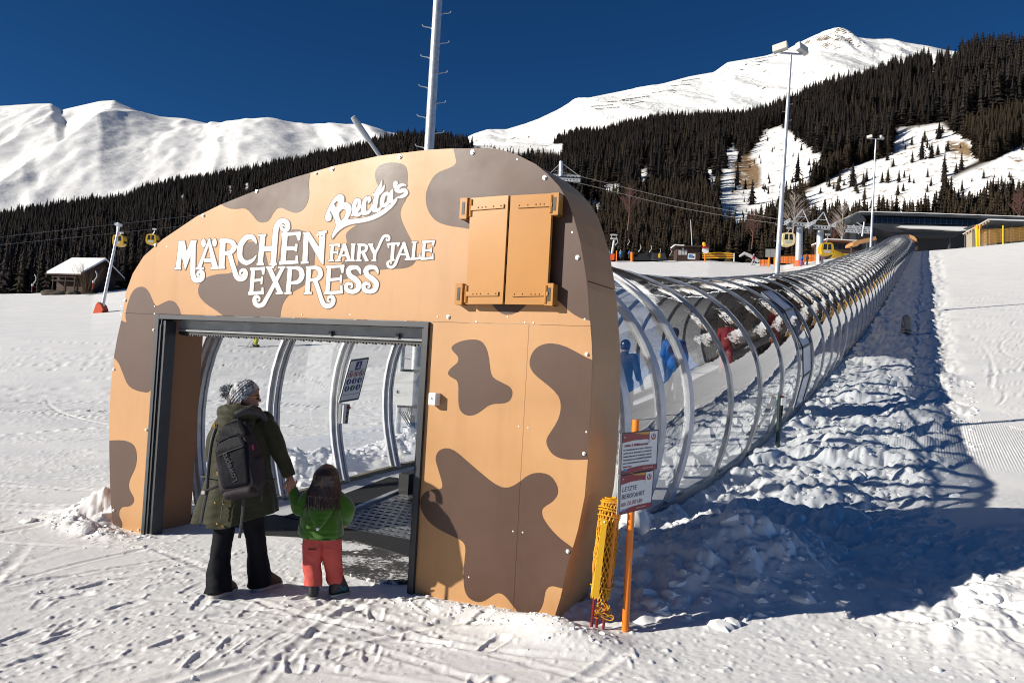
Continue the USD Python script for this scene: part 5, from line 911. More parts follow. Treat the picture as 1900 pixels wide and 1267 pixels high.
# cables
def cable(label, pts, r=.035, name='lift_cable'):
    P = [at(*p) for p in pts]; L = P[0]; t = thing(name, label, 'cable', L); V = np.array(P) - L; tt = np.linspace(0, 1, len(V)); V = PchipInterpolator(tt, V)(np.linspace(0, 1, 24)); part(t, 'rope', tube(V, r, 5, cap=False), mat('rope_grey', (.22, .22, .21), .6) if not stage.GetPrimAtPath(LK + 'rope_grey') else LK + 'rope_grey')
cable('upper cable of the gondola lift left of the portal', [(-60, 446, 110), (180, 420, 128), (420, 393, 150), (700, 360, 172)])
cable('lower cable of the gondola lift left of the portal', [(-60, 460, 110), (180, 436, 128), (420, 410, 150), (700, 375, 172)])
cable('upper cable running from the lift tower head to the gondola towers', [(1030, 317, 172), (1078, 328, 165), (1260, 372, 148), (1482, 413, 126)], .03)
cable('lower cable running from the lift tower head to the gondola towers', [(1030, 333, 172), (1078, 341, 165), (1260, 385, 148), (1482, 420, 126)], .03)
# gondolas
gy = mat('gondola_yellow', (.66, .40, .02), .35); gglass = mat('gondola_glass', (.03, .035, .04), .1); cream = mat('gondola_cream', (.70, .58, .30), .4)
def gondola(label, px, py, Y, s, hang_px, body):
    t, f, k = T2('gondola_cabin', label, 'gondola', px, py, Y); w, h = .95 * s, 1.0 * s
    pr_ = Polygon(chaikin([(-w * .75, -h), (w * .75, -h), (w * 1.05, -h * .35), (w, h * .5), (w * .75, h), (-w * .75, h), (-w, h * .5), (-w * 1.05, -h * .35)], 1))
    part(t, 'body', extr(pr_.difference(Polygon([(-w * .72, -h * .12), (-w * .08, -h * .12), (-w * .08, h * .74), (-w * .6, h * .74)])).difference(Polygon([(w * .72, -h * .12), (w * .08, -h * .12), (w * .08, h * .74), (w * .6, h * .74)])), -.75 * s, .75 * s), body)
    part(t, 'window', extr(pr_.buffer(-.08 * s), -.70 * s, .70 * s), gglass); part(t, 'panel', extr(sbox(-w * .5, -h * .65, w * .5, -h * .25), -.765 * s, -.751 * s), mat('gondola_panel', (.55, .57, .58), .3) if not stage.GetPrimAtPath(LK + 'gondola_panel') else LK + 'gondola_panel')
    part(t, 'ski_rack', bx(w * .98, w * 1.25, -.3, .3, -h * .5, -h * .1), gglass)
    part(t, 'hanger_arm', tube([(0, 0, h), (0, 0, h + .1), (.25 * s, 0, h + .5 * s), (.25 * s, 0, hang_px * k)], .055, 8), galv); part(t, 'grip', bx(-.1 * s, .6 * s, -.15, .15, hang_px * k - .12, hang_px * k + .12), galv)
gondola('yellow gondola cabin behind the leaning pole at the left', 222, 447, 122, .86, 15, gy)
gondola('yellow gondola cabin half hidden by the portal\'s left curve', 283, 445, 128, .85, 20, gy)
gondola('cream and yellow gondola cabin beside the nearer lamp post', 1460.5, 445, 118, .98, 22, cream)
gondola('yellow gondola cabin above the tunnel near the snow gun', 1532, 463, 118, .95, 28, gy)
# gondola lift towers
def truss(a, b, r, n=6):
    a, b = np.array(a, float), np.array(b, float); ms = []; u = np.array([0, 0, .5]); prev = a
    for o in (u * .5, -u * .5): ms.append(tube([a + o, b + o], r, 5))
    for i in range(n): p = a + (b - a) * i / n; q = a + (b - a) * (i + 1) / n; ms.append(tube([p + u * .5, q - u * .5], r * .7, 4)); ms.append(tube([p - u * .5, q + u * .5], r * .7, 4))
    return cat(ms)
def tower(label, bpx, bpy, Y, tpy, half):
    t, f, k = T2('gondola_tower', label, 'lift tower', bpx, bpy, Y); zt = f(bpx, tpy)[2]; xt = f(bpx + 1.5, tpy)[0]
    part(t, 'column', tube([(0, 0, -1.5), (xt, 0, zt)], [.62, .50], 18), galv, smooth=40)
    part(t, 'crossarm', mov(truss((-half, 0, 0), (half, 0, 0), .10, 8), xt, 0, zt + .5), galv)
    part(t, 'a_frame', cat([tube([(xt - 1.2, 0, zt + .8), (xt + .4, 0, zt + 2.9)], .09, 6), tube([(xt + 1.4, 0, zt + .8), (xt + .4, 0, zt + 2.9)], .09, 6), tube([(xt - .5, 0, zt + 1.7), (xt + .9, 0, zt + 1.7)], .07, 6)]), galv)
    for sd in (-1, 1):
        part(t, 'walkway', mov(truss((0, -1.5, 0), (0, 1.5, 0), .07, 4), xt + sd * half * .95, 0, zt + .8), galv)
        for j in range(6): y = -1.6 + .64 * j; part(t, 'sheave', tube([(xt + sd * half * .8 - .1 + .18 * j - .4, y, zt + .05), (xt + sd * half * .8 + .12 + .18 * j - .4, y, zt + .05)], .34, 14), alu_d)
    return t, f
t, f = tower('left gondola lift tower with orange padded foot behind the tunnel', 1482, 496, 126, 422, 2.1)
part(t, 'foot_pad', cyl((0, 0, -.6), (0, 0, 1.05), .82, 16), LK + 'pad_orange')
tower('right gondola lift tower partly behind the tunnel', 1520.5, 490, 122, 428, 1.9)
# chairlift tower head behind the portal curve
t, f, k = T2('lift_tower', 'distant lift tower head with sheaves just behind the portal\'s right curve', 'lift tower', 1041, 420, 172)
part(t, 'column', tube([(0, 0, -8), f(1041, 300)], [.7, .45], 12), galv, smooth=40); part(t, 'crossarm', mov(truss((-3.4, 0, 0), (3.6, 0, 0), .14, 9), 0, 0, f(1041, 327)[2]), galv); part(t, 'walkway', mov(truss((-3.4, -1, 0), (3.6, -1, 0), .12, 10), 0, 0, f(1041, 335)[2]), galv)
for sx in (-3.2, 3.4): part(t, 'stay', tube([f(1041, 302), np.array([sx, 0, f(1041, 325)[2]])], .07, 5), galv)
for j in range(12): x = -3.2 + .6 * j; part(t, 'sheave', tube([(x, -.7, f(1041, 331)[2]), (x, -.45, f(1041, 331)[2])], .32, 12), alu_d)
# slanted white drag-lift mast
t, f, k = T2('drag_lift_mast', 'slanted white drag-lift mast with box head at the snow edge', 'lift mast', 1134, 478, 136)
part(t, 'leg', tube([f(1134, 480), f(1140, 443)], .20, 10), hang); part(t, 'head_frame', cat([bx(*(f(1133, 0)[0], f(1144, 0)[0]), -.3, .3, f(0, 443)[2] - .1, f(0, 443)[2] + .1) if False else bx(f(1133, 443)[0], f(1145, 443)[0], -.3, .3, f(1139, 443)[2] - .1, f(1139, 443)[2] + .1), bx(f(1133, 436)[0], f(1145, 436)[0], -.3, .3, f(1139, 436)[2] - .08, f(1139, 436)[2] + .08), bx(f(1134, 440)[0], f(1134, 440)[0] + .12, -.1, .1, f(1139, 443)[2], f(1139, 436)[2]), bx(f(1143, 440)[0], f(1143, 440)[0] + .12, -.1, .1, f(1139, 443)[2], f(1139, 436)[2])]), hang); part(t, 'foot_pad', bx(-.9, .5, -.4, .4, -.4, .65), LK + 'pad_orange')
# kiosk
dkw = mat('kiosk_brown', (.06, .03, .022), .75, var=.25, vscale=3)
t, f, k = T2('kiosk', 'small dark brown kiosk with white window boards at the snow edge', 'kiosk', 1257, 480, 136)
X0, X1, ZR = f(1257, 460)[0], f(1299, 460)[0], f(1257, 459)[2]
part(t, 'wall', bx(X0, X1, 0, 3, -.6, ZR), dkw); part(t, 'roof', extr(Polygon([(X0 - .6, ZR + .02), (X1 + .1, ZR + .25), (X1 + .1, ZR + .45), (X0 - .6, ZR + .2)]), -.6, 3.3), dkw); part(t, 'roof_snow', bx(X0 - .6, X0 + 1.0, -.65, 3, ZR + .21, ZR + .4), plainsnow)
for a, b, c, d in ((1259, 1264, 464, 473), (1265, 1269, 460, 473), (1270, 1275, 464, 473)): part(t, 'window_board', bx(f(a, 465)[0], f(b, 465)[0], -.06, -.003, f(a, d)[2], f(a, c)[2]), hang)
t, f, k = T2('picture_board', 'blue and red picture board leaning in front of the kiosk', 'sign', 1283, 480, 133); part(t, 'board', bx(f(1276.5, 475)[0], f(1290, 475)[0], -.05, .05, -.1, f(1283, 471)[2]), wht); part(t, 'picture', bx(f(1277.5, 475)[0], f(1285, 475)[0], -.06, -.052, .1, f(1283, 472.5)[2]), mat('picture_blue', (.06, .3, .6), .4)); part(t, 'picture', bx(f(1285, 475)[0], f(1288.5, 475)[0], -.06, -.052, .1, f(1283, 475)[2]), redm)
t, f, k = T2('thin_pole', 'thin pale pole sticking up behind the brown kiosk', 'pole', 1286, 480, 137); part(t, 'pole', tube([(0, 0, -.5), f(1281.5, 408)], [.11, .06], 8), hang)
t, f, k = T2('octagon_sign', 'white octagonal sign on a striped post left of the yellow banner', 'sign', 1308, 484, 133); part(t, 'post', cyl((0, 0, -.3), f(1308.5, 462), .11, 8), orange)
oc = Polygon([(math.cos(a) * .62 + f(1308.5, 465)[0], math.sin(a) * .55 + f(1308.5, 465)[2]) for a in np.radians(np.arange(22.5, 360, 45))]); part(t, 'sign_plate', extr(oc, -.18, -.12), wht); part(t, 'base_plate', bx(f(1303.5, 458)[0], f(1313.5, 458)[0], -.5, .4, f(1308, 461)[2], f(1308, 458.5)[2]), redm); part(t, 'loudspeaker', tube([f(1308, 457), f(1306, 452), f(1304, 450)], [.28, .34, .12], 10), yel)
t, f, k = T2('banner', 'arched yellow and dark red striped banner at the snow edge', 'banner', 1336, 481, 134)
for i in range(5):
    xs = np.linspace(1303.5, 1361.5, 24); lo_, hi_ = i / 5, (i + 1) / 5; up_ = lambda x: 479.5 - (9 + 2.4 * math.sin((x - 1303) / 58 * math.pi)); P_ = [tuple((f(x, 479.5 + (up_(x) - 479.5) * lo_))[[0, 2]]) for x in xs] + [tuple((f(x, 479.5 + (up_(x) - 479.5) * hi_))[[0, 2]]) for x in xs[::-1]]; part(t, 'stripe', extr(Polygon(P_), -.05, .05), yelp if i % 2 == 0 else mat('banner_red', (.22, .02, .02), .6) if not stage.GetPrimAtPath(LK + 'banner_red') else LK + 'banner_red')
part(t, 'post', bx(f(1361.5, 470)[0], f(1363, 470)[0], -.1, .1, -.3, f(1361, 470)[2]), wht)
tarp = mat('tarp_black', (.02, .02, .022), .6, bump=.5, bscale=3)
t, f, k = T2('tarp_heap', 'long low heap under black tarp at the snow edge', 'tarp', 1195, 482, 137); part(t, 'tarp', extr(Polygon([tuple(f(*p)[[0, 2]]) for p in ((1174, 484), (1176, 479), (1184, 473), (1196, 470), (1210, 470), (1217, 473), (1222, 484))]), -.8, .8), tarp)
t, f, k = T2('tarp_box', 'dark blue box with yellow lettering patch beside the tarp heap', 'box', 1222, 482, 134); part(t, 'box', extr(Polygon([tuple(f(*p)[[0, 2]]) for p in ((1209, 482), (1212, 471), (1232, 470), (1237, 482))]), -.6, .6), mat('box_navy', (.025, .03, .045), .6)); part(t, 'yellow_patch', bx(f(1220, 475)[0], f(1224, 475)[0], -.63, -.605, f(1220, 479)[2], f(1220, 471.5)[2]), yelp)
t, f, k = T2('white_bent_bar', 'bent white inflatable bar forming a low peak at the snow edge', 'bar', 1380, 482, 134); part(t, 'tube', tube([f(1372, 476), f(1381, 470), f(1393, 475), f(1408, 485)], [.18, .28, .3, .34], 10), hang, smooth=60)
t, f, k = T2('grey_signboard', 'grey double signboard on orange posts left of the lamp post', 'sign', 1431, 492, 118)
for a, b in ((1420.5, 1429), (1429.5, 1438.5)): part(t, 'panel', bx(f(a, 470)[0], f(b, 470)[0], -.06, .0, f(a, 477)[2], f(a, 462)[2]), mat('panel_steel', (.38, .38, .37), .5) if not stage.GetPrimAtPath(LK + 'panel_steel') else LK + 'panel_steel')
for a in (1427.5, 1438): part(t, 'post', cyl(f(a, 494, .1), f(a, 463, .1), .16, 8), orange)
def meshfence(label, x0, x1, y0, y1, Y, m, name='orange_net_fence', nv=5, posts=3):
    t, f, k = T2(name, label, 'fence', (x0 + x1) / 2, y1, Y); xs = np.linspace(x0, x1, posts)
    for a in xs: part(t, 'post', cyl(f(a, y1 + 2), f(a, y0 - .5), .06, 6), m)
    ms = [tube([f(x0, y0 + (y1 - y0) * j / nv), f(x1, y0 + (y1 - y0) * j / nv)], .05, 4) for j in range(nv + 1)]; n2 = max(4, int((x1 - x0) * .8)); ms += [tube([f(a, y0), f(a, y1)], .035, 4) for a in np.linspace(x0, x1, n2)]; part(t, 'netting', cat(ms), m, kind='stuff')
meshfence('orange net fence below the grey signboard', 1410, 1425, 482, 493, 119, orange); meshfence('orange barrier netting left of the padded tower foot', 1447, 1474, 476, 488, 124, orange); meshfence('orange net fence between the two gondola towers', 1492, 1516, 473, 485, 124, orange)
# snow gun and low building beyond the tunnel
t, f, k = T2('snow_gun', 'yellow fan snow gun beyond the tunnel roof', 'snow gun', 1553, 473, 140); part(t, 'barrel', rot(tube([(-1.0, 0, 0), (-.7, 0, 0), (.6, 0, 0), (1.1, 0, 0)], [.75, .8, .62, .4], 16), (0, 1, 0), 8), gy, smooth=40); part(t, 'fan_ring', rot(tube([(-1.08, 0, 0), (-.98, 0, 0)], .66, 16), (0, 1, 0), 8), black); part(t, 'motor_box', bx(.4, 2.2, -.4, .4, -.5, .25), gy); part(t, 'stand', cyl((0, 0, -3), (0, 0, -.5), .2, 8), alu_d)
t, f, k = T2('low_building', 'low brown building with thin snowy flat roof behind the snow gun', 'building', 1560, 480, 155); part(t, 'wall', bx(f(1532, 460)[0], f(1600, 460)[0], 0, 6, -4, f(1560, 451)[2]), dkw); part(t, 'roof', bx(f(1530, 448)[0], f(1601, 448)[0], -1, 7, f(1560, 450.5)[2], f(1560, 447.5)[2]), mat('eave_brown', (.16, .06, .03), .7)); part(t, 'roof_snow', bx(f(1530, 448)[0], f(1601, 448)[0], -1, 7, f(1560, 447.3)[2], f(1560, 445.5)[2]), plainsnow)
for a in np.arange(1537, 1600, 9): part(t, 'window', bx(f(a, 455)[0], f(a + 6, 455)[0], -.05, -.003, f(a, 462)[2], f(a, 454)[2]), gglass)
t, f, k = T2('tan_canopy', 'tan rounded canopy peeking over the tunnel roof', 'canopy', 1598, 470, 150); part(t, 'shell', extr(Polygon([tuple(f(*p)[[0, 2]]) for p in ((1576, 458), (1577, 453), (1583, 448.5), (1600, 445), (1618, 441), (1620, 447), (1600, 451), (1588, 455), (1586, 458))]), -1.5, 2), tan); part(t, 'leg', cyl(f(1580, 480), f(1580, 457), .2, 8), dkw)
# valley station
YS = 178; stg = mat('station_steel', (.055, .062, .07), .5, 0, var=.15, vscale=.4); std = mat('station_dark', (.022, .024, .03), .6); stw = mat('station_glass', (.012, .02, .04), .08); stm = mat('station_mid', (.04, .042, .05), .5)
t, f, k = T2('valley_station', 'long dark steel cable-car station with a band of glass and snowy roof edge', 'building', 1700, 470, YS)
fp = lambda *p: Polygon([tuple(f(*q)[[0, 2]]) for q in p])
part(t, 'roof', extr(fp((1592, 395.5), (1700, 398), (1900, 405), (1960, 407), (1960, 411), (1900, 409), (1700, 402.5), (1592, 400)), -1.2, 14), stg); part(t, 'roof_snow', extr(fp((1590, 394), (1700, 396.5), (1900, 403.5), (1960, 405.5), (1960, 406.8), (1900, 404.8), (1700, 397.8), (1592, 395.3)), -1.3, 13), plainsnow)
part(t, 'nose', extr(fp((1573, 408), (1588, 396), (1596, 399), (1604, 411), (1590, 416), (1576, 413)), -1.0, 2.5), stg)
part(t, 'back_wall', extr(fp((1600, 400), (1960, 411), (1960, 480), (1600, 480)), 3.5, 12), std)
for i in range(20):
    a = 1616 + 9.9 * i; sh = lambda x: (x - 1592) * .0345; b0, b1 = 401.5 + sh(a), 413.5 + sh(a) * .62; part(t, 'window', extr(fp((a, b0), (a + 9.0, b0 + .3), (a + 9.4, b1 + .3), (a + .4, b1)), -.25, -.1), stw)
    part(t, 'mullion', extr(fp((a + 9.1, b0), (a + 9.8, b0), (a + 10.2, b1), (a + 9.5, b1)), -.3, -.02), stg)
part(t, 'glass_sill', extr(fp((1606, 415), (1820, 421.5), (1820, 427), (1606, 424)), -.6, 3.4), stg); part(t, 'lower_roof', extr(fp((1618, 424), (1800, 428), (1780, 434), (1640, 432)), -1.4, 3.3), stm)
part(t, 'ledge_snow', extr(fp((1656, 424), (1662, 422.3), (1720, 423.2), (1792, 424.7), (1786, 430), (1770, 431.5), (1720, 428), (1680, 426.8)), -2.4, -.62), plainsnow)
part(t, 'soffit', extr(fp((1640, 432), (1780, 434), (1768, 441), (1660, 438)), -1.0, 3.3), stm)
for a in (1608, 1622, 1760): part(t, 'column', bx(f(a, 440)[0], f(a + 2.5, 440)[0], -.4, .2, -4, f(a, 428)[2]), stg)
part(t, 'machinery', cat([mov(truss((-2.8, 0, 0), (2.8, 0, 0), .14, 7), f(1592, 424)[0], -1, f(1592, 424)[2]), mov(truss((-3.0, 0, 0), (2.4, 0, 0), .14, 7), f(1590, 431)[0], -1, f(1590, 431)[2]), tube([f(1580, 418, -1), f(1590, 436, -1)], .14, 5), tube([f(1600, 414, -1), f(1596, 440, -1)], .2, 6), tube([f(1586, 414, -1), f(1610, 430, -1)], .12, 5)]), galv, kind='stuff')
t, f, k = T2('station_annex', 'flat canopy annex with pale walls at the right edge of the station', 'building', 1850, 456, 150)
fp = lambda *p: Polygon([tuple(f(*q)[[0, 2]]) for q in p])
part(t, 'roof', extr(fp((1780, 437.3), (1826, 411.2), (1960, 415.3), (1960, 418.5), (1828, 414.2), (1784, 439)), -1.5, -1.1), stg); part(t, 'roof_snow', extr(fp((1779, 436), (1825.5, 408.8), (1960, 412.6), (1960, 415), (1826, 411), (1780, 437.1)), -1.45, -1.2), plainsnow); part(t, 'canopy', extr(fp((1826, 412), (1960, 416), (1960, 418), (1828, 414)), -1.05, 7), stg)
part(t, 'back_wall', extr(fp((1832, 414), (1960, 418), (1960, 470), (1832, 470)), 5, 7), mat('annex_cream', (.42, .36, .27), .7)); part(t, 'side_wall', extr(fp((1848, 421), (1862, 421.5), (1862, 470), (1848, 470)), 2, 4), mat('annex_tan', (.30, .20, .12), .7))
for a in (1786, 1806, 1828, 1872): part(t, 'post', cyl(f(a, 470, -.8), f(a, 418 if a > 1820 else 434 - (a - 1786) * .5, -.8), .16, 8), stg)
for i in range(9): a = 1783 + 5 * i; part(t, 'rafter_end', bx(f(a, 430)[0], f(a + 2, 430)[0], -1.9, -1.55, f(a, 437.5 - i * 2.9)[2] - .12, f(a, 435.5 - i * 2.9)[2]), mat('rafter_wood', (.45, .28, .12), .7) if not stage.GetPrimAtPath(LK + 'rafter_wood') else LK + 'rafter_wood')
t, f, k = T2('yellow_net_fence', 'long yellow safety net with posts on the snow at the right edge', 'fence', 1860, 452, 132)
for a in (1813, 1817.5, 1861, 1905): part(t, 'post', cyl(f(a, 458), f(a, 417 + (a - 1812) * .03), .12, 8), yelp)
ms = []
for j in range(9): v = j / 8; ms.append(tube([f(1819, 428 + 24 * v), f(1861, 424.5 + 24 * v), f(1940, 419 + 24 * v)], .035, 4))
for a in np.arange(1819, 1940, 1.6): w_ = (a - 1819) / 121 * 9; ms.append(tube([f(a, 428 - w_), f(a, 452 - w_)], .022, 3))
part(t, 'netting', cat(ms), mat('net_ochre', (.55, .28, .02), .7), kind='stuff')
t, f, k = T2('padded_post', 'orange padded post pair at the left end of the yellow net', 'pad', 1812, 455, 133); part(t, 'pad', bx(f(1809, 440)[0], f(1818, 440)[0], -.3, .3, f(1812, 423)[2], f(1812, 419)[2]), orange); part(t, 'leg', cyl(f(1812.5, 458), f(1811, 421), .16, 8), yelp); part(t, 'leg', cyl(f(1816, 458), f(1815, 421), .16, 8), yelp)
# pale birch and bare bushes before the forest
def bare_tree(label, px, py, Y, h, seed, m):
    r = np.random.default_rng(seed); t, f, k = T2('bare_tree', label, 'tree', px, py, Y); part(t, 'trunk', tube([(0, 0, -1), (.03 * h, 0, h * .45), (0, 0, h * .95)], [.02 * h, .014 * h, .003 * h], 7), m); ms = []
    for i in range(60):
        z = h * r.uniform(.2, .95); a = r.uniform(0, 6.28); L = (h - z) * .45 + .08 * h; d = np.array([math.cos(a), math.sin(a), r.uniform(.8, 1.6)]); d /= np.linalg.norm(d); p = np.array([.02 * h, 0, z]); ms.append(tube([p, p + d * L * .5, p + d * L + [0, 0, L * .1]], [.005 * h, .003 * h, .001 * h], 4, cap=False))
        for j in range(4): q = p + d * L * r.uniform(.3, 1); b = a + r.uniform(-1, 1); ms.append(tube([q, q + np.array([math.cos(b), math.sin(b), .9]) * L * .35], [.002 * h, .0008 * h], 3, cap=False))
    part(t, 'branches', cat(ms), m)
birch = mat('birch_bark', (.45, .38, .33), .8, var=.3, vscale=2); rtw = mat('red_twig', (.16, .07, .055), .8)
bare_tree('pale leafless birch left of the station nose', 1560, 462, 185, 10.5, 1, birch)
for i, (l, px, py, h) in enumerate((('reddish leafless tree behind the gondola towers', 1545, 470, 8), ('reddish leafless tree beside the pale birch', 1574, 465, 7.5), ('greyish leafless tree behind the nearer lamp post', 1470, 440, 11), ('leafless tree above the station annex at the right edge', 1890, 420, 9), ('leafless tree rising behind the lift tower head', 1165, 420, 10), ('leafless tree left of the gondola towers, before dark conifers', 1395, 455, 8))): bare_tree(l, px, py, 192, h, 20 + i, rtw if i != 2 else birch)
# avalanche barriers on the snow peak
abm = mat('barrier_steel', (.16, .15, .14), .8)
def on_peak(px, py):
    i = int(np.clip(round((px - 700) / 4), 0, MR.shape[0] - 1)); row = MR[i, :120]; c = [abs(px_of(q)[1] - py) for q in row]; return row[int(np.argmin(c))]
for (xa, ya, xb_, yb_) in ((1090, 199, 1130, 196), (1098, 204, 1145, 200), (1120, 191, 1168, 188), (1150, 187, 1200, 180), (1160, 196, 1190, 190), (1205, 174, 1245, 168), (1215, 171, 1248, 170), (1240, 161, 1275, 158), (1262, 152, 1295, 147), (1330, 138, 1370, 131), (1345, 130, 1400, 122), (1372, 121, 1425, 113), (1400, 112, 1440, 104)):
    A, B = on_peak(xa, ya) + [0, -3, 1], on_peak(xb_, yb_) + [0, -3, 1]; n_ = 7; ms = []
    t = thing('avalanche_barrier', 'dark avalanche barrier row on the snowy peak', 'barrier', A, 0, 'avalanche barriers on the peak')
    part(t, 'barrier', cat([tube([(B - A) * (j / n_), (B - A) * ((j + .8) / n_)], 1.1, 4) for j in range(n_)]), abm)
# people at the snow edge
for (l, px, py, Y, h, rz, jk, tr, ht, st) in (('walker in red jacket and pale trousers on the far snow edge', 1398, 492, 125, 1.75, 60, red2_j, cloth('pale_trousers', (.45, .47, .5)), helm_w, .15), ('person in blue standing right of the padded tower foot', 1487, 494, 122, 1.78, 90, blue_j, blue_j, helm_b, 0), ('person in dark clothes beside the one in blue', 1497, 492, 122, 1.75, -90, dark_c, dark_c, helm, 0), ('person in pink bending near the right gondola tower', 1522, 484, 120, 1.5, 40, red2_j, pink_c, helm, 0), ('small figure in blue at the left end of the far snow edge', 1130, 481, 134, 1.55, 0, cy_j, dark_c, helm_b, 0), ('small figure in light blue right of the slanted lift mast', 1151, 480, 136, 1.5, 0, cy_j, blue_j, helm_w, 0), ('small figure in dark blue beside the orange pole', 1167.5, 480, 136, 1.5, 0, blue_j, dark_c, helm, .1)):
    far_person(l, at(px, py, Y), h, rz, jk, tr, ht, stride=st)
for l, px in (('thin orange marker pole right of the slanted lift mast', 1144), ('short orange marker pole by the figure in dark blue', 1172.5)):
    t, f, k = T2('marker_pole', l, 'pole', px, 481, 135); part(t, 'pole', cyl((0, 0, -.3), f(px, 465 if px < 1160 else 468), .10 if px < 1160 else .25, 8), orange)
# ------------------------------------------------------------------ the two people at the gate
def smoothpath(P, n):
    P = np.array(P, float); t = np.linspace(0, 1, len(P)); return PchipInterpolator(t, P)(np.linspace(0, 1, n))
def loft(rings, nz_=60, na=72, fold=0.0, nf=7, seed=0, wr=0.0, pw=2.0, hem=None, cap_bottom=False):
    """rings: (z, cx, cy, rx, ry) from bottom to top; folds fade towards the top."""
    R = smoothpath(rings, nz_); a = np.linspace(0, 2 * np.pi, na, endpoint=False); r = np.random.default_rng(seed); ph = r.uniform(0, 6.28, 6)
    V = np.zeros((nz_, na, 3)); k = np.linspace(1, 0, nz_)[:, None]
    c, s = np.cos(a), np.sin(a); e = 2 / pw
    cx, sx = np.sign(c) * np.abs(c) ** e, np.sign(s) * np.abs(s) ** e
    mod = 1 + fold * k ** 1.3 * (.6 * np.sin(nf * a + ph[0] + 1.5 * k) + .4 * np.sin((nf + 4) * a + ph[1] - 2 * k) + .35 * np.sin((2 * nf + 1) * a + ph[2]))
    V[:, :, 0] = R[:, 1:2] + R[:, 3:4] * cx * mod; V[:, :, 1] = R[:, 2:3] + R[:, 4:5] * sx * mod; V[:, :, 2] = R[:, 0:1]
    if hem is not None: V[:, :, 2] += k ** 4 * hem(V[:, :, 0], V[:, :, 1])
    v = V.reshape(-1, 3)
    if wr:
        d = v - np.stack([np.repeat(R[:, 1], na), np.repeat(R[:, 2], na), v[:, 2]], 1); d /= np.linalg.norm(d, axis=1)[:, None] + 1e-9
        n_ = meshkit.fbm(v * [9, 9, 5] + seed, 3, seed) - .5; n2 = 1 - np.abs(meshkit.noise(v * [14, 14, 26] + [v[0, 0], 0, 0], seed + 5) - .5) * 2
        v = v + d * (wr * n_ + wr * .45 * (n2 - .6))[:, None]
    m = grid_mesh(v, nz_, na, close_v=True)
    top_c, bot_c = v[-na:].mean(0), v[:na].mean(0); N = len(v); f = m.faces.tolist()
    for j in range(na):
        kx = (j + 1) % na; f.append([N, (nz_ - 1) * na + j, (nz_ - 1) * na + kx]); f.append([N + 1, kx, j])
    return trimesh.Trimesh(np.vstack([v, top_c, bot_c + [0, 0, .03]]), f, process=False)
def sleeve(P, R, n=40, na=28, wr=.012, seed=0, flat=1.0, freq=20):
    C = smoothpath([list(p) + [r] for p, r in zip(P, R)], n); m = tube(C[:, :3], C[:, 3], na, flat); v = m.vertices
    ctr = np.vstack([np.repeat(C[:, :3], na, 0), C[0, :3], C[-1, :3]]); d = v - ctr; L = np.linalg.norm(d, axis=1)[:, None]; d = d / np.maximum(L, 1e-9)
    al = np.concatenate([np.repeat(np.linspace(0, 1, n), na), [0, 1]]); r1 = 1 - 2 * np.abs(meshkit.noise(np.stack([v[:, 0] * 9, v[:, 1] * 9, v[:, 2] * freq + v[:, 0] * 8], 1), seed) - .5); r2 = meshkit.fbm(v * 14, 3, seed + 3) - .5
    m.vertices = v + d * (wr * (r1 - .55) + wr * .9 * r2)[:, None] * (L > 1e-6); return m
def chainm(prs, ref=.012, it=8):
    b = mf.Manifold.batch_boolean([mf.Manifold.batch_hull([mf.Manifold.sphere(a[1], 20).translate(tuple(map(float, a[0]))), mf.Manifold.sphere(c[1], 20).translate(tuple(map(float, c[0])))]) for a, c in prs], mf.OpType.Add)
    m = tm(b.refine_to_length(ref)); trimesh.smoothing.filter_taubin(m, lamb=.5, nu=.52, iterations=it); return m
A3 = lambda *p: np.array(p, float)
def hand_chain(w, d, side, s=1.0, curl=.55):
    """palm, four curled fingers and a thumb; w wrist, d pointing direction, side = towards the thumb."""
    d = d / np.linalg.norm(d); side = side - d * (side @ d); side /= np.linalg.norm(side); up = np.cross(d, side); o = []
    p0 = w + d * .02 * s; kn = [w + d * (.085 - .006 * abs(i - 1.2)) * s + side * (.030 - .020 * i) * s for i in range(4)]
    for k_ in kn: o.append(((p0 + side * .0, .021 * s), (k_, .0125 * s)))
    for i, k_ in enumerate(kn):
        L = (.040, .045, .042, .033)[i] * s; a1 = k_ + (d * math.cos(curl) + up * math.sin(curl)) * L; a2 = a1 + (d * math.cos(2.2 * curl) + up * math.sin(2.2 * curl)) * L * .62; a3 = a2 + (d * math.cos(3.0 * curl) + up * math.sin(3.0 * curl)) * L * .45
        o += [((k_, .0105 * s), (a1, .0088 * s)), ((a1, .0088 * s), (a2, .008 * s)), ((a2, .008 * s), (a3, .007 * s))]
    t0 = w + d * .028 * s + side * .024 * s; t1 = t0 + (d * .6 + side * .7 + up * .25) * .036 * s; t2 = t1 + (d * .85 + side * .2 + up * .45) * .028 * s
    o += [((w + d * .015 * s, .017 * s), (t0, .0135 * s)), ((t0, .013 * s), (t1, .0105 * s)), ((t1, .0105 * s), (t2, .009 * s))]; return o
skin2 = mat('face_skin', (.40, .20, .125), .5, var=.08, vscale=20, extra={'subsurface_weight': .12, 'subsurface_radius': (.02, .008, .004), 'subsurface_scale': .5})
olive = mat('parka_olive', (.044, .044, .022), .62, spec=.12, var=.16, vscale=9, bump=.25, bscale=120, sheen=.1)
olive_in = mat('parka_trim', (.05, .048, .022), .7)
navy = mat('snow_trousers', (.005, .006, .010), .7, spec=.12, var=.2, vscale=6, bump=.2, bscale=140)
brown_b = mat('boot_brown', (.09, .038, .018), .6, var=.2, vscale=20); sole = mat('boot_sole', (.55, .54, .5), .7)
brass = mat('brass_stud', (.55, .33, .08), .35, .8)
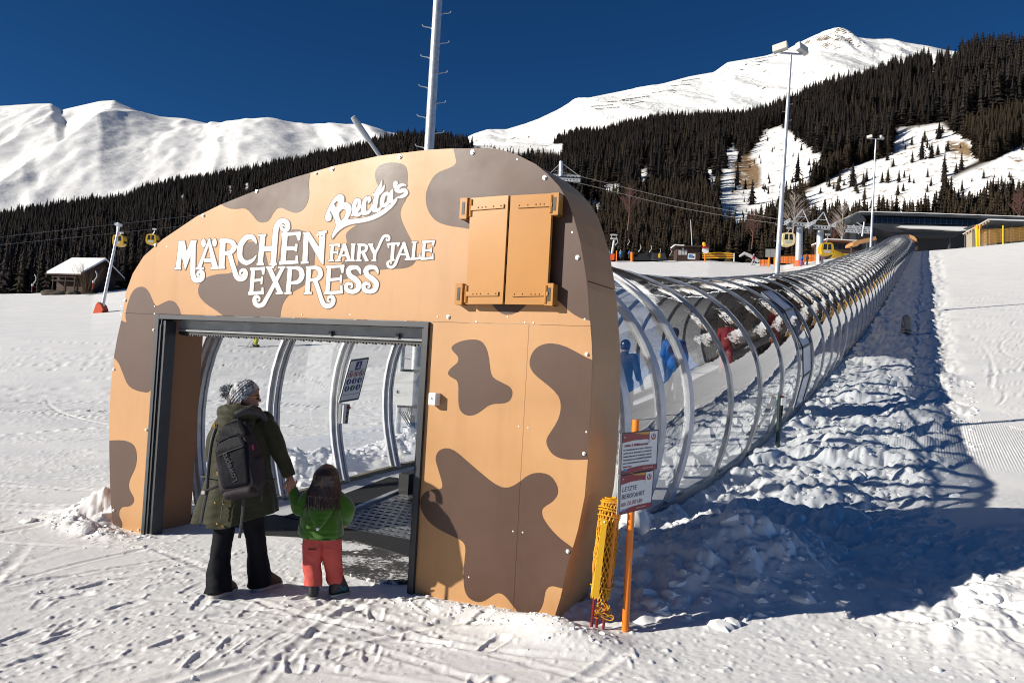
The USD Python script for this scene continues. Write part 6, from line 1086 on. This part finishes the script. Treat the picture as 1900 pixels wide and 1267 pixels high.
knit = usdkit.material(stage, LK + 'grey_knit', {'tc': ('texture_coordinate', {}), 'n': ('noise_texture', {'scale': 90.0, 'detail': 3.0, 'roughness': .7}), 'n2': ('noise_texture', {'scale': 25.0, 'detail': 2.0}), 'ad': ('math', {'math_type': 'multiply_add', 'value2': .5, 'value3': 0}), 'h': ('math', {'math_type': 'multiply', 'value2': .5}), 'r': ('rgb_ramp', {'ramp': [(.40, (.05, .055, .065)), (.50, (.24, .25, .27)), (.58, (.56, .56, .55))]}), 'b': ('bump', {'strength': .9, 'distance': .006}), 'p': ('principled_bsdf', {'roughness': .95, 'sheen_weight': .3})},
    [('tc.object', 'n.vector'), ('tc.object', 'n2.vector'), ('n.fac', 'h.value1'), ('n2.fac', 'ad.value1'), ('h.value', 'ad.value3'), ('ad.value', 'r.fac'), ('r.color', 'p.base_color'), ('n.fac', 'b.height'), ('b.normal', 'p.normal')], surface='p.BSDF')
wp = on_ground(438, 1106)
woman = thing('person', 'person in olive parka and grey bobble hat walking into the portal, hand in hand', 'person', wp, 0, scale=1.012)
dz = lambda x, y: gz(wp[0] + x, wp[1] + y) - wp[2]
hc_ = A3(-.022, 0, 1.535); fd = A3(.95, .31, -.03); fd /= np.linalg.norm(fd); fs = A3(-fd[1], fd[0], 0); fu = A3(0, 0, 1)
H = lambda f, s_, u: hc_ + fd * f + fs * s_ + fu * u
wr_ = A3(.342, .045, .930)
bd = [((A3(-.05, 0, 1.38), .062), (H(-.03, 0, -.07), .056)), ((H(-.015, 0, .035), .088), (H(-.03, 0, .02), .088)), ((H(.0, 0, .0), .082), (H(.045, 0, -.078), .034)), ((H(.03, 0, .03), .066), (H(.048, 0, -.05), .046)),
      ((H(.078, 0, .025), .012), (H(.104, 0, -.012), .0095)), ((H(.08, 0, -.012), .012), (H(.104, 0, -.014), .009)), ((H(.088, -.014, -.044), .008), (H(.088, .014, -.044), .008)), ((H(.083, -.012, -.056), .0075), (H(.083, .012, -.056), .0075)), ((H(.076, 0, -.083), .014), (H(.062, 0, -.088), .02)), ((H(.07, -.035, .036), .012), (H(.07, .035, .036), .012)),
      ((H(-.012, -.084, -.005), .014), (H(-.02, -.086, -.03), .010)), ((H(-.012, .084, -.005), .014), (H(-.02, .086, -.03), .010)),
      ((A3(-.05, 0, 1.25), .13), (A3(-.05, 0, 1.38), .062)), ((A3(-.05, 0, 1.25), .13), (A3(-.04, 0, .95), .14)), ((A3(-.05, 0, 1.30), .10), (A3(-.21, 0, 1.31), .055)), ((A3(-.05, 0, 1.30), .10), (A3(.115, 0, 1.33), .055)),
      ((A3(.115, 0, 1.33), .055), (A3(.26, .03, 1.11), .042)), ((A3(.26, .03, 1.11), .042), (wr_, .027)), ((A3(-.21, 0, 1.31), .055), (A3(-.285, .06, 1.07), .042)), ((A3(-.285, .06, 1.07), .042), (A3(-.26, .24, .96), .028)),
      ((A3(-.04, 0, .93), .13), (A3(-.11, 0, .86), .10)), ((A3(-.04, 0, .93), .13), (A3(.05, 0, .86), .10)), ((A3(-.11, 0, .86), .09), (A3(-.138, .03, .47), .058)), ((A3(-.138, .03, .47), .058), (A3(-.135, -.02, .09), .042)), ((A3(.05, 0, .86), .09), (A3(.085, .12, .47), .058)), ((A3(.085, .12, .47), .058), (A3(.12, .20, .10), .042))]
bd += hand_chain(wr_, A3(.24, .04, -.97), A3(-.75, -.65, 0), 1.0, .5) + hand_chain(A3(-.26, .24, .96), A3(.1, .9, -.3), A3(1, 0, .2), 1.0, .5)
bm = chainm(bd, .007, 6); part(woman, 'body', bm, skin2, smooth=True)
for s_ in (-1, 1): part(woman, 'eyebrow', tube([H(.079, s_ * .018, .047), H(.078, s_ * .036, .052)], .003, 5), drk)
part(woman, 'lips', cat([tube([H(.0935, -.016, -.050), H(.097, 0, -.0495), H(.0935, .016, -.050)], .0045, 6)]), mat('lips', (.35, .10, .09), .4))
sg = part(woman, 'sunglasses', cat([tube([H(.082, -.07, .018), H(.098, -.03, .020), H(.100, .03, .020), H(.082, .07, .018)], .003, 5), tube([H(.082, -.072, .018), H(-.005, -.094, .012)], .0028, 5), tube([H(.082, .072, .018), H(-.005, .094, .012)], .0028, 5)]), brass)
for s_ in (-1, 1): part(sg, 'lens', mov(rot(ball(0, 0, 0, 1, 2, (.006, .026, .022)), (0, 0, 1), math.degrees(math.atan2(fd[1], fd[0])) + 14 * s_), *H(.092, s_ * .034, .012)), mat('dark_lens', (.008, .008, .01), .08) if s_ < 0 else LK + 'dark_lens')
hairw = mat('hair_brown', (.035, .018, .012), .55)
part(woman, 'hair', cat([tube([H(-.02, s_ * .088, .03), H(-.03, s_ * .095, -.03), H(-.05, s_ * .085, -.09)], [.02, .018, .008], 8) for s_ in (-1, 1)] + [tube([H(-.08, 0, .0), H(-.09, 0, -.06), H(-.08, 0, -.11)], [.06, .055, .03], 10)]), hairw)
# knitted hat: rings round a tilted axis, chunky rows
hx = A3(-.76, -.05, .65); hx /= np.linalg.norm(hx); h1 = np.cross(hx, A3(0, 1, 0)); h1 /= np.linalg.norm(h1); h2 = np.cross(hx, h1); hb0 = A3(.002, .0, 1.528)
nr, na_ = 70, 96; tt = np.linspace(0, 1, nr); prof_r = np.interp(tt, [0, .12, .3, .55, .75, .9, 1], [.104, .112, .115, .112, .092, .05, .004]); ah = np.linspace(0, 2 * np.pi, na_, endpoint=False); V = []
for i, t_ in enumerate(tt):
    row = t_ * 8.5; rr6 = prof_r[i] * (1 + (.055 * abs(math.sin(math.pi * row)) - .02 + .022 * np.cos(22 * ah + math.pi * (int(row) % 2)) if t_ > .2 else .03 * np.abs(np.cos(17 * ah))))
    V.append(hb0 + hx * (t_ * .165) + rr6[:, None] * (np.cos(ah)[:, None] * h1 + 1.0 * np.sin(ah)[:, None] * h2) if t_ > .2 else hb0 + hx * (t_ * .165) + rr6[:, None] * (np.cos(ah)[:, None] * h1 + np.sin(ah)[:, None] * h2))
hat = part(woman, 'bobble_hat', grid_mesh(np.array(V).reshape(-1, 3), nr, na_, close_v=True, flip=True), knit, smooth=True)
rp_ = np.random.default_rng(9); pc = A3(-.165, -.01, 1.575); ms = []
for i in range(420):
    d_ = rp_.normal(size=3); d_ /= np.linalg.norm(d_); ms.append(tube([pc + d_ * .02, pc + d_ * .045, pc + d_ * .062 * rp_.uniform(.85, 1.12) + rp_.normal(size=3) * .006], [.005, .0045, .0015], 4))
part(hat, 'bobble', cat(ms), knit)
# parka
hem = lambda x, y: .07 * np.clip(x / .3, -1, 1) - .035 * np.exp(-((x + .06) / .12) ** 2) * (y < 0) + .03 * (x < -.2)
part(woman, 'parka', loft([(.605, -.045, .0, .312, .215), (.70, -.042, .0, .298, .205), (.85, -.036, .0, .262, .188), (1.0, -.035, .0, .228, .17), (1.12, -.042, .0, .222, .165), (1.23, -.048, .0, .226, .162), (1.32, -.05, .0, .198, .148), (1.385, -.053, .0, .15, .125), (1.43, -.055, .0, .105, .10)], 120, 140, .062, 5, 3, .011, 2.2, hem), olive, smooth=True)
part(woman, 'sleeve', sleeve([(-.165, 0, 1.335), (-.225, .02, 1.22), (-.268, .06, 1.07), (-.255, .16, .99), (-.250, .22, .965)], [.075, .076, .066, .058, .052], 50, 30, .010, 4, 1.0, 11), olive, smooth=True)
part(woman, 'sleeve', sleeve([(.09, 0, 1.35), (.165, .01, 1.285), (.225, .02, 1.18), (.268, .035, 1.09), (.312, .04, 1.0), (.338, .045, .94)], [.088, .082, .070, .060, .053, .046], 56, 30, .011, 5, 1.0, 11), olive, smooth=True)
part(woman, 'hood', cat([sleeve([(.085, .02, 1.405), (.06, -.08, 1.425), (-.04, -.13, 1.43), (-.15, -.08, 1.42), (-.175, .02, 1.40)], [.035, .055, .062, .055, .035], 44, 24, .022, 7), loft([(1.20, -.06, -.155, .03, .02), (1.25, -.06, -.15, .10, .045), (1.33, -.055, -.13, .145, .06), (1.40, -.05, -.09, .145, .07), (1.445, -.05, -.06, .11, .06)], 40, 50, .08, 5, 5, .02)]), olive, smooth=True)
part(woman, 'collar_flap', sleeve([(.10, .0, 1.40), (.15, -.03, 1.41), (.195, -.03, 1.395), (.205, -.03, 1.38)], [.03, .032, .018, .004], 16, 14, .008, 6), olive, smooth=True)
part(woman, 'waist_seam', tube([(-.036 + .283 * math.cos(a), -.004 + .207 * math.sin(a), .925 + .006 * math.sin(5 * a)) for a in np.linspace(math.pi * 1.02, math.pi * 1.98, 30)], .006, 6), olive_in)
part(woman, 'tail_seam', tube([(-.075, -.232, .64), (-.075, -.225, .72), (-.07, -.22, .79)], .005, 5), olive_in)
for x, z in ((-.125, .755), (-.06, .75), (-.055, .585), (-.10, .60)): part(woman, 'brass_stud', ball(x, -.235, z, .009, 1), brass)
part(woman, 'shoulder_buckle', bx(-.205, -.185, -.18, -.165, 1.31, 1.34), brass)
# trousers and boots
zl, zr = dz(-.135, -.03), dz(.125, .21)
def leg(P, R, seed): return sleeve(P, R, 80, 36, .013, seed, 1.0, 9)
part(woman, 'trousers', cat([leg([(-.10, .0, .92), (-.115, .0, .76), (-.135, .02, .50), (-.150, .015, .32), (-.140, -.01, .15), (-.128, -.03, .03 + zl)], [.118, .108, .078, .076, .090, .108], 11), leg([(.03, .0, .92), (.05, .02, .76), (.078, .09, .50), (.095, .145, .32), (.108, .18, .16), (.118, .20, .05 + zr)], [.118, .106, .077, .075, .086, .100], 12)]), navy, smooth=True)
for (x, y, z, yaw) in ((-.128, -.03, zl, -18), (.122, .21, zr, -34)):
    bt = rot(tm(mf.Manifold.batch_hull([mf.Manifold.sphere(r_, 14).translate(p_) for p_, r_ in (((0, -.035, .055), .044), ((0, .03, .055), .046), ((0, .13, .045), .042), ((0, .17, .038), .034), ((0, -.015, .13), .040), ((0, .02, .13), .042))])), (0, 0, 1), yaw); b_ = part(woman, 'boot', mov(bt, x, y, z), brown_b, smooth=50)
    so_ = extz(unary_union([el(0, -.035, .046, .05), el(0, .13, .05, .085), sbox(-.045, -.05, .045, .13)]), 0, .03); part(b_, 'sole', mov(rot(so_, (0, 0, 1), yaw), x, y, z), sole)
# backpack
pkb = mat('pack_black', (.006, .007, .012), .6, spec=.12, var=.2, vscale=12, bump=.25, bscale=150); pkg = mat('pack_grey', (.045, .037, .042), .6, spec=.12, var=.15, vscale=12, bump=.25, bscale=150); pkt = mat('pack_text', (.022, .03, .038), .5); web = mat('webbing', (.035, .035, .04), .7); pink_t = mat('pink_tag', (.65, .03, .12), .5)
bp = thing('backpack', 'black and grey backpack hanging askew on the back of the olive parka', 'backpack', wp, 0, scale=1.012)
BT = trimesh.transformations.rotation_matrix(math.radians(-15), (0, 1, 0)); BT = trimesh.transformations.rotation_matrix(math.radians(-9), (0, 0, 1)) @ BT; BT = trimesh.transformations.translation_matrix((.035, -.285, 1.085)) @ trimesh.transformations.rotation_matrix(math.radians(-4), (1, 0, 0)) @ BT
def B(m): m = m.copy(); m.apply_transform(np.array(BT)); return m
def puff(m, amp, seed): 
    m = m.subdivide().subdivide(); v = m.vertices; n_ = meshkit.fbm(v * 11, 3, seed) - .5; m.vertices = v + np.stack([n_ * amp * .5, n_ * amp, n_ * amp * .3], 1); return m
hullp = lambda pts: tm(mf.Manifold.batch_hull([mf.Manifold.sphere(r_, 16).translate(p_) for p_, r_ in pts]).refine_to_length(.03))
part(bp, 'main_body', B(puff(hullp([((-.10, .03, -.235), .04), ((.10, .03, -.235), .04), ((-.125, .04, .05), .045), ((.125, .04, .05), .045), ((-.07, .05, .235), .045), ((.07, .05, .235), .045), ((-.11, -.03, -.19), .045), ((.11, -.03, -.19), .045), ((-.10, -.02, .12), .04), ((.10, -.02, .12), .04)]), .012, 2)), pkg, smooth=50)
part(bp, 'front_panel', B(puff(hullp([((-.085, -.052, -.17), .034), ((.085, -.052, -.17), .034), ((-.095, -.045, .09), .036), ((.095, -.045, .09), .036), ((-.06, -.02, .17), .03), ((.06, -.02, .17), .03)]), .008, 3)), pkb, smooth=50)
part(bp, 'top_lid', B(puff(hullp([((-.09, .0, .17), .045), ((.09, .0, .17), .045), ((-.05, .04, .25), .04), ((.05, .04, .25), .04), ((-.08, .05, .15), .05), ((.08, .05, .15), .05)]), .016, 4)), pkb, smooth=50)
for s_ in (-1, 1): part(bp, 'side_pocket', B(puff(hullp([((s_ * .125, .02, -.20), .035), ((s_ * .14, .01, -.03), .04), ((s_ * .135, .05, -.18), .04), ((s_ * .14, .05, -.02), .04)]), .01, 5 + s_)), pkg, smooth=50)
part(bp, 'bottom_trim', B(puff(hullp([((-.09, -.045, -.235), .036), ((.09, -.045, -.235), .036), ((-.09, .04, -.25), .036), ((.09, .04, -.25), .036)]), .008, 8)), pkg, smooth=50)
part(bp, 'zip', B(tube([(-.125, -.055, -.10), (-.128, -.057, .06), (-.10, -.06, .15), (-.03, -.062, .185), (.06, -.06, .19), (.11, -.052, .15)], .0045, 6)), pkg); part(bp, 'zip', B(tube([(-.10, -.082, .055), (0, -.086, .075), (.10, -.082, .085)], .004, 6)), web)
tx = meshkit.text_mesh('Lowepro', .040, .002, True); tx = rot(tx, (0, 0, 1), 104); c_ = tx.bounds.mean(0); tx.apply_translation((-c_[0], -c_[1], 0)); v = tx.vertices.copy(); tx.vertices = np.stack([v[:, 0] - .015, -.0885 - v[:, 2], v[:, 1] - .045], 1); tx.invert(); part(bp, 'lettering', B(tx), pkt)
part(bp, 'haul_loop', B(tube([(-.03, .07, .26), (-.025, .065, .30), (.02, .065, .305), (.03, .07, .26)], .008, 6)), web)
part(bp, 'pink_tag', B(bx(.13, .155, -.03, -.02, .05, .085)), pink_t); part(bp, 'orange_tag', B(bx(-.165, -.15, -.02, -.01, -.08, -.05)), brass)
def strap(P, w): 
    C = smoothpath(P, 26); m = tube(C, w, 8, flat=.18); return m
S2 = lambda px, py, y=-.24: A3((px - 438 - .0555 * (1106 - py)) * wp[1] / F, y, (1106 - py + .0555 * (px - 438)) * wp[1] / F)
part(bp, 'shoulder_strap', tube(smoothpath([S2(415, 800, -.2), S2(412, 830, -.26), S2(409, 870, -.27), S2(406, 905, -.26)], 20), .014, 8), web); part(bp, 'loose_strap', tube(smoothpath([S2(408, 905, -.27), S2(404, 930, -.285), S2(400, 960, -.30)], 14), .012, 6), web)
part(bp, 'waist_strap', tube(smoothpath([S2(404, 905, -.28), S2(425, 898, -.30), S2(442, 888, -.28)], 14), .010, 6), pkg); part(bp, 'loose_strap', tube(smoothpath([S2(473, 900, -.30), S2(474, 925, -.31), S2(471, 960, -.31), S2(467, 985, -.305)], 20), .012, 6), web); part(bp, 'loose_strap', tube(smoothpath([S2(502, 880, -.26), S2(503, 905, -.27), S2(502, 925, -.27)], 12), .009, 6), web)
part(bp, 'shoulder_strap', tube(smoothpath([S2(455, 775, -.26), S2(472, 768, -.22), S2(485, 772, -.15), S2(492, 785, -.05)], 18), .026, 10), web); part(bp, 'buckle', bx(*(S2(403, 908, -.3)[0] + np.array([-.012, .012])), -.305, -.275, S2(403, 908)[2] - .01, S2(403, 908)[2] + .012), zinc)

# child
cp = on_ground(595, 1110); kc = cp[1] / F
child = thing('person', 'small child with long dark hair in green fleece and coral red trousers, hand raised', 'person', cp, 0)
C_ = lambda px, py, y=0.0: A3((px - 595 - .0555 * (1110 - py)) * kc, y, (1110 - py + .0555 * (px - 595)) * kc)
hd = C_(604, 884, .02); cw = C_(541, 906, .02)
whand = wp + A3(.37, .05, .865) - cp
el_ = C_(556, 946, -.01); shL, shR = C_(573, 921), C_(630, 927); elR, wrR = C_(643, 951, .0), C_(636, 973, .05)
cb_ = [((hd, .085), (hd + A3(0, .03, -.01), .082)), ((hd + A3(0, .05, -.03), .05), (hd + A3(0, .06, -.065), .03)), ((hd + A3(0, .095, -.015), .010), (hd + A3(0, .112, -.03), .009)), ((hd + A3(-.02, .088, -.052), .009), (hd + A3(.02, .088, -.052), .009)), ((hd + A3(0, -.0, -.08), .04), (A3(-.02, 0, .80), .045)), ((hd + A3(-.085, .01, -.01), .012), (hd + A3(-.085, .0, -.03), .01)), ((hd + A3(.085, .01, -.01), .012), (hd + A3(.085, .0, -.03), .01)),
       ((A3(-.02, 0, .74), .08), (A3(-.02, 0, .56), .09)), ((A3(-.02, 0, .76), .06), (shL, .04)), ((A3(-.02, 0, .76), .06), (shR, .04)), ((shL, .04), (el_, .03)), ((el_, .03), (cw, .021)), ((shR, .04), (elR, .03)), ((elR, .03), (wrR, .021)), ((A3(-.02, 0, .52), .085), (A3(-.075, 0, .46), .065)), ((A3(-.02, 0, .52), .085), (A3(.05, 0, .46), .065)), ((A3(-.075, 0, .46), .06), (A3(-.072, .01, .26), .042)), ((A3(-.072, .01, .26), .042), (A3(-.066, .0, .08), .032)), ((A3(.05, 0, .46), .06), (A3(.062, .05, .26), .042)), ((A3(.062, .05, .26), .042), (A3(.075, .09, .09), .032))]
cb_ += hand_chain(cw, whand - cw + A3(0, 0, .02), A3(.3, -.5, .4), .72, .35) + hand_chain(wrR, A3(-.15, .5, -.6), A3(-1, 0, 0), .72, .5)
part(child, 'body', chainm(cb_, .007, 5), skin2, smooth=True)
hairc = usdkit.material(stage, LK + 'child_hair', {'tc': ('texture_coordinate', {}), 'mp': ('mapping', {'scale': (160, 160, 5)}), 'n': ('noise_texture', {'scale': 1.0, 'detail': 4.0}), 'r': ('rgb_ramp', {'ramp': [(.35, (.010, .005, .004)), (.7, (.075, .036, .025))]}), 'b': ('bump', {'strength': .7, 'distance': .004}), 'p': ('principled_bsdf', {'roughness': .42, 'specular_ior_level': .6})}, [('tc.object', 'mp.vector'), ('mp.vector', 'n.vector'), ('n.fac', 'r.fac'), ('r.color', 'p.base_color'), ('n.fac', 'b.height'), ('b.normal', 'p.normal')], surface='p.BSDF')
hr = loft([(.765, hd[0] + .0, -.055, .108, .062), (.82, hd[0] + .005, -.04, .122, .085), (.88, hd[0] + .004, -.01, .114, .098), (.93, hd[0], .0, .103, .108), (.975, hd[0], .0, .098, .106), (1.01, hd[0], .005, .082, .09), (1.035, hd[0], .008, .052, .06), (1.043, hd[0], .01, .012, .012)], 70, 120, .05, 9, 8, .016)
hp_ = part(child, 'hair', hr, hairc, smooth=True); rh = np.random.default_rng(2); ms = []
for i in range(260):
    a = rh.uniform(math.pi * .92, math.pi * 2.08); c, s_ = math.cos(a), math.sin(a); L = rh.uniform(-.02, .085) if s_ < -.3 else rh.uniform(.0, .045); ms.append(tube([(hd[0] + .09 * c, .09 * s_, .99), (hd[0] + .112 * c, .104 * s_, .90), (hd[0] + .128 * c + rh.normal() * .006, -.03 + .095 * s_, .82), (hd[0] + .118 * c + rh.normal() * .012, -.055 + .08 * s_ + rh.normal() * .008, .765 - L * .4), (hd[0] + .112 * c + rh.normal() * .018, -.06 + .075 * s_, .745 - L)], [.003, .0042, .0045, .0035, .0008], 5))
part(hp_, 'strands', cat(ms), hairc, kind='stuff')
green = mat('fleece_green', (.055, .165, .010), .9, spec=.12, var=.14, vscale=14, bump=.35, bscale=220, sheen=.5); green_d = mat('fleece_seam', (.03, .09, .01), .9)
part(child, 'fleece_jacket', loft([(.485, -.032, .0, .165, .125), (.53, -.032, .0, .178, .135), (.60, -.03, .0, .172, .13), (.68, -.024, .0, .155, .115), (.74, -.02, .0, .138, .10), (.785, -.018, .0, .098, .08), (.82, -.018, .0, .062, .06)], 90, 110, .04, 5, 21, .014, 2.2), green, smooth=True)
part(child, 'sleeve', sleeve([shL + A3(.03, 0, .005), (shL + el_) / 2 + A3(-.01, 0, -.006), el_, (el_ + cw) / 2 + A3(-.006, 0, 0), cw + (el_ - cw) * .06], [.062, .060, .056, .048, .036], 50, 28, .010, 31, 1.0, 14), green, smooth=True); part(child, 'sleeve', sleeve([shR - A3(.03, 0, 0), (shR + elR) / 2 + A3(.008, 0, 0), elR, (elR + wrR) / 2 + A3(.006, 0, 0), wrR + (elR - wrR) * .02], [.062, .062, .058, .05, .04], 50, 28, .010, 32, 1.0, 14), green, smooth=True)
part(child, 'hood', loft([(.565, -.02, -.135, .012, .010), (.60, -.02, -.132, .035, .022), (.66, -.02, -.118, .075, .032), (.72, -.02, -.095, .105, .045), (.77, -.018, -.055, .118, .062), (.80, -.018, -.035, .10, .06)], 50, 60, .05, 4, 23, .018), green, smooth=True)
part(child, 'hood_bobble', ball(*C_(597, 976, -.155), .013, 2), plainsnow); part(child, 'pocket_seam', tube([C_(569, 950, -.125), C_(563, 958, -.125), C_(562, 970, -.125), C_(568, 981, -.13)], .004, 5), green_d); part(child, 'hem_band', tube([(-.032 + .166 * math.cos(a), .124 * math.sin(a), .492) for a in np.linspace(0, 6.283, 60)], .010, 8), green_d)
coral = mat('coral_trousers', (.66, .115, .095), .6, spec=.12, var=.08, vscale=10, bump=.2, bscale=120)
l1, l2 = C_(581, 1086), C_(616, 1078, .09); part(child, 'trousers', cat([sleeve([(-.072, .0, .54), (-.078, .0, .44), (-.088, .01, .28), (l1[0] - .004, .005, .16), (l1[0], 0, l1[2])], [.088, .088, .072, .066, .070], 64, 32, .011, 41, 1.0, 12), sleeve([(.035, .0, .54), (.046, .01, .44), (.066, .045, .28), (l2[0], .07, .18), (l2[0], .09, l2[2])], [.088, .088, .072, .066, .068], 64, 32, .011, 42, 1.0, 12)]), coral, smooth=True)
part(child, 'back_pocket', cat([bx(-.105, -.035, -.098, -.086, .40, .405), bx(.015, .085, -.098, -.086, .405, .41)]), mat('coral_seam', (.30, .03, .025), .7)); part(child, 'cuff_seam', tube([(l2[0] + .069 * math.cos(a), .09 + .069 * math.sin(a), l2[2] + .015) for a in np.linspace(0, 6.283, 30)], .005, 5), LK + 'coral_seam')
bblue = mat('boot_blue', (.03, .22, .42), .45)
for (x, y, yaw) in ((l1[0] + .004, .0, 4), (l2[0] + .022, .085, -42)):
    z = gz(cp[0] + x, cp[1] + y) - cp[2]; bt = rot(tm(mf.Manifold.batch_hull([mf.Manifold.sphere(r_, 14).translate(p_) for p_, r_ in (((0, -.035, .05), .036), ((0, .03, .05), .038), ((0, .09, .036), .030), ((0, -.015, .13), .042), ((0, .02, .13), .042))])), (0, 0, 1), yaw); b_ = part(child, 'boot', mov(bt, x, y, z), mat('child_boot', (.012, .014, .02), .55) if not stage.GetPrimAtPath(LK + 'child_boot') else LK + 'child_boot', smooth=50)
    part(b_, 'sole', mov(rot(extz(unary_union([el(0, -.03, .038, .045), el(0, .075, .035, .06), sbox(-.034, -.03, .034, .08)]), 0, .022), (0, 0, 1), yaw), x, y, z), sole)
    for q in (((.036, -.02, .05), (.038, .05, .06)), ((.037, .0, .09), (.036, .06, .045)), ((.03, .03, .10), (.036, .075, .05))): part(b_, 'blue_stripe', mov(rot(tube([A3(*q[0]) + [0, 0, .0], A3(*q[1])], .005, 5), (0, 0, 1), yaw), x, y, z), bblue)
